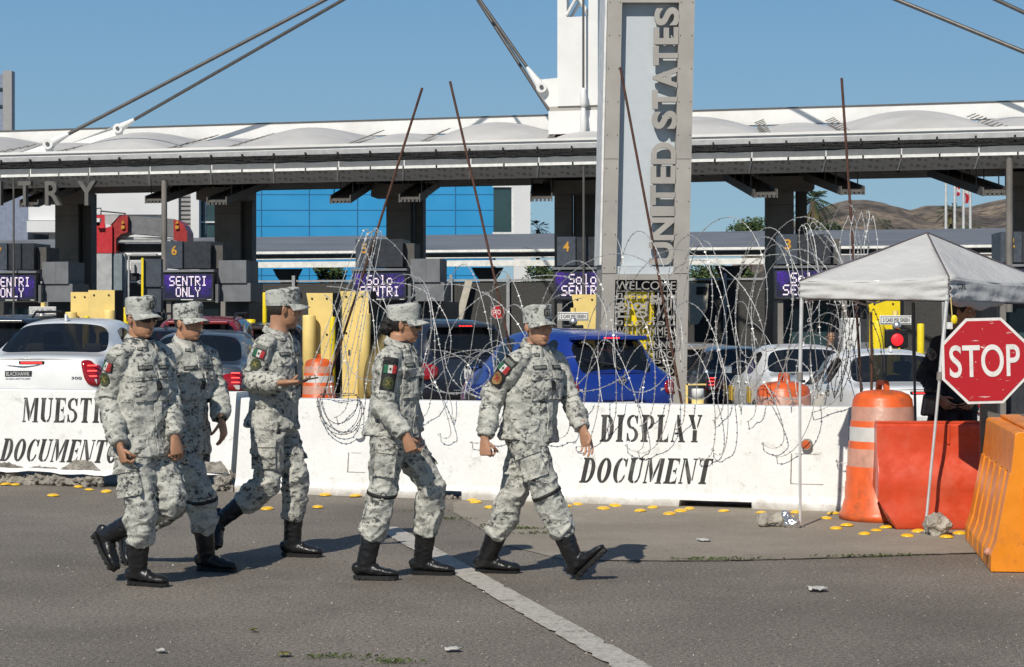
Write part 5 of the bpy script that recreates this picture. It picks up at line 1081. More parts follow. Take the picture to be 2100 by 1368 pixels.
mb = MB(); mb.box(sa, sb, 14, 14.03, -.3, 2.60, fn=W); mb.build("screen", "fence_dark", fen); mb = MB(); mb.box(sa, sb, 13.95, 14.05, 2.62, 2.68, fn=W); mb.build("top_rail", "fence_post", fen)
for px in (602, 925, 1042, 760, 1487, 1390, 1935, 450):
    s = sp(px, 13.9); mb = MB(); mb.box(s-.05, s+.05, 13.86, 13.94, -.8, 2.82, fn=W); mb.build("post", "fence_post", fen)
mb = MB(); mb.box(sa, sb, 13.7, 13.94, -.8, .55, fn=W); tag(mb.build("low_wall", "wall_gray", origin=W(sp(680, 14), 14, 0)), "low grey concrete wall under the dark screened fence", "wall")
# leaning pale board by the fence
mb = MB(); a = onW(938, 665, 13.5); b = onW(962, 575, 13.7); mb.prism([a+V((-.11, 0, 0)), a+V((.11, 0, 0)), b+V((.11, 0, 0)), b+V((-.11, 0, 0))], V((0, .05, 0))); tag(mb.build("leaning_board", "cabinet_cream", origin=a), "pale board leaning against the dark screened fence", "board")
mb = MB(); a = onW(1437, 600, 13.2); mb.prism([onW(1415, 580, 13.2), onW(1454, 582, 13.2), onW(1450, 635, 13.2), onW(1432, 665, 13.2), onW(1415, 665, 13.2)], V((0, .3, 0))); o = mb.build("shield_sign", "cabinet_cream", origin=a); tag(o, "cream shield shaped board right of the sign tower", "board"); mb = MB(); p, q = onW(1428, 588, 13.17), onW(1450, 604, 13.17); mb.add([onW(1428, 604, 13.17), onW(1448, 604, 13.17), onW(1450, 588, 13.17), onW(1428, 588, 13.17)], [(0, 1, 2, 3)]); mb.build("screen", "black_plastic", o)
# ------------------------------------------------------------------ buildings
def slab(mb, x0, x1, ytop, ybot, Y, d=.3, mi=0):
    a, b, c, e = P(x0, ybot, Y), P(x1, ybot, Y), P(x1, ytop, Y), P(x0, ytop, Y); mb.prism([a, b, c, e], V((0, d, 0)), mi)
bl = empty("office_building", P(760, 640, 89), "bright blue panelled office building behind the lanes", "building")
mb = MB(); slab(mb, 500, 1012, 300, 720, 89, 12); mb.build("wall", "bldg_blue", bl)
mb = MB()
for px in (536, 634, 733, 832, 934): slab(mb, px-.8, px+.8, 301, 719, 88.98, .018)
for i, py in enumerate((335, 368, 399, 431, 464, 498, 531, 565)): slab(mb, 500, 1012, py-.7, py+.7, 88.99, .008)
mb.build("panel_joint", "joint_blue", bl)
mb = MB(); slab(mb, 1012, 1052, 305, 480, 88.8, .3); mb.build("window", "win_glass", bl); mb = MB(); slab(mb, 1010, 1054, 381, 384, 88.7, .09); slab(mb, 1010, 1054, 476, 480, 88.7, .09); slab(mb, 1049, 1053, 305, 478, 88.72, .07); mb.build("window_frame", "frame_white", bl)
mb = MB(); slab(mb, 1053, 1088, 300, 720, 88.4, 11); mb.build("pilaster", "bldg_white", bl)
bw = empty("hall_building", P(270, 640, 87), "white clad building with a slatted corner left of the blue one", "building")
mb = MB(); slab(mb, 130, 340, 300, 440, 87, 8); slab(mb, 58, 116, 411, 452, 86, 6); slab(mb, 55, 118, 453, 476, 85.5, 6.5); mb.build("wall", "bldg_white", bw)
mb = MB(); slab(mb, 100, 365, 441, 720, 87.2, 8); mb.build("lower_wall", "bldg_white", bw)
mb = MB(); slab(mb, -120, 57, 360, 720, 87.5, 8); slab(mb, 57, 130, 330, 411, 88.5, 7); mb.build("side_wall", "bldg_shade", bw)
mb = MB(); slab(mb, 340, 366, 300, 720, 86.9, 8); slab(mb, 391, 408, 300, 720, 86.6, 8); mb.build("corner_post", "bldg_white", bw)
mb = MB(); slab(mb, 366, 391, 300, 720, 87.1, 8); 
for k in range(14): slab(mb, 366, 391, 385+k*9, 386.4+k*9, 87.05, .05, 1)
mb.build("slat_wall", ["bldg_gray", "column_dark"], bw)
mb = MB(); slab(mb, 408, 447, 300, 720, 87.2, 8); mb.build("window", "win_glass", bw); mb = MB(); slab(mb, 408, 447, 454, 457, 87.1, .09); slab(mb, 421, 423, 300, 480, 87.15, .04); mb.build("window_frame", "frame_white", bw)
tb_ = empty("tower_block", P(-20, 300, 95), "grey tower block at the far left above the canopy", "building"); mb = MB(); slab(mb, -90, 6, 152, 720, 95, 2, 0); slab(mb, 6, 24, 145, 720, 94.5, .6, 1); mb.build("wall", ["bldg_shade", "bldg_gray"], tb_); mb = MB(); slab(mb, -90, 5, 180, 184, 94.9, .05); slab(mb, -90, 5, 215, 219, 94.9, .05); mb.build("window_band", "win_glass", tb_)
# ------------------------------------------------------------------ scanner arch
sc_ = empty("vehicle_scanner", P(225, 640, 61.5), "red and grey vehicle scanner arch beside booth 6", "scanner")
mb = MB(); mb.prism([P(x, y, 61.5) for x, y in [(187, 519), (230, 519), (230, 462), (222, 466), (208, 468), (196, 466), (187, 462)]], V((0, .8, 0))); mb.prism([P(x, y, 62.32) for x, y in [(187, 462), (187, 448), (196, 442), (215, 440), (215, 500), (187, 500)]], V((0, .1, 0))); mb.build("red_housing", "scan_red", sc_)
mb = MB(); mb.prism([P(x, y, 61.6) for x, y in [(230.5, 519), (238, 519), (238, 490), (248, 480), (262, 476), (262, 442), (254, 441), (243, 446), (235, 456), (230.5, 462)]], V((0, 1.4, 0))); mb.prism([P(x, y, 61.6) for x, y in [(356, 449), (366, 452), (377, 462), (384, 476), (384, 500), (372, 497), (356, 492)]], V((0, 1.2, 0))); mb.build("side_housing", "scan_dark_red", sc_)
mb = MB(); mb.prism([P(x, y, 61.8) for x, y in [(262, 442), (356, 449), (356, 486), (262, 478)]], V((0, 1.0, 0))); mb.build("cross_head", "scan_gray", sc_)
mb = MB(); mb.prism([P(x, y, 61.7) for x, y in [(215, 441), (245, 441), (237, 450), (226, 462), (215, 458)]], V((0, .6, 0))); slab(mb, 187, 229, 520, 660, 61.5, .9); mb.build("column_panel", "scan_silver", sc_); mb = MB(); slab(mb, 230, 250, 520, 660, 61.6, .8); mb.build("column_side", "scan_blue", sc_)
mb = MB(); slab(mb, 240, 350, 492, 497, 61.7, .5, 0); slab(mb, 252, 330, 486, 491, 61.9, .3, 0); slab(mb, 240, 345, 500, 516, 62.1, .5, 1); slab(mb, 251, 256, 520, 660, 61.8, .2, 0); slab(mb, 262, 265, 522, 660, 61.5, .1, 0); slab(mb, 268, 320, 520, 524, 61.8, .3, 0); slab(mb, 268, 320, 538, 560, 61.9, .3, 0); slab(mb, 268, 330, 562, 575, 62, .3, 1); mb.build("rail_frame", ["scan_silver", "booth_black"], sc_)
for (a, b, r_) in [((197, 432), (197, 446), .02), ((205, 428), (205, 440), .02), ((187, 428), (206, 428), .02), ((206, 432), (256, 438), .02), ((220, 433), (220, 440), .02), ((256, 436), (256, 442), .02)]:
    pass
mb = MB(); mb.tube([P(190, 442, 62.4), P(190, 428, 62.4), P(207, 427, 62.4), P(207, 440, 62.4)], .022, 6); mb.tube([P(207, 433, 62.5), P(258, 438, 62.5)], .022, 6); mb.tube([P(256, 438, 62.5), P(256, 444, 62.5)], .022, 6); mb.build("guard_rail", "booth_black", sc_)
mb = MB(); mb.box(-.09, .09, -.2, .1, -.06, .06, fn=lambda x, y, z: P(201, 452, 61.4)+V((x, y, z))); mb.ell(P(201, 459, 61.35), (.07,)*3, None, 1, 12, 8); mb.build("camera", ["sign_white", "lens"], sc_)
for x in (252, 363):
    for y in (455, 466):
        mb = MB(); c = P(x, y, 61.55); mb.prism([c+V((-.05, 0, -.05)), c+V((.05, 0, -.05)), c+V((0, 0, .06))] if y == 455 else [c+V((-.05, 0, -.05)), c+V((.05, 0, -.05)), c+V((.05, 0, .05)), c+V((-.05, 0, .05))], V((0, -.02, 0))); mb.build("warning_sticker", "number_gold", sc_)
mb = MB(); slab(mb, 289.5, 294, 529, 640, 45.5, .06, 1); slab(mb, 295, 330, 531, 588, 45.6, .3, 0); slab(mb, 295, 330, 590, 640, 45.65, .3, 0); o = mb.build("barrier_cabinet", ["booth_navy", "vivid_yellow"], origin=P(312, 640, 45.6)); tag(o, "dark upright cabinet with a yellow edge left of booth 6", "cabinet")
# ------------------------------------------------------------------ yellow guards, lane signs, bollards
def gl(Y, X=0): return gz(X, Y)
def guard(px, x0, x1, ytop, Y, label, notch=None, post=None):
    o = empty("booth_guard", P((x0+x1)/2, 640, Y), label, "crash guard", "yellow steel guards in front of the booths"); a, b = P(x0, ytop, Y), P(x1, ytop, Y); g = gl(Y, a.x)-.02; mb = MB(); w_ = b.x-a.x
    poly = [V((a.x, Y, a.z)), V((b.x, Y, b.z)), V((b.x, Y, g)), V((a.x+w_*.3, Y, g)), V((a.x+w_*.3, Y, a.z-.9)), V((a.x+w_*.15, Y, a.z-.72)), V((a.x+w_*(.15 if notch else 0), Y, a.z-.66)), V((a.x, Y, a.z-.5))] if notch else [V((a.x, Y, a.z)), V((b.x, Y, b.z)), V((b.x, Y, g)), V((a.x+.08*w_, Y, g)), V((a.x+.08*w_, Y, a.z-.2)), ]
    mb.prism(poly, V((0, .06, 0))); mb.prism([V((b.x+.002, Y+.03, b.z)), V((b.x+.10, Y+.25, b.z)), V((b.x+.10, Y+.25, g)), V((b.x+.002, Y+.03, g))], V((.02, .02, 0)), 1); mb.build("plate", ["cream_yellow", "bolt"], o)
    for fx in (.22, .78): 
        for dz in (.1, .75): c = V((a.x+w_*fx, Y-.012, a.z-dz)); mb = MB(); mb.tube([c, c+V((0, .015, 0))], .02, 8); mb.build("bolt", "bolt", o)
    if post is not None:
        c = P(post, 640, Y-.15); mb = MB(); mb.lathe([(.12, g), (.12, a.z-.42), (.11, a.z-.40), (0, a.z-.395)], (c.x, c.y, 0), 16); mb.build("post", "cream_yellow", o)
    return o
guard(0, 145, 182, 599, 40, "notched cream yellow steel guard, left one of the joined pair by booth 7", True, 146); guard(0, 181, 235, 595, 39.8, "cream yellow steel guard, right one of the joined pair by booth 7", True, 224)
guard(0, 628, 682, 601, 36, "cream yellow steel guard behind the phone holder's face", None, 634); guard(0, 697, 756, 597, 35.6, "tall cream yellow steel guard left of the woman soldier", None, 747)
guard(0, 1172, 1226, 604, 39, "cream yellow steel guard left of the sign tower under booth 4", None, None)
o = guard(0, 1778, 1846, 612, 36, "vivid yellow steel guard seen under the white tent", None, 1800)
for ch in o.children:
    if ch.name.startswith(("plate", "post")): ch.data.materials[0] = MATS["vivid_yellow"]
def cars_sign(x0, x1, y0, y1, Y, label, lit=False):
    a, b = P(x0, y1, Y), P(x1, y0, Y); w_, h = b.x-a.x, b.z-a.z; o = empty("lane_signal", P((x0+x1)/2, 640, Y), label, "lane sign", "2 CARS PER GREEN lane signs"); mb = MB()
    mb.box(0, w_, 0, .03, 0, h, fn=lambda x, y, z: a+V((x, y, z)), bev=.012); mb.build("sign_board", "sign_white", o); mb = MB(); m_ = .018; t_ = .008
    for q in ((m_, w_-m_, h-m_-t_, h-m_), (m_, w_-m_, m_, m_+t_), (m_, m_+t_, m_+t_, h-m_-t_), (w_-m_-t_, w_-m_, m_+t_, h-m_-t_)): mb.box(q[0], q[1], -.004, 0, q[2], q[3], fn=lambda x, y, z: a+V((x, y, z)))
    put_text(mb, "2 CARS PER GREEN", a+V((w_*.10, -.001, h*.30)), (1, 0, 0), (0, 0, 1), w_*.8, h*.40, .004, off=.01); mb.build("lettering", "core_ink", o)
    c = a+V((w_*.5, .02, 0)); mb = MB(); g = gl(Y, c.x); mb.tube([V((c.x, Y+.08, g-.02)), V((c.x, Y+.08, c.z+h+.08))], .05, 10); mb.build("post", "cream_yellow", o)
    mb = MB(); k = .14; cc = c+V((0, -.05, -.235)); mb.box(-.19, .19, -.05, .1, -.16, .16, fn=lambda x, y, z: cc+V((x, y, z)), bev=.02); hd = mb.build("signal_head", "black_plastic", o); mb = MB(); mb.ell(cc+V((0, -.06, -.02)), (.105, .035, .105), None, 0, 20, 12); mb.build("signal_lens", "signal_red" if lit else "lens", hd)
    mb = MB(); mb.lathe([(.06, 0), (.08, .05), (.05, .12), (0, .13)], (cc.x, cc.y-.02, cc.z+.165), 14); mb.build("beacon", "galv", o)
cars_sign(59, 115, 629, 647, 38, "2 CARS PER GREEN sign above the white sedan"); cars_sign(1144, 1207, 640, 658, 37, "2 CARS PER GREEN sign above the blue hatchback"); cars_sign(1804, 1872, 647, 666, 34, "2 CARS PER GREEN sign over a lit red lane light under the tent", True)
def bollard(px, y0, Y, r, label):
    c = P(px, 640, Y); g = gl(Y, c.x)-.02; z = P(px, y0, Y).z; mb = MB(); mb.lathe([(r, g), (r, z-.02), (r*.85, z), (0, z+.005)], (c.x, c.y, 0), 16); o = mb.build("bollard", "vivid_yellow", origin=(c.x, c.y, g)); tag(o, label, "bollard")
bollard(682, 650, 34, .05, "thin bright yellow bollard between the two cream guards"); bollard(1888, 664, 33, .06, "bright yellow bollard beside the officer in black"); bollard(178, 648, 38, .055, "short yellow bollard in front of the joined guards"); bollard(543, 600, 44, .05, "tall yellow bollard left of the phone holder's cap"); bollard(514, 655, 44, .11, "squat yellow bollard behind the dark figure by booth 6"); bollard(249, 630, 44, .05, "thin yellow bollard left of the sunglasses soldier's cap, first of two"); bollard(259, 630, 44.4, .06, "yellow bollard touching the sunglasses soldier's cap, second of two")
# yellow framed drum beside the blue hatchback
c = P(1431, 640, 26); g = gz(c.x, 26); mb = MB(); zt = P(1431, 797, 26).z; mb.lathe([(.075, zt-.35), (.08, zt-.30), (.08, zt-.13)], c-V((0, 0, c.z)), 18, 0); mb.lathe([(.08, zt-.129), (.08, zt-.01), (.07, zt), (0, zt)], c-V((0, 0, c.z)), 18, 1); mb.box(-.14, .12, .1, .13, -.02, 0, 0, fn=lambda x, y, z: V((c.x, c.y, zt+.06))+V((x, y, z))); mb.box(-.15, -.12, .1, .13, -.6, 0, 0, fn=lambda x, y, z: V((c.x, c.y, zt+.06))+V((x, y, z))); mb.box(-.15, .12, -.1, .14, -.62, -.36, 0, fn=lambda x, y, z: V((c.x, c.y, zt))+V((x, y, z))); mb.box(-.12, .1, -.1, .12, g-zt, -.625, 0, fn=lambda x, y, z: V((c.x, c.y, zt))+V((x, y, z)))
tag(mb.build("pump_stand", ["cream_yellow", "sign_white"], origin=(c.x, c.y, g)), "small cream and white canister on a yellow stand right of the tower foot", "canister")
# small far stop sign, cabinets
def stop_sign(name, c, rad, tilt, label, mat="stop_red", post=None, facing=V((0, -1, 0))):
    rt = V((0, 0, 1)).cross(facing)*1.0; rt = V((1, 0, 0)) if rt.x < 0 else rt; n = facing; o = empty(name, V((c.x, c.y, 0)), label, "stop sign"); rtn = V((-facing.y, facing.x, 0)).normalized()
    def oc(r, d): return [c+(rtn*math.cos(R(22.5+45*k+tilt))+V((0, 0, 1))*math.sin(R(22.5+45*k+tilt)))*r+n*d for k in range(8)]
    mb = MB(); mb.prism(oc(rad, 0), -n*.006); mb.build("rim", "sign_white", o); mb = MB(); mb.prism(oc(rad*.935, .0005), n*.003); fc = mb.build("face", mat, o)
    xd = (rtn*math.cos(R(tilt))+V((0, 0, 1))*math.sin(R(tilt))); yd = -rtn*math.sin(R(tilt))+V((0, 0, 1))*math.cos(R(tilt)); mb = MB(); w_ = rad*1.52; h = rad*.70; put_text(mb, "STOP", c-xd*w_/2-yd*h*.5+n*.0045, xd, yd, w_, h, .003, off=.012); mb.build("lettering", "sign_white", o)
    mb = MB(); mb.box(-.025, .025, .008, .05, 0, c.z+rad*.6-post if post is not None else c.z, fn=lambda x, y, z: V((c.x, c.y, post or 0))+rtn*x-n*y+V((0, 0, z))); mb.build("post", "trim_black", o); return o
stop_sign("stop_sign", P(1021, 640, 47), .165, 4, "small far stop sign partly behind a rusty rod", post=-.6)
mb = MB(); c = P(1748, 640, 34); g = gz(c.x, 34)-.02; zt = P(1748, 652, 34).z; mb.box(-.14, .14, 0, .4, g, zt, fn=lambda x, y, z: V((c.x+x*(1.3 if z < .5 else 1), c.y+y, z)), bev=.02); tag(mb.build("cabinet", "sign_white", origin=(c.x, c.y, g)), "white cabinet behind the right hand wire bundle", "cabinet")
# ------------------------------------------------------------------ cars
def stations(kind):
    # x, zbottom, half width, z of widest, z belt, half width at belt, half width of roof, z roof, glasshouse?
    if kind == 'sedan':
        return [(0, .40, .84, .66, .97, .74, 0, .99), (.10, .30, .89, .64, 1.0, .79, 0, 1.02), (.55, .24, .93, .62, 1.0, .83, 0, 1.03), (.98, .24, .94, .62, .99, .84, 0, 1.035),
                (1.62, .24, .94, .62, .975, .85, .57, 1.42), (1.76, .24, .94, .62, .97, .85, .59, 1.45), (2.52, .24, .94, .62, .955, .855, .61, 1.485), (2.60, .24, .94, .62, .953, .855, .61, 1.485), (3.22, .24, .94, .62, .93, .85, .57, 1.42), (3.92, .24, .93, .62, .92, .82, 0, .95), (4.5, .26, .90, .58, .82, .78, 0, .85), (4.75, .30, .80, .52, .70, .66, 0, .72), (4.82, .36, .68, .5, .6, .55, 0, .62)]
    if kind == 'hatch':
        return [(0, .38, .80, .66, .93, .76, 0, .95), (.06, .30, .85, .66, .955, .795, .50, .985), (.42, .22, .885, .64, .955, .81, .545, 1.40), (.55, .22, .89, .64, .955, .815, .58, 1.475), (.95, .22, .90, .64, .945, .82, .60, 1.51), (1.03, .22, .90, .64, .945, .82, .60, 1.515), (1.85, .22, .90, .64, .935, .82, .61, 1.525), (1.93, .22, .90, .64, .93, .82, .61, 1.525), (2.55, .22, .90, .64, .92, .82, .57, 1.46), (3.25, .22, .89, .62, .90, .79, 0, .93), (3.7, .26, .84, .58, .80, .72, 0, .84), (3.88, .32, .70, .52, .62, .58, 0, .64)]
    return [(0, .45, .90, .78, 1.12, .84, 0, 1.14), (.06, .36, .95, .78, 1.14, .88, .58, 1.17), (.34, .30, .99, .76, 1.14, .90, .66, 1.66), (.48, .30, .99, .76, 1.14, .90, .69, 1.735), (1.15, .30, 1.0, .74, 1.12, .91, .71, 1.775), (1.23, .30, 1.0, .74, 1.12, .91, .71, 1.775), (2.15, .30, 1.0, .74, 1.10, .91, .72, 1.785), (2.23, .30, 1.0, .74, 1.10, .91, .72, 1.785), (3.0, .30, 1.0, .74, 1.08, .91, .68, 1.71), (3.75, .30, .99, .72, 1.06, .88, 0, 1.10), (4.6, .32, .95, .68, 1.0, .82, 0, 1.04), (4.9, .4, .80, .6, .75, .66, 0, .78)]
SRF = {}
def make_car(kind, px, Y, h, paintm, label, L=None, sx=1.0, sy=1.0, sz=1.0, lampf=.62, brake=True, lit=False, group="cars waiting in the lanes", interior=True, badge=None, dz=0.0, lampz=(0, 1), rails=False):
    st = stations(kind); g0 = P(px, 642, Y); ground = gz(g0.x, Y)+dz; base = V((g0.x, Y, ground)); fw = V((-math.sin(R(h)), math.cos(R(h)), 0)); lf = V((-fw.y, fw.x, 0))
    loc = lambda x, y, z: base+fw*(x*sx)+lf*(y*sy)+V((0, 0, z*sz))
    def sec(q):
        x, zb, wM, zm, zB, wB, wR, zr = q
        if wR == 0: top = [(wB*.88, zr-.004), (wB*.55, zr+.012), (0, zr+.02)]
        else: top = [(wR+.02, zr-.085), (wR-.07, zr-.012), (0, zr+.012)]
        return [(0, zb), (wM*.86, zb), (wM*.97, zb+.10), (wM, zm), (wB+.035, zB-.07), (wB, zB)]+top
    S = [sec(q) for q in st]; n = 9; vs = []; idx = {}
    for i, s in enumerate(S):
        x = st[i][0]
        for j, (y, z) in enumerate(s):
            bend = 0
            if i == 0: bend = -.055*(1-min(1, (y/.85)**2))+ (.05 if j in (1, 0) else 0)-(0.03 if j in (2, 3) else 0)+(.05 if j >= 5 else 0)
            if i == len(S)-1: bend = .12*(1-min(1, (y/.8)**2))
            idx[(i, j, 1)] = len(vs); vs.append((x+bend, y, z))
            if j in (0, 8): idx[(i, j, -1)] = idx[(i, j, 1)]
            else: idx[(i, j, -1)] = len(vs); vs.append((x+bend, -y, z))
    fs = []; mt = []
    roof = [i for i, q in enumerate(st) if q[6] > 0]; r0, r1 = roof[0], roof[-1]
    pill = {'sedan': [(r0+1, r0+2), (r0+3, r0+4)], 'hatch': [(r0+2, r0+3), (r0+4, r0+5), (r0+6, r0+7)], 'suv': [(r0+2, r0+3), (r0+4, r0+5), (r0+6, r0+7)]}[kind]
    wins = {(a, b) for a, b in pill}
    for i in range(len(S)-1):
        for j in range(n-1):
            for sd in (1, -1):
                f = [idx[(i, j, sd)], idx[(i, j+1, sd)], idx[(i+1, j+1, sd)], idx[(i+1, j, sd)]]
                m = 0
                if j == 5 and (i, i+1) in wins: m = 1
                if j == 5 and kind == 'sedan' and i == r1: m = 1
                if kind == 'sedan' and i == r0-1 and j in (6, 7): m = 2
                if kind != 'sedan' and i == 1 and j in (6, 7): m = 2
                if i == r1 and j in (6, 7): m = 3
                if i == 0 and j == 3 : m = 4
                fs.append(f if sd == -1 else f[::-1]); mt.append(m)
    # rear and front closing grids
    for i, rev in ((0, False), (len(S)-1, True)):
        inner = {}
        for j in range(1, 8):
            y, z = S[i][j]; x = vs[idx[(i, j, 1)]][0]
            for sd in (1, -1): inner[(j, sd)] = len(vs); vs.append((x-(.03 if not rev else -.04), sd*y*lampf, z))
            inner[(j, 0)] = len(vs); vs.append((x-(.05 if not rev else -.06), 0, z))
        def q(f, sd, m):
            fs.append(f if (sd == 1) != rev else f[::-1]); mt.append(m)
        for j in range(1, 7):
            for sd in (1, -1):
                m = 4 if ((j == 3 or (j == 4 and kind == 'sedan' and lampf > .7)) and not rev) else 0
                q([idx[(i, j, sd)], inner[(j, sd)], inner[(j+1, sd)], idx[(i, j+1, sd)]], sd, m)
                q([inner[(j, sd)], inner[(j, 0)], inner[(j+1, 0)], inner[(j+1, sd)]], sd, 0)
        for sd in (1, -1):
            q([idx[(i, 7, sd)], inner[(7, sd)], inner[(7, 0)], idx[(i, 8, 1)]], sd, 0); q([idx[(i, 0, 1)], inner[(1, 0)], inner[(1, sd)], idx[(i, 1, sd)]], sd, 0)
    me = bpy.data.meshes.new("tmp"); me.from_pydata(vs, [], fs); me.polygons.foreach_set("material_index", mt)
    for k in range(5): me.materials.append(None)
    me.update(); ob = bpy.data.objects.new("tmp", me); COL.objects.link(ob); md = ob.modifiers.new("s", 'SUBSURF'); md.levels = 2
    # firm the window openings and shut lines
    bm = bmesh.new(); bm.from_mesh(me); cl = bm.edges.layers.float.get("crease_edge") or bm.edges.layers.float.new("crease_edge")
    for e in bm.edges:
        ms = {f.material_index for f in e.link_faces}
        if len(ms) > 1: e[cl] = 1.0 if 4 in ms else .8
    bmesh.ops.recalc_face_normals(bm, faces=bm.faces); bm.to_mesh(me); bm.free()
    dg = bpy.context.evaluated_depsgraph_get(); ev = bpy.data.meshes.new_from_object(ob.evaluated_get(dg)); bpy.data.objects.remove(ob)
    co = vco(ev); root = empty("parked_car", base, label, "car", group); parts = {}
    for p in ev.polygons: parts.setdefault(p.material_index, []).append(tuple(p.vertices))
    names = {0: ("body", paintm), 1: ("side_window", "car_glass"), 2: ("rear_window", "car_glass"), 3: ("windscreen", "car_glass"), 4: ("tail_lamp", "lamp_red")}
    for k, fl in parts.items():
        groups = [fl]
        if k in (1, 4): groups = [[f for f in fl if sum(co[i][1] for i in f) > 0], [f for f in fl if sum(co[i][1] for i in f) <= 0]]
        for gl_ in groups:
            used = sorted({i for f in gl_ for i in f}); mp = {v: i for i, v in enumerate(used)}; mb = MB(); mb.add([loc(*co[v]) for v in used], [tuple(mp[i] for i in f) for f in gl_], 0, True)
            o = mb.build(names[k][0], names[k][1], root)
            if k == 4:
                md = o.modifiers.new("t", 'SOLIDIFY'); md.thickness = .02; md.offset = 1
                ys = [co[v][1] for v in used]; sd = 1 if sum(ys) > 0 else -1; z0 = min(co[v][2] for v in used); z1 = max(co[v][2] for v in used); yo = max(abs(y) for y in ys)
                mb = MB(); lampx = min(co[v][0] for v in used)
                if lit:
                    for r_ in range(3): mb.box(-.035, -.02, yo*.80, yo*.93, z0+.12+.065*r_, z0+.135+.065*r_, fn=lambda x, y, z: loc(lampx+x+.05*(y/yo)**2, sd*y, z))
                    mb.build("lamp_glow", "brake_hot", o)
                mb = MB(); mb.box(-.024, -.005, yo*.70, yo*.93, z0+.03, z0+.09, fn=lambda x, y, z: loc(lampx+x+.045*(y/yo)**2, sd*y, z)); mb.build("reverse_lamp", "lamp_clear", o)
    tri = BVHTree.FromPolygons([loc(*v) for v in co], [tuple(p.vertices) for p in ev.polygons]); bpy.data.meshes.remove(ev)
    def srf(y, z):
        h_ = tri.ray_cast(loc(-1.5, y, z), fw, 4); return ((h_[0]-loc(0, y, z)).dot(fw)/sx) if h_[0] else 0
    root['_'] = 0; del root['_']; SRF[root.name] = srf
    Lc = st[-1][0]; W_ = max(q[2] for q in st)
    for wx in (Lc*.19 if kind == 'sedan' else Lc*.15, Lc*.80):
        for sd in (1, -1):
            c = loc(wx, sd*(W_-.11), .325/sz); mb = MB(); ax = lf*sd; mb.lathe([(.12, .12), (.22, .125), (.30, .11), (.325, .06), (.325, -.06), (.30, -.11), (.2, -.11)], c, 24, ax=ax); wl = mb.build("wheel", "tyre", root); mb = MB(); mb.lathe([(.0, .105), (.05, .11), (.08, .095), (.17, .10), (.215, .122), (.22, .10)], c, 24, ax=ax); mb.build("rim", "rim", wl)
    xa = st[r1][0]+.25
    for sd in (1, -1):
        zb = st[r1][4]; mb = MB(); c = lambda x, y, z: loc(xa+x, sd*(st[r1][5]+.02+y), zb+z); mb.box(-.04, .06, .04, .24, .02, .17, fn=c, bev=.03); mb.box(0, .04, -.02, .05, .03, .07, fn=c); mr = mb.build("wing_mirror", "black_plastic" if paintm != "paint_white" or sz < .99 else "black_plastic", root); mb = MB(); mb.add([c(-.043, .06, .04), c(-.043, .22, .04), c(-.043, .22, .15), c(-.043, .06, .15)], [(0, 1, 2, 3)]); mb.build("mirror_glass", "chrome", mr)
    for sd in (1, -1):
        for dx in pill[:2]:
            xx = (st[dx[0]][0]*.75+st[dx[1]][0]*.25)+.05; mb = MB(); mb.box(0, .17, -.005, .03, 0, .028, fn=lambda x, y, z: loc(xx+x, sd*(st[dx[0]][5]+.035+y), st[dx[0]][4]-.13+z), bev=.01); mb.build("door_handle", paintm if kind == 'sedan' else "trim_black", root)
        mb = MB(); ln_ = []
        for (a, b) in pill: ln_.append(st[a][0]-.04)
        for x in ln_[:2]+[st[r1][0]-.0]:
            q = min(st, key=lambda q: abs(q[0]-x)); mb.tube([loc(x, sd*(q[5]+.002), q[4]), loc(x, sd*(q[5]+.042), q[4]-.08), loc(x, sd*(q[2]+.002), q[3]), loc(x, sd*(q[2]*.97+.002), q[1]+.12)], .004, 4)
        mb.build("door_seam", "trim_black", root)
    # tail furniture
    zB = st[0][4]; zp_ = .56 if kind == 'sedan' else .50
    mb = MB(); mb.box(-.125, -.105, -.16, .16, zp_-.08, zp_+.08, fn=loc, bev=.006); mb.build("number_plate", "plate", root)
    mb = MB(); mb.tube([loc(-.11, -.55, .30), loc(-.13, 0, .29), loc(-.11, .55, .30)], .03, 8); mb.tube([loc(-.10, -.70, .50), loc(-.14, 0, .50), loc(-.10, .70, .50)], .008, 6); mb.build("bumper_trim", "trim_black", root)
    if kind == 'sedan':
        xb = (st[r0-1][0]*.30+st[r0][0]*.70); zb = st[r0-1][7]*.30+st[r0][7]*.70
        if brake:
            mb = MB(); xq = srf(0, .945)+.10; mb.box(-.12, -.06, -.16, .16, -.02, .02, fn=lambda x, y, z: loc(xq+x, y, z+.945), bev=.008); bh = mb.build("brake_lamp", "trim_black", root); mb = MB(); mb.box(-.124, -.1205, -.13, .13, -.012, .010, fn=lambda x, y, z: loc(xq+x, y, z+.945)); mb.build("brake_glow", "brake_light", bh)
        mb = MB(); mb.prism([loc(1.75+a, .012, 1.475+b) for a, b in ((-.06, -.02), (.14, -.02), (.12, .0), (-.02, .055), (-.06, .06))], -lf*.024*sy); mb.build("roof_fin", paintm, root)
    else:
        zt = st[2][7]; xt = st[2][0]
        mb = MB(); mb.box(xt-.16, xt+.05, -.55, .55, zt-.02, zt+.035, fn=loc, bev=.015); sp_ = mb.build("roof_spoiler", paintm, root)
        mb = MB()
        for k in range(5): mb.box(xt-.168, xt-.161, -.12+.05*k, -.085+.05*k, zt-.002, zt+.018, fn=loc)
        mb.build("brake_glow", "brake_light", sp_)
        mb = MB(); mb.tube([loc(.02, -.02, zB+.06), loc(.09, .06, zB+.13), loc(.12, .48, zB+.20)], [.03, .016, .008], 6); mb.tube([loc(.075, .12, zB+.11), loc(.14, .52, zB+.22)], .007, 4); mb.build("rear_wiper", "trim_black", root)
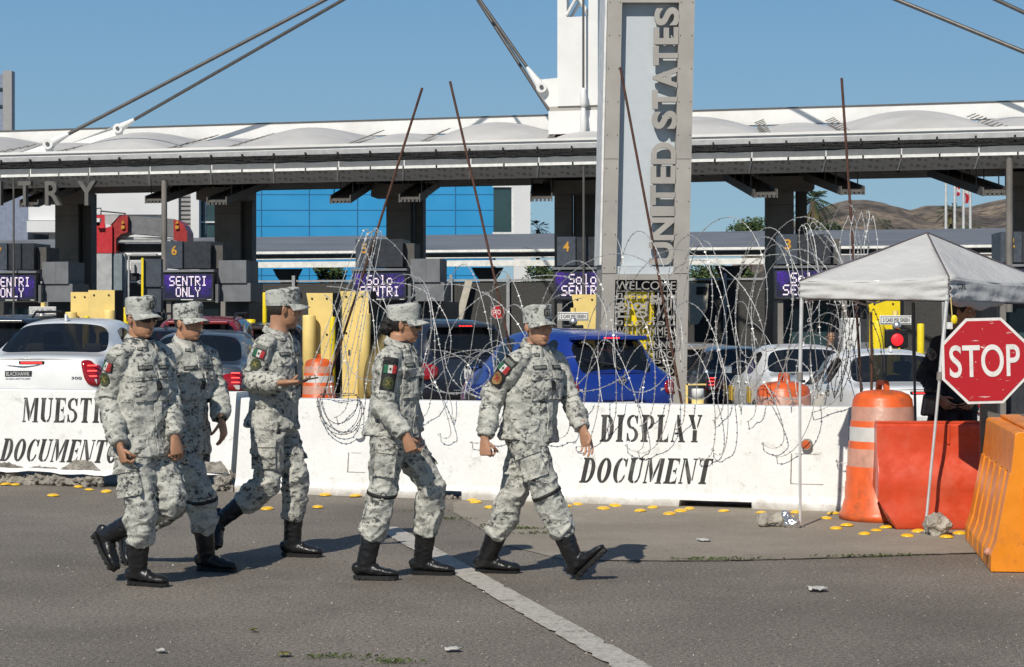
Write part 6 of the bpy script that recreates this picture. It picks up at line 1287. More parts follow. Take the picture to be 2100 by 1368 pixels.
        mb = MB(); mb.box(-.115, -.09, -.32, .32, zp_+.10, zp_+.125, fn=loc, bev=.008); mb.build("handle_bar", "chrome" if kind == 'suv' else paintm, root)
    if rails:
        for sd in (1, -1): mb = MB(); mb.tube([loc(.6, sd*.62, 1.74), loc(.75, sd*.64, 1.83), loc(2.7, sd*.64, 1.84), loc(2.9, sd*.62, 1.75)], .022, 6); mb.build("roof_rail", "trim_black", root)
    if interior:
        for sy_ in (.38, -.38):
            mb = MB(); x = st[r0][0]+.25 if kind != 'sedan' else st[r0][0]-.05; mb.box(x, x+.14, sy_-.22, sy_+.22, .60, 1.02*1.0 if kind == 'sedan' else 1.1, fn=loc, bev=.05); mb.box(x+.02, x+.11, sy_-.12, sy_+.12, 1.04 if kind == 'sedan' else 1.12, 1.16 if kind == 'sedan' else 1.28, fn=loc, bev=.04); mb.build("rear_seat", "seat_tan" if paintm == "paint_white" else "black_cloth", root)
            mb = MB(); x = st[r1][0]-.75; mb.box(x, x+.14, sy_-.24, sy_+.24, .55, 1.1, fn=loc, bev=.05); mb.box(x+.03, x+.12, sy_-.13, sy_+.13, 1.12, 1.30, fn=loc, bev=.04); mb.build("front_seat", "black_cloth", root)
    return root, loc
r, loc = make_car('sedan', 66, 25.3, -1, "paint_white", "large white sedan with a black trunk decal and lit red tail lamps", sx=1.04, sy=1.03, sz=1.04, lampf=.80, lit=True)
srf = SRF[r.name]; mb = MB(); xs = srf(.15, .81); mb.box(xs-.008, xs+.03, -.01, .32, .775, .845, fn=loc); dk = mb.build("decal", "core_ink", r); mb = MB()
rt_ = (loc(0, -1, 0)-loc(0, 0, 0)).normalized(); upz = V((0, 0, 1))
put_text(mb, "BLACKHAWK", loc(xs-.0085, .305, .786), rt_, upz, .30, .050, .003); mb.build("lettering", "sign_white", dk); mb = MB(); put_text(mb, "INDUSTRIES", loc(srf(.15, .75)-.004, .31, .742), rt_, upz, .31, .018, .003); mb.build("lettering", "rim", dk)
mb = MB(); put_text(mb, "300", loc(srf(-.56, .75)-.003, -.50, .742), rt_, upz, .13, .034, .004); mb.build("model_number", "trim_black", r)
mb = MB(); q = [loc(srf(.1, .9)-.004, y, z) for y, z in ((.36, .925), (.10, .905), (-.16, .925), (.08, .885), (.12, .885))]; mb.prism(q, (loc(-1, 0, 0)-loc(0, 0, 0)).normalized()*.006); mb.build("wing_badge", "chrome", r)
make_car('sedan', 300, 32, 0, "paint_navy", "navy car whose roof shows between the two men in front", brake=False)
make_car('suv', -25, 34, 0, "paint_black", "black off-road car cut by the left edge of the view", rails=True, dz=-.12)
make_car('suv', 402, 36, 2, "paint_red", "dark red off-road car behind the second soldier", lit=True, rails=True, dz=-.05)
make_car('sedan', 372, 27.5, 0, "paint_gray", "grey sedan with a lit tail lamp beside the second soldier", lit=True, dz=-.06)
make_car('suv', 552, 41, 8, "paint_brown", "dark brown car behind the soldier with the phone", dz=-.1)
r, loc = make_car('suv', 962, 33, 21, "paint_navy", "dark navy off-road car between the woman and the leading soldier", dz=-.04, sy=.98)
rt_ = (loc(0, -1, 0)-loc(0, 0, 0)).normalized(); bk = (loc(-1, 0, 0)-loc(0, 0, 0)).normalized()
srf = SRF[r.name]; mb = MB(); c = loc(srf(-.05, 1.07)-.002, -.05, 1.07)
mb.prism([c+rt_*.12*math.cos(R(15*k))+upz*.048*math.sin(R(15*k)) for k in range(24)], bk*.02); mb.build("oval_badge", "chrome", r); mb = MB(); mb.prism([c+bk*.021+rt_*.105*math.cos(R(15*k))+upz*.038*math.sin(R(15*k)) for k in range(24)], bk*.003); put_text(mb, "Ford", c+bk*.025-rt_*.075-upz*.02, rt_, upz, .15, .042, .002, mi=1); mb.build("badge_face", ["paint_blue", "sign_white"], r)
mb = MB(); c = loc(srf(.05, .90)-.004, .05, .90); mb.prism([c+rt_*x+upz*z for x, z in ((-.06, -.10), (.06, -.10), (.06, .10), (-.06, .10))], bk*.006); put_text(mb, "8", c+bk*.0065-rt_*.03-upz*.085, rt_, upz, .06, .09, .002, mi=1); mb.build("sticker", ["sign_white", "core_ink"], r)
r, loc = make_car('hatch', 1272, 26.8, 24, "paint_blue", "bright blue hatchback in front of the sign tower", sz=1.03, lampf=.80)
srf = SRF[r.name]; mb = MB(); c = loc(srf(0, .86), 0, .86); bk = (loc(-1, 0, 0)-loc(0, 0, 0)).normalized(); rt_ = (loc(0, -1, 0)-loc(0, 0, 0)).normalized(); mb.tube([c+bk*.02+rt_*.055*math.cos(R(20*k))+upz*.055*math.sin(R(20*k)) for k in range(18)], .009, 6, closed=True); mb.box(-.07, .07, -.008, .008, -.012, .012, fn=lambda x, y, z: c+bk*(.025+y)+rt_*x+upz*z); mb.build("round_badge", "chrome", r)
make_car('sedan', 1540, 38, 1, "paint_slate", "dark slate sedan between the tower foot and the white taxi", lit=True, dz=-.12)
make_car('suv', 1460, 47, 6, "paint_tan", "tan roofed car far behind the dark slate sedan", dz=-.35)
r, loc = make_car('sedan', 1688, 31, 2, "paint_white", "white sedan taxi with yellow door marks behind an orange drum", lit=True, lampf=.55, dz=-.08)
for x, w_, z0, z1 in ((1.3, .30, .55, .80), (3.3, .35, .5, .75), (4.1, .2, .55, .78)):
    mb = MB(); mb.box(x, x+w_, .935, .952, z0, z1, fn=loc); mb.build("door_mark", "yellow_taxi", r)
rt_ = (loc(0, -1, 0)-loc(0, 0, 0)).normalized(); mb = MB(); srf = SRF[r.name]; put_text(mb, "CITY", loc(srf(.45, .90)-.004, .55, .88), rt_, upz, .22, .05, .006); mb.build("lettering", "trim_black", r)
make_car('sedan', 1890, 26.3, 3, "paint_white", "white sedan with black wing mirrors behind the officer in black", lampf=.58, dz=-.14)
# ------------------------------------------------------------------ drums
def drum(px, Y, z0, label, worn=True, top=1.035):
    c = P(px, 642, Y); mb = MB()
    prof = [(.345, 0), (.345, .05), (.325, .07), (.305, .16), (.300, .165), (.296, .30), (.290, .31), (.288, .43), (.279, .435), (.277, .58), (.270, .585), (.269, .635), (.262, .64), (.260, .755), (.254, .76), (.253, .80), (.2475, .805), (.245, .92), (.240, .925), (.235, .975), (.21, 1.015), (.15, 1.042), (.06, 1.055), (0, 1.056)]
    mis = [0]*23
    mis[9] = 0
    for i in (12,): mis[i] = 2
    mis[16] = 1; mis[17] = 0; mis[8] = 1; mis[7] = 0; k = top/1.056
    mb.lathe([(r, z*k+z0) for r, z in prof], (c.x, c.y, 0), 40, mis=mis); o = mb.build("traffic_drum", ["drum_orange", "drum_stripe", "stripe_white"], origin=(c.x, c.y, z0)); tag(o, label, "traffic drum", "orange traffic drums")
    mb = MB(); zt = z0+top; d = V((.3, -.954, 0)); u2 = V((.954, .3, 0))
    out = [(-.085, -.02), (-.075, .055), (-.045, .075), (.045, .075), (.075, .055), (.085, -.02), (.05, -.02), (.042, .038), (-.042, .038), (-.05, -.02)]
    mb.prism([V((c.x, c.y, zt+z))+d*x-u2*.02 for x, z in out], u2*.04); mb.build("handle", "drum_orange", o); return o
drum(1810, 15.93, .004, "large orange drum with peeling bands at the right end of the barrier")
c = P(1607, 642, 18.0); drum(1607, 18.0, gz(c.x, 18), "orange drum top rising behind the barrier below the white taxi")
c = P(654, 642, 34); drum(654, 34, gz(c.x, 34), "far orange drum with a white band beside the phone")
# ------------------------------------------------------------------ plastic barriers
a = G(1838, 1087); fw = V((1, -.04, 0)).normalized(); bk = V((-fw.y, fw.x, 0)); L = 1.9
fR = lambda s, d, z: a+fw*s+bk*d+V((0, 0, z+.004))
prof = [(0, 0), (-.012, .02), (0, .10), (.012, .16), (.03, .22), (.022, .30), (.02, .36), (.045, .44), (.085, .52), (.105, .60), (.11, .70), (.11, .785), (.125, .80), (.245, .80), (.26, .785), (.26, .60), (.35, .3), (.37, .0)]
mb = MB(); ss = [-.13, -.122, 0, .02, .5, 1.0, 1.5, L]; n = len(prof); vs = []
for s in ss:
    for d, z in prof:
        z2 = max(z, .205) if s < -.001 else z; d2 = d if z >= .2 or s > -.001 else .03; bulge = .02*math.sin(min(1, max(0, s/1.2))*math.pi)*math.exp(-((z-.28)/.12)**2); vs.append(fR(s if s > 0 or z < .7 else s, d2-bulge, z2))
mb.add(vs, [(i*n+k, (i+1)*n+k, (i+1)*n+(k+1) % n, i*n+(k+1) % n) for i in range(len(ss)-1) for k in range(n)]+[tuple(range(n)), tuple((len(ss)-1)*n+k for k in reversed(range(n)))], 0, True)
rb_ = mb.build("plastic_barrier", "barrier_red", origin=a+V((.6, .15, 0)), bev=.014); tag(rb_, "red plastic barrier standing beside the orange drum under the tent", "barrier")
mb = MB(); mb.box(.40, .425, .095, .135, .64, .80, fn=fR, bev=.008); mb.box(-.1295, L, .13, .24, .8005, .815, fn=fR, bev=.005); mb.build("rim_lip", "barrier_red", rb_)
nb = G(2032, 1174); fw2 = V((.137, .99, 0)).normalized(); ac = V((fw2.y, -fw2.x, 0)); L2 = 1.86; WB = .62
fO = lambda s, d, z: nb+fw2*s+ac*d+V((0, 0, z+.004))
mb = MB(); bm = bmesh.new()
pr = [(0, .0), (0, .10), (.035, .20), (.115, .62), (.125, .63), (.14, .76), (.15, .875), (.17, .89), (WB-.17, .89), (WB-.15, .875), (WB-.14, .76), (WB-.125, .63), (WB-.115, .62), (WB-.035, .2), (WB, .1), (WB, 0)]
ss = [0, .03, .06]; ribs = [.22, .55, .9, 1.25, 1.6]
for r_ in ribs: ss += [r_-.055, r_-.03, r_+.03, r_+.055]
ss += [L2-.06, L2]; ss = sorted(ss); n = len(pr); vs = []
for s in ss:
    inr = any(abs(s-r_) < .04 for r_ in ribs)
    for j, (d, z) in enumerate(pr):
        z2 = z; 
        if s > .06 and s < L2-.06 and .40 < s < 0: pass
        dd = 0
        if inr and 1 <= j <= 3: dd = .038 if j > 1 else .02
        if inr and 12 <= j <= 14: dd = -.038
        vs.append(fO(s, d+dd, z2))
mb.add(vs, [(i*n+k, i*n+(k+1) % n, (i+1)*n+(k+1) % n, (i+1)*n+k) for i in range(len(ss)-1) for k in range(n)]+[tuple(reversed(range(n))), tuple((len(ss)-1)*n+k for k in range(n))], 0, False)
ob_ = mb.build("plastic_barrier", "barrier_orange", origin=nb+V((.3, .9, 0)), bev=.012); tag(ob_, "bright orange ribbed plastic barrier at the right edge, end towards the viewer", "barrier")
mb = MB(); mb.box(.10, L2-.1, .24, .38, .891, .915, fn=fO, bev=.01); mb.box(-.012, -.001, .20, .40, .18, .55, fn=fO, bev=.005); mb.build("moulded_rib", "barrier_orange", ob_)
mb = MB(); mb.tube([fO(.2, .02, .10), fO(.2, -.015, .10)], .028, 14); mb.tube([fO(.2, -.0152, .10), fO(.2, -.022, .10)], .016, 10); mb.build("drain_plug", "drum_stripe", ob_)
# ------------------------------------------------------------------ stop sign
stop_sign("stop_sign", P(2019, 740, 14.6), .340, 1.5, "large scratched red STOP sign on a dark post beside the tent", post=.0)
# ------------------------------------------------------------------ tent
TA, TB, TC_, TD = P(1640, 642, 15.38), P(1946, 642, 15.0), V((4.47, 16.5, HC)), V((3.40, 16.9, HC))
zA = P(0, 577, 15.38).z; zB_ = P(0, 569, 15.0).z; zv = lambda c: c
cor = [V((TA.x, TA.y, zA)), V((TB.x, TB.y, zB_)), V((TC_.x, TC_.y, 1.89)), V((TD.x, TD.y, 1.90))]; peak = P(1901, 478, 15.95)
tent = empty("canopy_tent", V((3.35, 15.95, 0)), "pale grey pop-up canopy tent over the officer", "tent")
mb = MB(); rr = random.Random(5)
for q in range(4):
    a_, b_ = cor[q], cor[(q+1) % 4]; n = 14; vs = []
    nrm = (b_-a_).cross(peak-a_).normalized()
    for j in range(n+1):
        for i in range(n+1):
            v = j/n; u = i/n; p = a_.lerp(b_, u).lerp(peak, v); sag = -.035*math.sin(math.pi*u)*(1-v)**.7*math.sin(math.pi*min(1, v+.25)); wr = .006*math.sin(u*19+v*7)*(1-v)
            vs.append(p+V((0, 0, sag))+nrm*wr)
    mb.add(vs, [(j*(n+1)+i, j*(n+1)+i+1, (j+1)*(n+1)+i+1, (j+1)*(n+1)+i) for j in range(n) for i in range(n)], 0, True)
rf = mb.build("roof_cloth", "tent_cloth", tent); md = rf.modifiers.new("t", 'SOLIDIFY'); md.thickness = .004
mb = MB(); cen = sum((c for c in cor), V((0, 0, 0)))/4
for q in range(4):
    a_, b_ = cor[q], cor[(q+1) % 4]; n = 40; m = 10; vs = []; drop = [.135, .175, .17, .14]; out = ((a_+b_)/2-cen); out.z = 0; out = out.normalized()
    for j in range(m+1):
        for i in range(n+1):
            u, v = i/n, j/m; d = drop[q]*(1-u)+drop[(q+1) % 4]*u; gather = math.exp(-u*9)+math.exp(-(1-u)*9)
            w_ = (.012*math.sin(v*17+u*9)*gather+.006*math.sin(u*31+v*5)*v+.004*math.sin(u*11-v*9)); top = a_.lerp(b_, u); sag0 = -.035*math.sin(math.pi*u)*math.sin(math.pi*.25)
            vs.append(top+V((0, 0, -d*v+sag0*(1-v)))+out*(w_+.012*v))
    mb.add(vs, [(j*(n+1)+i, j*(n+1)+i+1, (j+1)*(n+1)+i+1, (j+1)*(n+1)+i) for j in range(m) for i in range(n)], 0, True)
vl = mb.build("valance", "tent_cloth", tent); md = vl.modifiers.new("t", 'SOLIDIFY'); md.thickness = .003
mb = MB()
for q in range(4):
    mb.tube([cor[q]+V((0, 0, .005)), cor[q].lerp(peak, .5)+V((0, 0, .004)), peak+V((0, 0, .004))], .007, 6)
    a_, b_ = cor[q], cor[(q+1) % 4]; d0, d1 = [.135, .175, .17, .14][q], [.175, .17, .14, .135][q]; mb.tube([a_.lerp(b_, u)+V((0, 0, -(d0*(1-u)+d1*u)-.003)) for u in np.linspace(0, 1, 12)], .005, 5)
    mb.tube([cor[q]+V((0, 0, 0)), cor[q]+V((0, 0, -.15))], .006, 5)
mb.build("binding", "tent_trim", tent)
feet = [G(1641, 1082), G(1897, 1095), V((4.52, 16.45, 0)), V((3.44, 16.9, 0))]
for q in range(4):
    f_, t_ = feet[q], cor[q]+V((0, 0, -.02)); mid = f_.lerp(t_, .62); mb = MB()
    ctr = (cen-cor[q]); ctr.z = 0; t_ = t_+ctr.normalized()*.02
    mb.tube([f_+V((0, 0, .01)), mid], .0135, 4, 0); mb.tube([mid-(t_-f_).normalized()*.04, t_], .0185, 4, 0); lg = mb.build("leg", "tent_leg" if q != 3 else "column", tent); mb = MB(); mb.tube([mid-(t_-f_).normalized()*.03, mid+(t_-f_).normalized()*.03], .024, 8); mb.tube([f_+V((0, 0, .004)), f_+V((0, 0, .016))], .035, 10); mb.build("collar", "tent_leg" if q == 2 else "column", lg)
mb = MB()
for q in range(4):
    a_, b_ = cor[q]+V((0, 0, -.16)), cor[(q+1) % 4]+V((0, 0, -.16)); inn = (cen-(a_+b_)/2); inn.z = 0; inn = inn.normalized()*.05
    m_ = (a_+b_)/2; mb.tube([a_+inn, m_+inn+V((0, 0, .15))], .010, 4); mb.tube([a_+inn+V((0, 0, .15)), m_+inn+V((0, 0, -.02))], .010, 4); mb.tube([m_+inn+V((0, 0, .15)), b_+inn], .010, 4); mb.tube([m_+inn+V((0, 0, -.02)), b_+inn+V((0, 0, .15))], .010, 4)
mb.build("truss_bar", "tent_leg", tent)
d = (cor[2]-cor[1]).normalized(); nn = V((d.y, -d.x, 0)).normalized(); mb = MB(); put_text(mb, "CORE", cor[1].lerp(cor[2], .075)+V((0, 0, -.083))+nn*.014, d, (0, 0, 1), .135, .042, .003, off=.02)
bv_ = BVHTree.FromPolygons([v.co+ORG[tent.name] for v in vl.data.vertices], [tuple(p.vertices) for p in vl.data.polygons]); nv_ = len(mb.v)//2
for i_, p in enumerate(mb.v):
    h_ = bv_.ray_cast(V(p)+nn*.15, -nn, .4)
    if h_[0]: mb.v[i_] = tuple(h_[0]+nn*(.0045 if i_ >= nv_ else .003))
mb.build("lettering", "core_ink", tent)
mb = MB(); vs = []
for i in range(21):
    u = i/20; p = cor[1].lerp(cor[2], .02+.5*u)+V((0, 0, -.175)); 
    for k in range(7): vs.append(p+nn*(.02-.012*k)+V((0, 0, -.055*math.sin(math.pi*k/6)*math.sin(math.pi*u)**.5*(1+.25*math.sin(u*14)))))
mb.add(vs, [(i*7+k, (i+1)*7+k, (i+1)*7+k+1, i*7+k+1) for i in range(20) for k in range(6)], 0, True); mb.build("rolled_flap", "tent_cloth", tent)
mb = MB(); p = P(1943, 650, 14.97); mb.box(-.02, .02, -.01, .02, -.05, .0, fn=lambda x, y, z: p+V((x+.01, y-.03, z-.04))); mb.tube([p+V((.02, -.02, .15)), p+V((.03, -.025, 0)), p+V((.02, -.02, -.1))], .004, 5, 1); mb.ell(p+V((.045, -.03, -.02)), (.025, .012, .035), None, 2, 10, 8); mb.build("cord_lock", ["sign_white", "cream_yellow", "vivid_yellow"], tent)
# weights on the tent feet
def rock(name, px, py, w_, d_, h_, seed, mat, label, cat="rock"):
    c = G(px, py); mb = MB(); rr = random.Random(seed)
    for _ in range(5): mb.ell(c+V((rr.uniform(-.3, .3)*w_, rr.uniform(-.3, .3)*d_, h_*.4)), (w_*rr.uniform(.25, .38), d_*rr.uniform(.3, .42), h_*rr.uniform(.4, .6)), None, 0, 10, 8)
    me = remesh(mb, .012, 1); a_ = vco(me).astype(float); n_ = vno(me); a_ += n_*((vnoise(a_*14, seed)-.5)*.07+(vnoise(a_*45, seed)-.5)*.025)[:, None]; a_[:, 2] = np.maximum(a_[:, 2], .003); setco(me, a_-np.array(c)); o = link(me, name, mat, None, c); return tag(o, label, cat)
rock("rock", 1580, 1080, .20, .16, .10, 3, "rock", "low brown rock beside the left tent foot"); rock("weight_bag", 1615, 1082, .17, .16, .12, 5, "foil", "silvery wrapped weight at the left tent foot", "weight bag"); rock("rock", 1932, 1098, .28, .2, .18, 8, "rock", "pale round rock holding down the right tent foot")
# ------------------------------------------------------------------ officer in black and the far dark figures
Y = 16.2
J = joints(Y, (1972, 640), (1963, 684), (1953, 838), .10, -58, -60, {'R': ((1898, 770, -.02), (1925, 815, -.22)), 'L': ((2015, 768, .05), (2000, 815, -.18))}, {'R': dict(knee=(1930, 952, -.1), heel=(1925, 1050), ang=-70), 'L': dict(knee=(1985, 950, -.02), heel=(1990, 1046), ang=-55)}, shw=.20)
for s_ in 'RL': J['he'+s_] = V((J['kn'+s_].x, J['kn'+s_].y+.06, 0.0)); J['to'+s_] = J['he'+s_]+dirv(-62)*.29
S_ = dict(base=(J['pelvis'].x, J['pelvis'].y, 0), J=J, tf=-58, pf=-60, hf=-25, seed=9, cloth='black_cloth', plain=True, bulk=1.12, handR=dict(d=V((.6, -.2, -.6)), palm=V((.5, .5, 0)), thumb=V((.5, -.5, .3))), handL=dict(d=V((-.6, -.4, -.6)), palm=V((-.5, .5, 0)), thumb=V((-.5, -.5, .3))))
ro, ja, tr = person("person", "officer in a black uniform standing behind the STOP sign under the tent", S_)
HM = S_['HM']; mb = MB(); mb.ell(HM@V((-.02, 0, .035)), (.102, .083, .092), HM.to_3x3(), 0, 24, 16); mb.build("hair", "hair", ro)
c = J['shR'].lerp(J['elR'], .3); decal(S_['bvh_j'], c, V((-.6, -.8, 0)), V((0, 0, 1)), .085, .10, 6, 6, .006, shape='disc').build("shoulder_patch", "tape_gray", ja); decal(S_['bvh_j'], c, V((-.6, -.8, 0)), V((0, 0, 1)), .07, .08, 6, 6, .010, shape='disc').build("patch_face", "paint_navy", ja)
c = P(1908, 812, Y-.30); mb = MB(); mb.box(-.055, .055, -.03, .04, -.16, .02, fn=lambda x, y, z: c+V((x+.15*z, y, z)), bev=.02); mb.box(-.03, .03, -.025, .03, .02, .075, fn=lambda x, y, z: c+V((x-.02, y, z)), bev=.012); mb.build("holster", "black_plastic", tr)
mb = MB(); mb.loft([(J['hem']+V((0, 0, .05)), .245, .19), (J['hem']+V((0, 0, .10)), .245, .19)], V((.5, -.8, 0)).normalized(), 30); mb.build("belt", "strap", tr)
def far_person(px, py_head, Y, label, tf, cloth='black_cloth', arm=0):
    g = gz(P(px, 640, Y).x, Y); q = lambda x, z, y=0: V((P(px, 640, Y).x+x, Y+y, z+g)); hz = P(px, py_head, Y).z-g; k = hz/1.62; d = dirv(tf)
    J = {'head': q(0, hz), 'neck': q(0, hz-.15), 'hem': q(0, .82*k), 'pelvis': q(0, .93*k)}; r_ = V((d.y, -d.x, 0)); c = J['neck']-V((0, 0, .085)); J['shR'] = c+r_*.185; J['shL'] = c-r_*.185
    for s_, sg in (('R', 1), ('L', -1)):
        a_ = J['sh'+s_]; J['el'+s_] = a_+r_*sg*.06+V((0, 0, -.27))+d*.02; J['wr'+s_] = J['el'+s_]+d*.12+V((0, 0, -.22))
        if arm and s_ == 'L': J['el'+s_] = a_+d*.22+V((0, 0, -.12)); J['wr'+s_] = J['el'+s_]+d*.25
        J['kn'+s_] = J['pelvis']+r_*sg*.09+V((0, 0, -.44*k)); J['he'+s_] = J['kn'+s_]-d*.05+V((0, 0, -.49*k)); J['he'+s_].z = g; J['to'+s_] = J['he'+s_]+d*.28
    S = dict(base=(J['pelvis'].x, J['pelvis'].y, g), J=J, tf=tf, hf=tf, lod=2.0, seed=3, cloth=cloth, plain=True, skin='brow_shadow' if False else 'skin', collar=True, handR=dict(d=V((0, 0, -1)), palm=-r_, thumb=d), handL=dict(d=d if arm else V((0, 0, -1)), palm=V((0, 0, -1)) if arm else r_, thumb=d if not arm else V((0, 0, 1))))
    r, _, _ = person("person", label, S); mb = MB(); H = S['HM']; mb.ell(H@V((-.02, 0, .04)), (.10, .082, .088), H.to_3x3(), 0, 16, 10); mb.build("hair", "hair", r)
far_person(488, 658, 46, "distant person in dark clothes pointing an arm beside booth 6", -10, arm=1)
far_person(1704, 692, 38, "distant person in dark clothes behind the white taxi", -90)
# ------------------------------------------------------------------ rusty rods that carry the wire
def rod(px0, py0, Y0, px1, py1, Y1, label, r=.0115):
    a, b = P(px0, py0, Y0), P(px1, py1, Y1); d = (a-b); b2 = b-d*((b.z-gz(b.x, b.y))/d.z) if b.z > 0 else b
    if abs(b2.x-b.x) > 1.0: b2 = b
    mb = MB(); mb.tube([b2, b, b.lerp(a, .5)+V((.006, 0, 0)), a], r, 8); tag(mb.build("steel_rod", "rust_rod", origin=b2), label, "rod", "rusty rods holding the razor wire")
def bY(px, back=.35):      # depth just behind the barrier at this column
    s = s_at(px); return bpt(s, -back, 0).y
rod(866, 180, bY(866), 648, 860, bY(648), "rusty rod leaning right, first from the left"); rod(923, 167, bY(923), 1043, 700, bY(1040), "rusty rod leaning left above the navy car, second from the left")
rod(1272, 138, bY(1272), 1393, 800, bY(1390), "rusty rod crossing in front of the sign tower"); rod(1726, 160, bY(1726), 1768, 830, bY(1768), "rusty rod leaning left inside the wire bundle by the tent"); rod(1786, 640, bY(1745, .3), 1787, 830, bY(1745, .3), "short dark rod upright beside the large orange drum", .012)
# ------------------------------------------------------------------ concertina wire
def wire_obj(paths, label, seed, mat="wire", r=.0034, barb=.05, bs=.0125, dark=False):
    rr = random.Random(seed); mb = MB()
    for pts in paths:
        pts = [V(p) for p in pts]; mb.tube(pts, r, 5, 0)
        acc = 0
        for i in range(len(pts)-1):
            a, b = pts[i], pts[i+1]; L = (b-a).length; 
            if L < 1e-6: continue
            d = (b-a)/L; acc += L
            while acc > barb:
                acc -= barb; c = b-d*acc; u = d.orthogonal().normalized(); an = rr.uniform(0, 3.14); u = (Matrix.Rotation(an, 3, d)@u); v = d.cross(u)
                for w_ in (u,): mb.add([c-d*bs*.8+w_*bs*.15, c+w_*bs, c+d*bs*.8+w_*bs*.15, c-w_*bs*.9], [(0, 1, 2, 3)])
    return tag(mb.build("razor_wire", mat, origin=paths[0][0]), label, "razor wire", "tangled razor wire along the barriers")
def coil(px0, px1, ztop, zbot, nl, seed, back=0.0, rad_d=.30, jit=.25, RS=.36, n=30, phase=0):
    """stretched coil lying along the wall between two image columns; heights in metres"""
    rr = random.Random(seed); s0, s1 = s_at(px0), s_at(px1); pts = []; amp = [rr.uniform(1-jit, 1+jit) for _ in range(nl+2)]; off = [rr.uniform(-jit, jit)*.35 for _ in range(nl+2)]; sk = [rr.uniform(-.5, .5) for _ in range(nl+2)]
    for i in range(nl*n+1):
        t = i/n; k = int(t); fr = t-k; fr = fr*fr*(3-2*fr); A = amp[k]*(1-fr)+amp[k+1]*fr; O = off[k]*(1-fr)+off[k+1]*fr; K = sk[k]*(1-fr)+sk[k+1]*fr
        q = 2*math.pi*t+phase; s = s0+(s1-s0)*t/nl+.10*math.sin(q*.5+seed)+RS*(.7+.6*K)*math.sin(q+.5*K); zc = (ztop(t/nl)+zbot(t/nl))/2 if callable(ztop) else (ztop+zbot)/2; zr = (ztop(t/nl)-zbot(t/nl))/2 if callable(ztop) else (ztop-zbot)/2
        d = -back+rad_d*math.sin(q)*A; z = zc+zr*A*math.cos(q)+O*zr
        zmin = (.88 if abs(d) < .17 else .12) if d < .17 else .12
        if d > 0 and z < .88: d = max(d, .17+.10*(.88-z)/.73+.03)
        elif d <= 0 and z < .88: d = min(d, -(.17+.10*(.88-z)/.73+.03))
        pts.append(bpt(s, d, max(z, .25)))
    return pts
L_ = lambda a, b: (lambda t: a+(b-a)*t)
# long coil lying on and over the barrier, upper coils strung between rods
wire_obj([coil(640, 1150, L_(1.95, 1.75), L_(.75, .62), 6, 1, -.05, .34, .22)], "loose razor wire coil over the barrier between the phone holder and the leader", 1)
wire_obj([coil(720, 1160, L_(2.05, 2.15), L_(1.15, .95), 4, 7, .1, .30, .2, phase=1)], "high open razor wire loops above the woman and the navy car", 2)
wire_obj([coil(880, 1180, 1.30, .55, 4, 11, -.12, .28, .3)], "low razor wire loops in front of the navy car", 3)
wire_obj([coil(1180, 1745, L_(1.42, 1.35), L_(.45, .40), 8, 3, -.12, .30, .25)], "razor wire coil drooping over the DISPLAY lettering", 4)
wire_obj([coil(1160, 1740, L_(1.75, 1.60), L_(.72, .85), 8, 5, 0.0, .34, .25, phase=2)], "razor wire coil in front of the blue hatchback and taxi", 5)
wire_obj([coil(1235, 1720, L_(2.36, 2.50), L_(1.30, 1.25), 6, 9, .12, .28, .14, phase=.5)], "highest razor wire coil across the sign tower and booth 3", 6)
wire_obj([coil(1400, 1700, L_(2.2, 2.3), L_(.9, .95), 4, 21, .05, .3, .3, phase=1.5)], "razor wire strands hanging between the tower and the tent", 7)
wire_obj([coil(655, 1190, L_(2.02, 1.9), L_(.95, .85), 4, 31, .05, .34, .2, RS=.85)], "wide razor wire arcs strung from the first rod to the leader", 16)
wire_obj([coil(1190, 1700, L_(2.15, 2.1), L_(1.0, .9), 5, 33, .05, .34, .2, RS=.75, phase=2.2)], "wide razor wire arcs strung from the leader to the tent", 17)
wire_obj([coil(860, 1090, L_(1.3, 1.35), L_(.9, .95), 5, 37, .15, .2, .3, RS=.5)], "tight razor wire tangle in front of the navy car's tailgate", 18)
# compressed hanks tied up on the rods
def hank(pa, pb, w0, w1, n, seed, Y, dd=.22):
    rr = random.Random(seed); paths = []; pts = []
    for i in range(n):
        a = P(pa[0]+rr.uniform(-w0, w0), pa[1]+rr.uniform(-10, 25), Y+rr.uniform(-dd, dd)*.3); b = P(pb[0]+rr.uniform(-w1, w1), pb[1]+rr.uniform(-45, 25), Y+rr.uniform(-dd, dd)); m1 = a.lerp(b, .3)+V((rr.uniform(-.10, .10)-.05, rr.uniform(-.1, .1), rr.uniform(-.05, .05))); m2 = a.lerp(b, .7)+V((rr.uniform(-.12, .12), rr.uniform(-.1, .1), 0)); c = P(pa[0]+rr.uniform(-w0, w0)+10, pa[1]+rr.uniform(-14, 10), Y+rr.uniform(-dd, dd)*.3)
        pts += [a, m1, m2, b, b+V((rr.uniform(.02, .10), .02, .03)), m2+V((rr.uniform(.05, .16), 0, 0)), m1+V((rr.uniform(.05, .14), 0, 0)), c]
    return [bez([tuple(p) for p in pts], 7)]
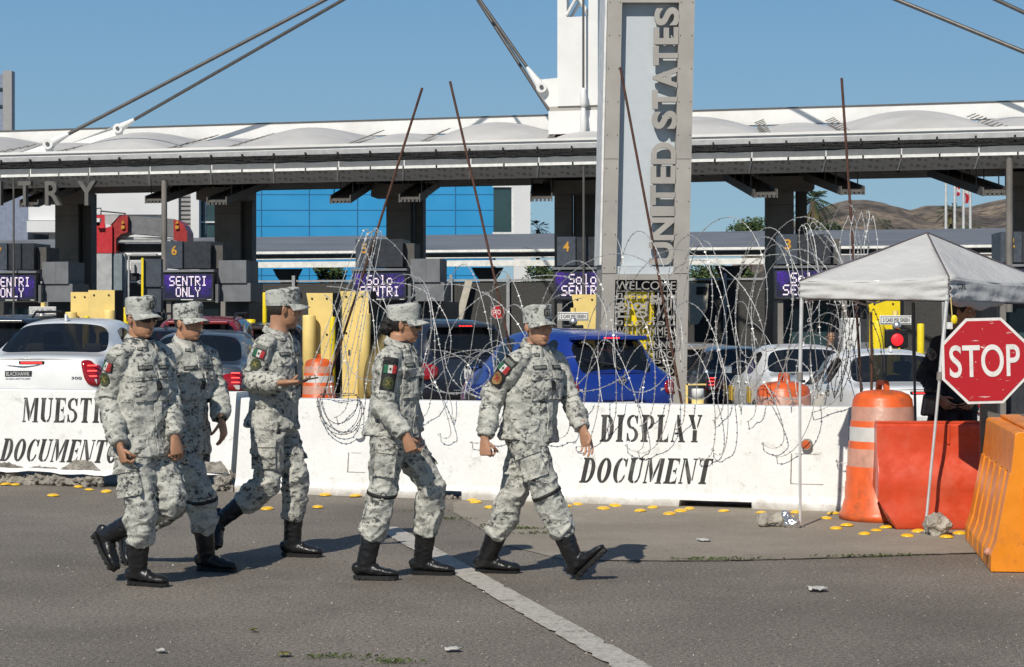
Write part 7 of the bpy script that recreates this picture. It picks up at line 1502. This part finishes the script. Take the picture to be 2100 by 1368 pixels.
def sheaf(x0, x1, ytop, xb0, xb1, yb, n, seed, Y, dd=.10, w_=9, yj=14):
    """strands that go up over the rod in narrow arcs and fall back down"""
    rr = random.Random(seed); pts = []
    for i in range(n):
        t = i/max(1, n-1); xt = x0+(x1-x0)*t+rr.uniform(-3, 3); yt = ytop+rr.uniform(0, yj); d = rr.uniform(-dd, dd); xa = xb0+(xb1-xb0)*t+rr.uniform(-8, 8); bow = rr.uniform(-14, 14); ya = yb+rr.uniform(-yj*2, yj)
        pts += [P(xa-4, ya, Y+d), P(xa*.62+xt*.38-w_*.6+bow, yt*.38+ya*.62, Y+d*.9), P(xt*.75+xa*.25-w_*.9+bow*.6, yt*.75+ya*.25, Y+d*.5), P(xt-w_*.6, yt+9, Y+d*.2), P(xt, yt, Y), P(xt+w_*.6, yt+9, Y-d*.2), P(xt*.75+xa*.25+w_*1.1-bow*.4, yt*.75+ya*.25, Y-d*.5), P(xa*.6+xt*.4+w_*1.4-bow, yt*.4+ya*.6, Y-d), P(xa+w_*1.3, ya, Y-d), P(xa+w_*.8, ya+5, Y-d*.4)]
    return [bez([tuple(p) for p in pts], 6)]
wire_obj(sheaf(750, 776, 460, 636, 722, 800, 4, 3, bY(700, .15), .2, 10, 20), "razor wire hank hanging from the first rusty rod like a sheaf", 8)
wire_obj(sheaf(770, 776, 468, 810, 818, 612, 1, 8, bY(760, .12), .1, 26, 6), "single wide razor wire loop beside the first rusty rod", 12)
wire_obj(sheaf(1646, 1680, 452, 1640, 1770, 640, 4, 5, bY(1690, .1), .2, 12, 14), "razor wire hank spreading down from the post by booth 3", 9)
wire_obj(sheaf(1738, 1792, 428, 1742, 1776, 580, 5, 6, bY(1745, .1), .12, 5, 18), "narrow razor wire hank on the rod above the tent", 10)
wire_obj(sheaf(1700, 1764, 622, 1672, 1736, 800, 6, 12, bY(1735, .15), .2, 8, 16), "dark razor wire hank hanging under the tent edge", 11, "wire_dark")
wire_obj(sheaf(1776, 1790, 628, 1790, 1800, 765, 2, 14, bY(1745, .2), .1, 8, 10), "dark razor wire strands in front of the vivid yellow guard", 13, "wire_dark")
# strands that sag over the wall face at the left, below the phone
pts = []
for i, (x, y) in enumerate([(648, 822), (668, 868), (708, 890), (740, 872), (735, 824), (690, 812), (655, 818), (672, 850), (700, 868), (728, 850), (730, 815), (690, 800), (650, 812), (660, 845), (688, 876), (722, 884), (748, 850), (752, 818)]):
    s = s_at(x); z = z_at(x, y); z = max(z, .3); pts.append(tuple(bpt(s, (.15 if z > .84 else .16+.10*(.88-z)/.73+.03)+.02*(i % 3), z if z < .84 else .885+.01*(i % 4))))
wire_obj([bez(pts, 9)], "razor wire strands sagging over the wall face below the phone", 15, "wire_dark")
# ------------------------------------------------------------------ vegetation and flags beyond the lanes
def leaf_tree(px, ytop, ybot, Y, wpx, label, seed, n=1500, mat="leaf", lean=0):
    rr = random.Random(seed); c = P(px, ybot, Y); top = P(px, ytop, Y).z; bot = c.z; w_ = wpx*Y/F; g = -.6; o = empty("tree", V((c.x, Y, g)), label, "tree", "trees beyond the lanes"); mb = MB()
    cl = [(rr.uniform(-.5, .5)*w_*.75, rr.uniform(-.5, .5)*w_*.6, rr.uniform(.15, .85), rr.uniform(.16, .30)*w_) for _ in range(16)]
    H = top-bot
    for _ in range(n):
        cx_, cy_, cz_, cr = rr.choice(cl); d = V((rr.gauss(0, 1), rr.gauss(0, 1), rr.gauss(0, 1))).normalized()*cr*rr.uniform(.55, 1.05)
        env = 1-abs(cz_-.45)*.9; p = V((c.x+cx_*env+d.x, Y+cy_+d.y, bot+cz_*H+d.z*.7)); 
        if p.z > top+rr.uniform(0, .3) : p.z = top-rr.uniform(0, .3)
        s = rr.uniform(.06, .14)*max(1, w_/2.2)*.8; u = V((rr.gauss(0, 1), rr.gauss(0, 1), rr.gauss(0, .7))).normalized(); v = u.orthogonal().normalized(); mb.add([p-u*s, p+v*s*.45, p+u*s, p-v*s*.45], [(0, 1, 2, 3)])
    mb.build("crown", mat, o); mb = MB(); mb.tube([V((c.x, Y, g)), V((c.x+.1, Y, bot)), V((c.x, Y+.1, bot+H*.5))], [.16, .12, .05], 8)
    for k in range(5): q = rr.choice(cl); mb.tube([V((c.x+.05, Y, bot+H*.1)), V((c.x+q[0]*.8, Y+q[1]*.8, bot+q[2]*H))], [.07, .02], 6)
    mb.build("trunk", "bark", o)
leaf_tree(675, 540, 580, 78, 70, "bushy green tree against the blue wall left of booth 5", 1, 1100); leaf_tree(1532, 441, 500, 90, 84, "round green tree above the low roof left of booth 3", 2, 1800); leaf_tree(1110, 543, 600, 78, 100, "green hedge tree behind the fence left of booth 4", 3, 1300); leaf_tree(1450, 546, 600, 78, 100, "green tree behind the fence right of the sign tower", 4, 1300); leaf_tree(1520, 550, 600, 78, 80, "low green tree behind the fence left of booth 3", 6, 900)
leaf_tree(1690, 460, 520, 85, 110, "shaggy green tree below the tall feathery palm", 5, 2200, "palm_leaf"); leaf_tree(1835, 470, 510, 110, 40, "small green tree right of the short fan palm on the hill side", 7, 500); leaf_tree(1985, 462, 510, 100, 44, "dry green tree between the flag poles", 8, 700)
def palm(px, ytop, ybase, Y, rpx, label, seed, nf=26, droop=.9, fan=True):
    rr = random.Random(seed); c = P(px, ytop, Y); r_ = rpx*Y/F; g = -.6; o = empty("palm_tree", V((c.x, Y, g)), label, "palm tree", "palm trees beyond the lanes"); cz = c.z-r_*.45; mb = MB()
    for k in range(nf):
        az = rr.uniform(0, 6.28); el = rr.uniform(-.5, 1.35); d = V((math.cos(az)*math.cos(el), math.sin(az)*math.cos(el), math.sin(el))); L = r_*rr.uniform(.8, 1.1); side = d.cross(V((0, 0, 1))); side = side.normalized() if side.length > .05 else V((1, 0, 0)); prev = V((c.x, Y, cz)); m = 9; pts = []
        for i in range(m+1):
            t = i/m; pts.append(V((c.x, Y, cz))+d*L*t+V((0, 0, -droop*L*.5*t*t)))
        for i in range(2 if not fan else 5, m):
            t = i/m; ll = L*(.24 if not fan else .34)*math.sin(math.pi*min(1, .2+.75*t)); ax = (pts[i+1]-pts[i]).normalized()
            for sg in (1, -1):
                for e in range(2):
                    b = pts[i].lerp(pts[i+1], e*.5); tip = b+side*sg*ll*rr.uniform(.7, 1)+ax*ll*.6+V((0, 0, -ll*rr.uniform(.1, .5))); mb.add([b-ax*ll*.06, b+ax*ll*.10, tip], [(0, 1, 2)])
        mb.tube(pts, [L*.012]*(m+1), 4)
    mb.build("fronds", "palm_leaf", o)
    mb = MB()
    for k in range(14):
        az = rr.uniform(0, 6.28); d = V((math.cos(az), math.sin(az), 0)); a = V((c.x, Y, cz-r_*.1)); b = a+d*r_*.35+V((0, 0, -r_*rr.uniform(.5, .8))); s = V((-d.y, d.x, 0))*r_*.06; mb.add([a-s*.4, a+s*.4, b+s, b-s], [(0, 1, 2, 3)])
    mb.build("dead_fronds", "leaf_dry", o); mb = MB(); mb.tube([V((c.x+.1, Y, g)), V((c.x, Y, (g+cz)/2)), V((c.x, Y, cz))], [r_*.17, r_*.13, r_*.11], 8); mb.build("trunk", "bark", o)
palm(1668, 385, 520, 88, 62, "tall feathery palm right of the booth 3 column", 1, 34, 1.1, False); palm(1810, 450, 510, 130, 30, "short fan palm on the hill side above the tent", 2, 24); palm(1950, 418, 520, 120, 36, "fan palm with a dry skirt beside the flag poles", 3, 30); palm(1997, 452, 520, 125, 20, "small fan palm behind the last flag pole", 4, 20); palm(1103, 456, 520, 100, 34, "low palm between the blue building and booth 4", 5, 26); palm(1068, 430, 520, 100, 34, "palm whose fronds poke out beside the blue building", 7, 22, 1.2, False); palm(2085, 455, 520, 125, 24, "fan palm at the right edge by booth 2", 6, 20)
for i, (px, lab) in enumerate(((1940, "first white flag pole from the left, bare"), (1958, "second white flag pole, flying a striped flag"), (1976, "third white flag pole, flying a pale flag"), (1990, "fourth white flag pole from the left, bare"))):
    Y = 95; c = P(px, 640, Y); mb = MB(); mb.tube([V((c.x, Y, -.7)), V((c.x, Y, 9.6+.1*i))], [.09, .055], 10); mb.ell(V((c.x, Y, 9.7+.1*i)), (.1,)*3, None, 0, 10, 8); o = mb.build("flag_pole", "pole_white", origin=(c.x, Y, -.7)); tag(o, lab, "flag pole", "flag poles beyond the lanes")
    if i in (1, 2):
        z0 = P(px, 388, Y).z if i == 1 else P(px, 388, Y).z; z1 = P(px, 402 if i == 1 else 417, Y).z; mb = MB(); m = 8; 
        for k in range(7):
            vs = []
            for j in range(m+1):
                t = j/m
                for e in (0, 1): u = (k+e)/7; vs.append(V((c.x+.07+.24*t*(1-.5*u)+.04*math.sin(u*9), Y+.10*math.sin(t*9+u*3), z0+1.1-(1.1+z0-z1)*u-.35*t*(1-u))))
            mb.add(vs, [(2*j, 2*j+1, 2*j+3, 2*j+2) for j in range(m)], (k % 2) if i == 1 else (0 if k > 4 else 1), True)
        mb.build("flag", ["flag_stripe", "sign_white"], o)
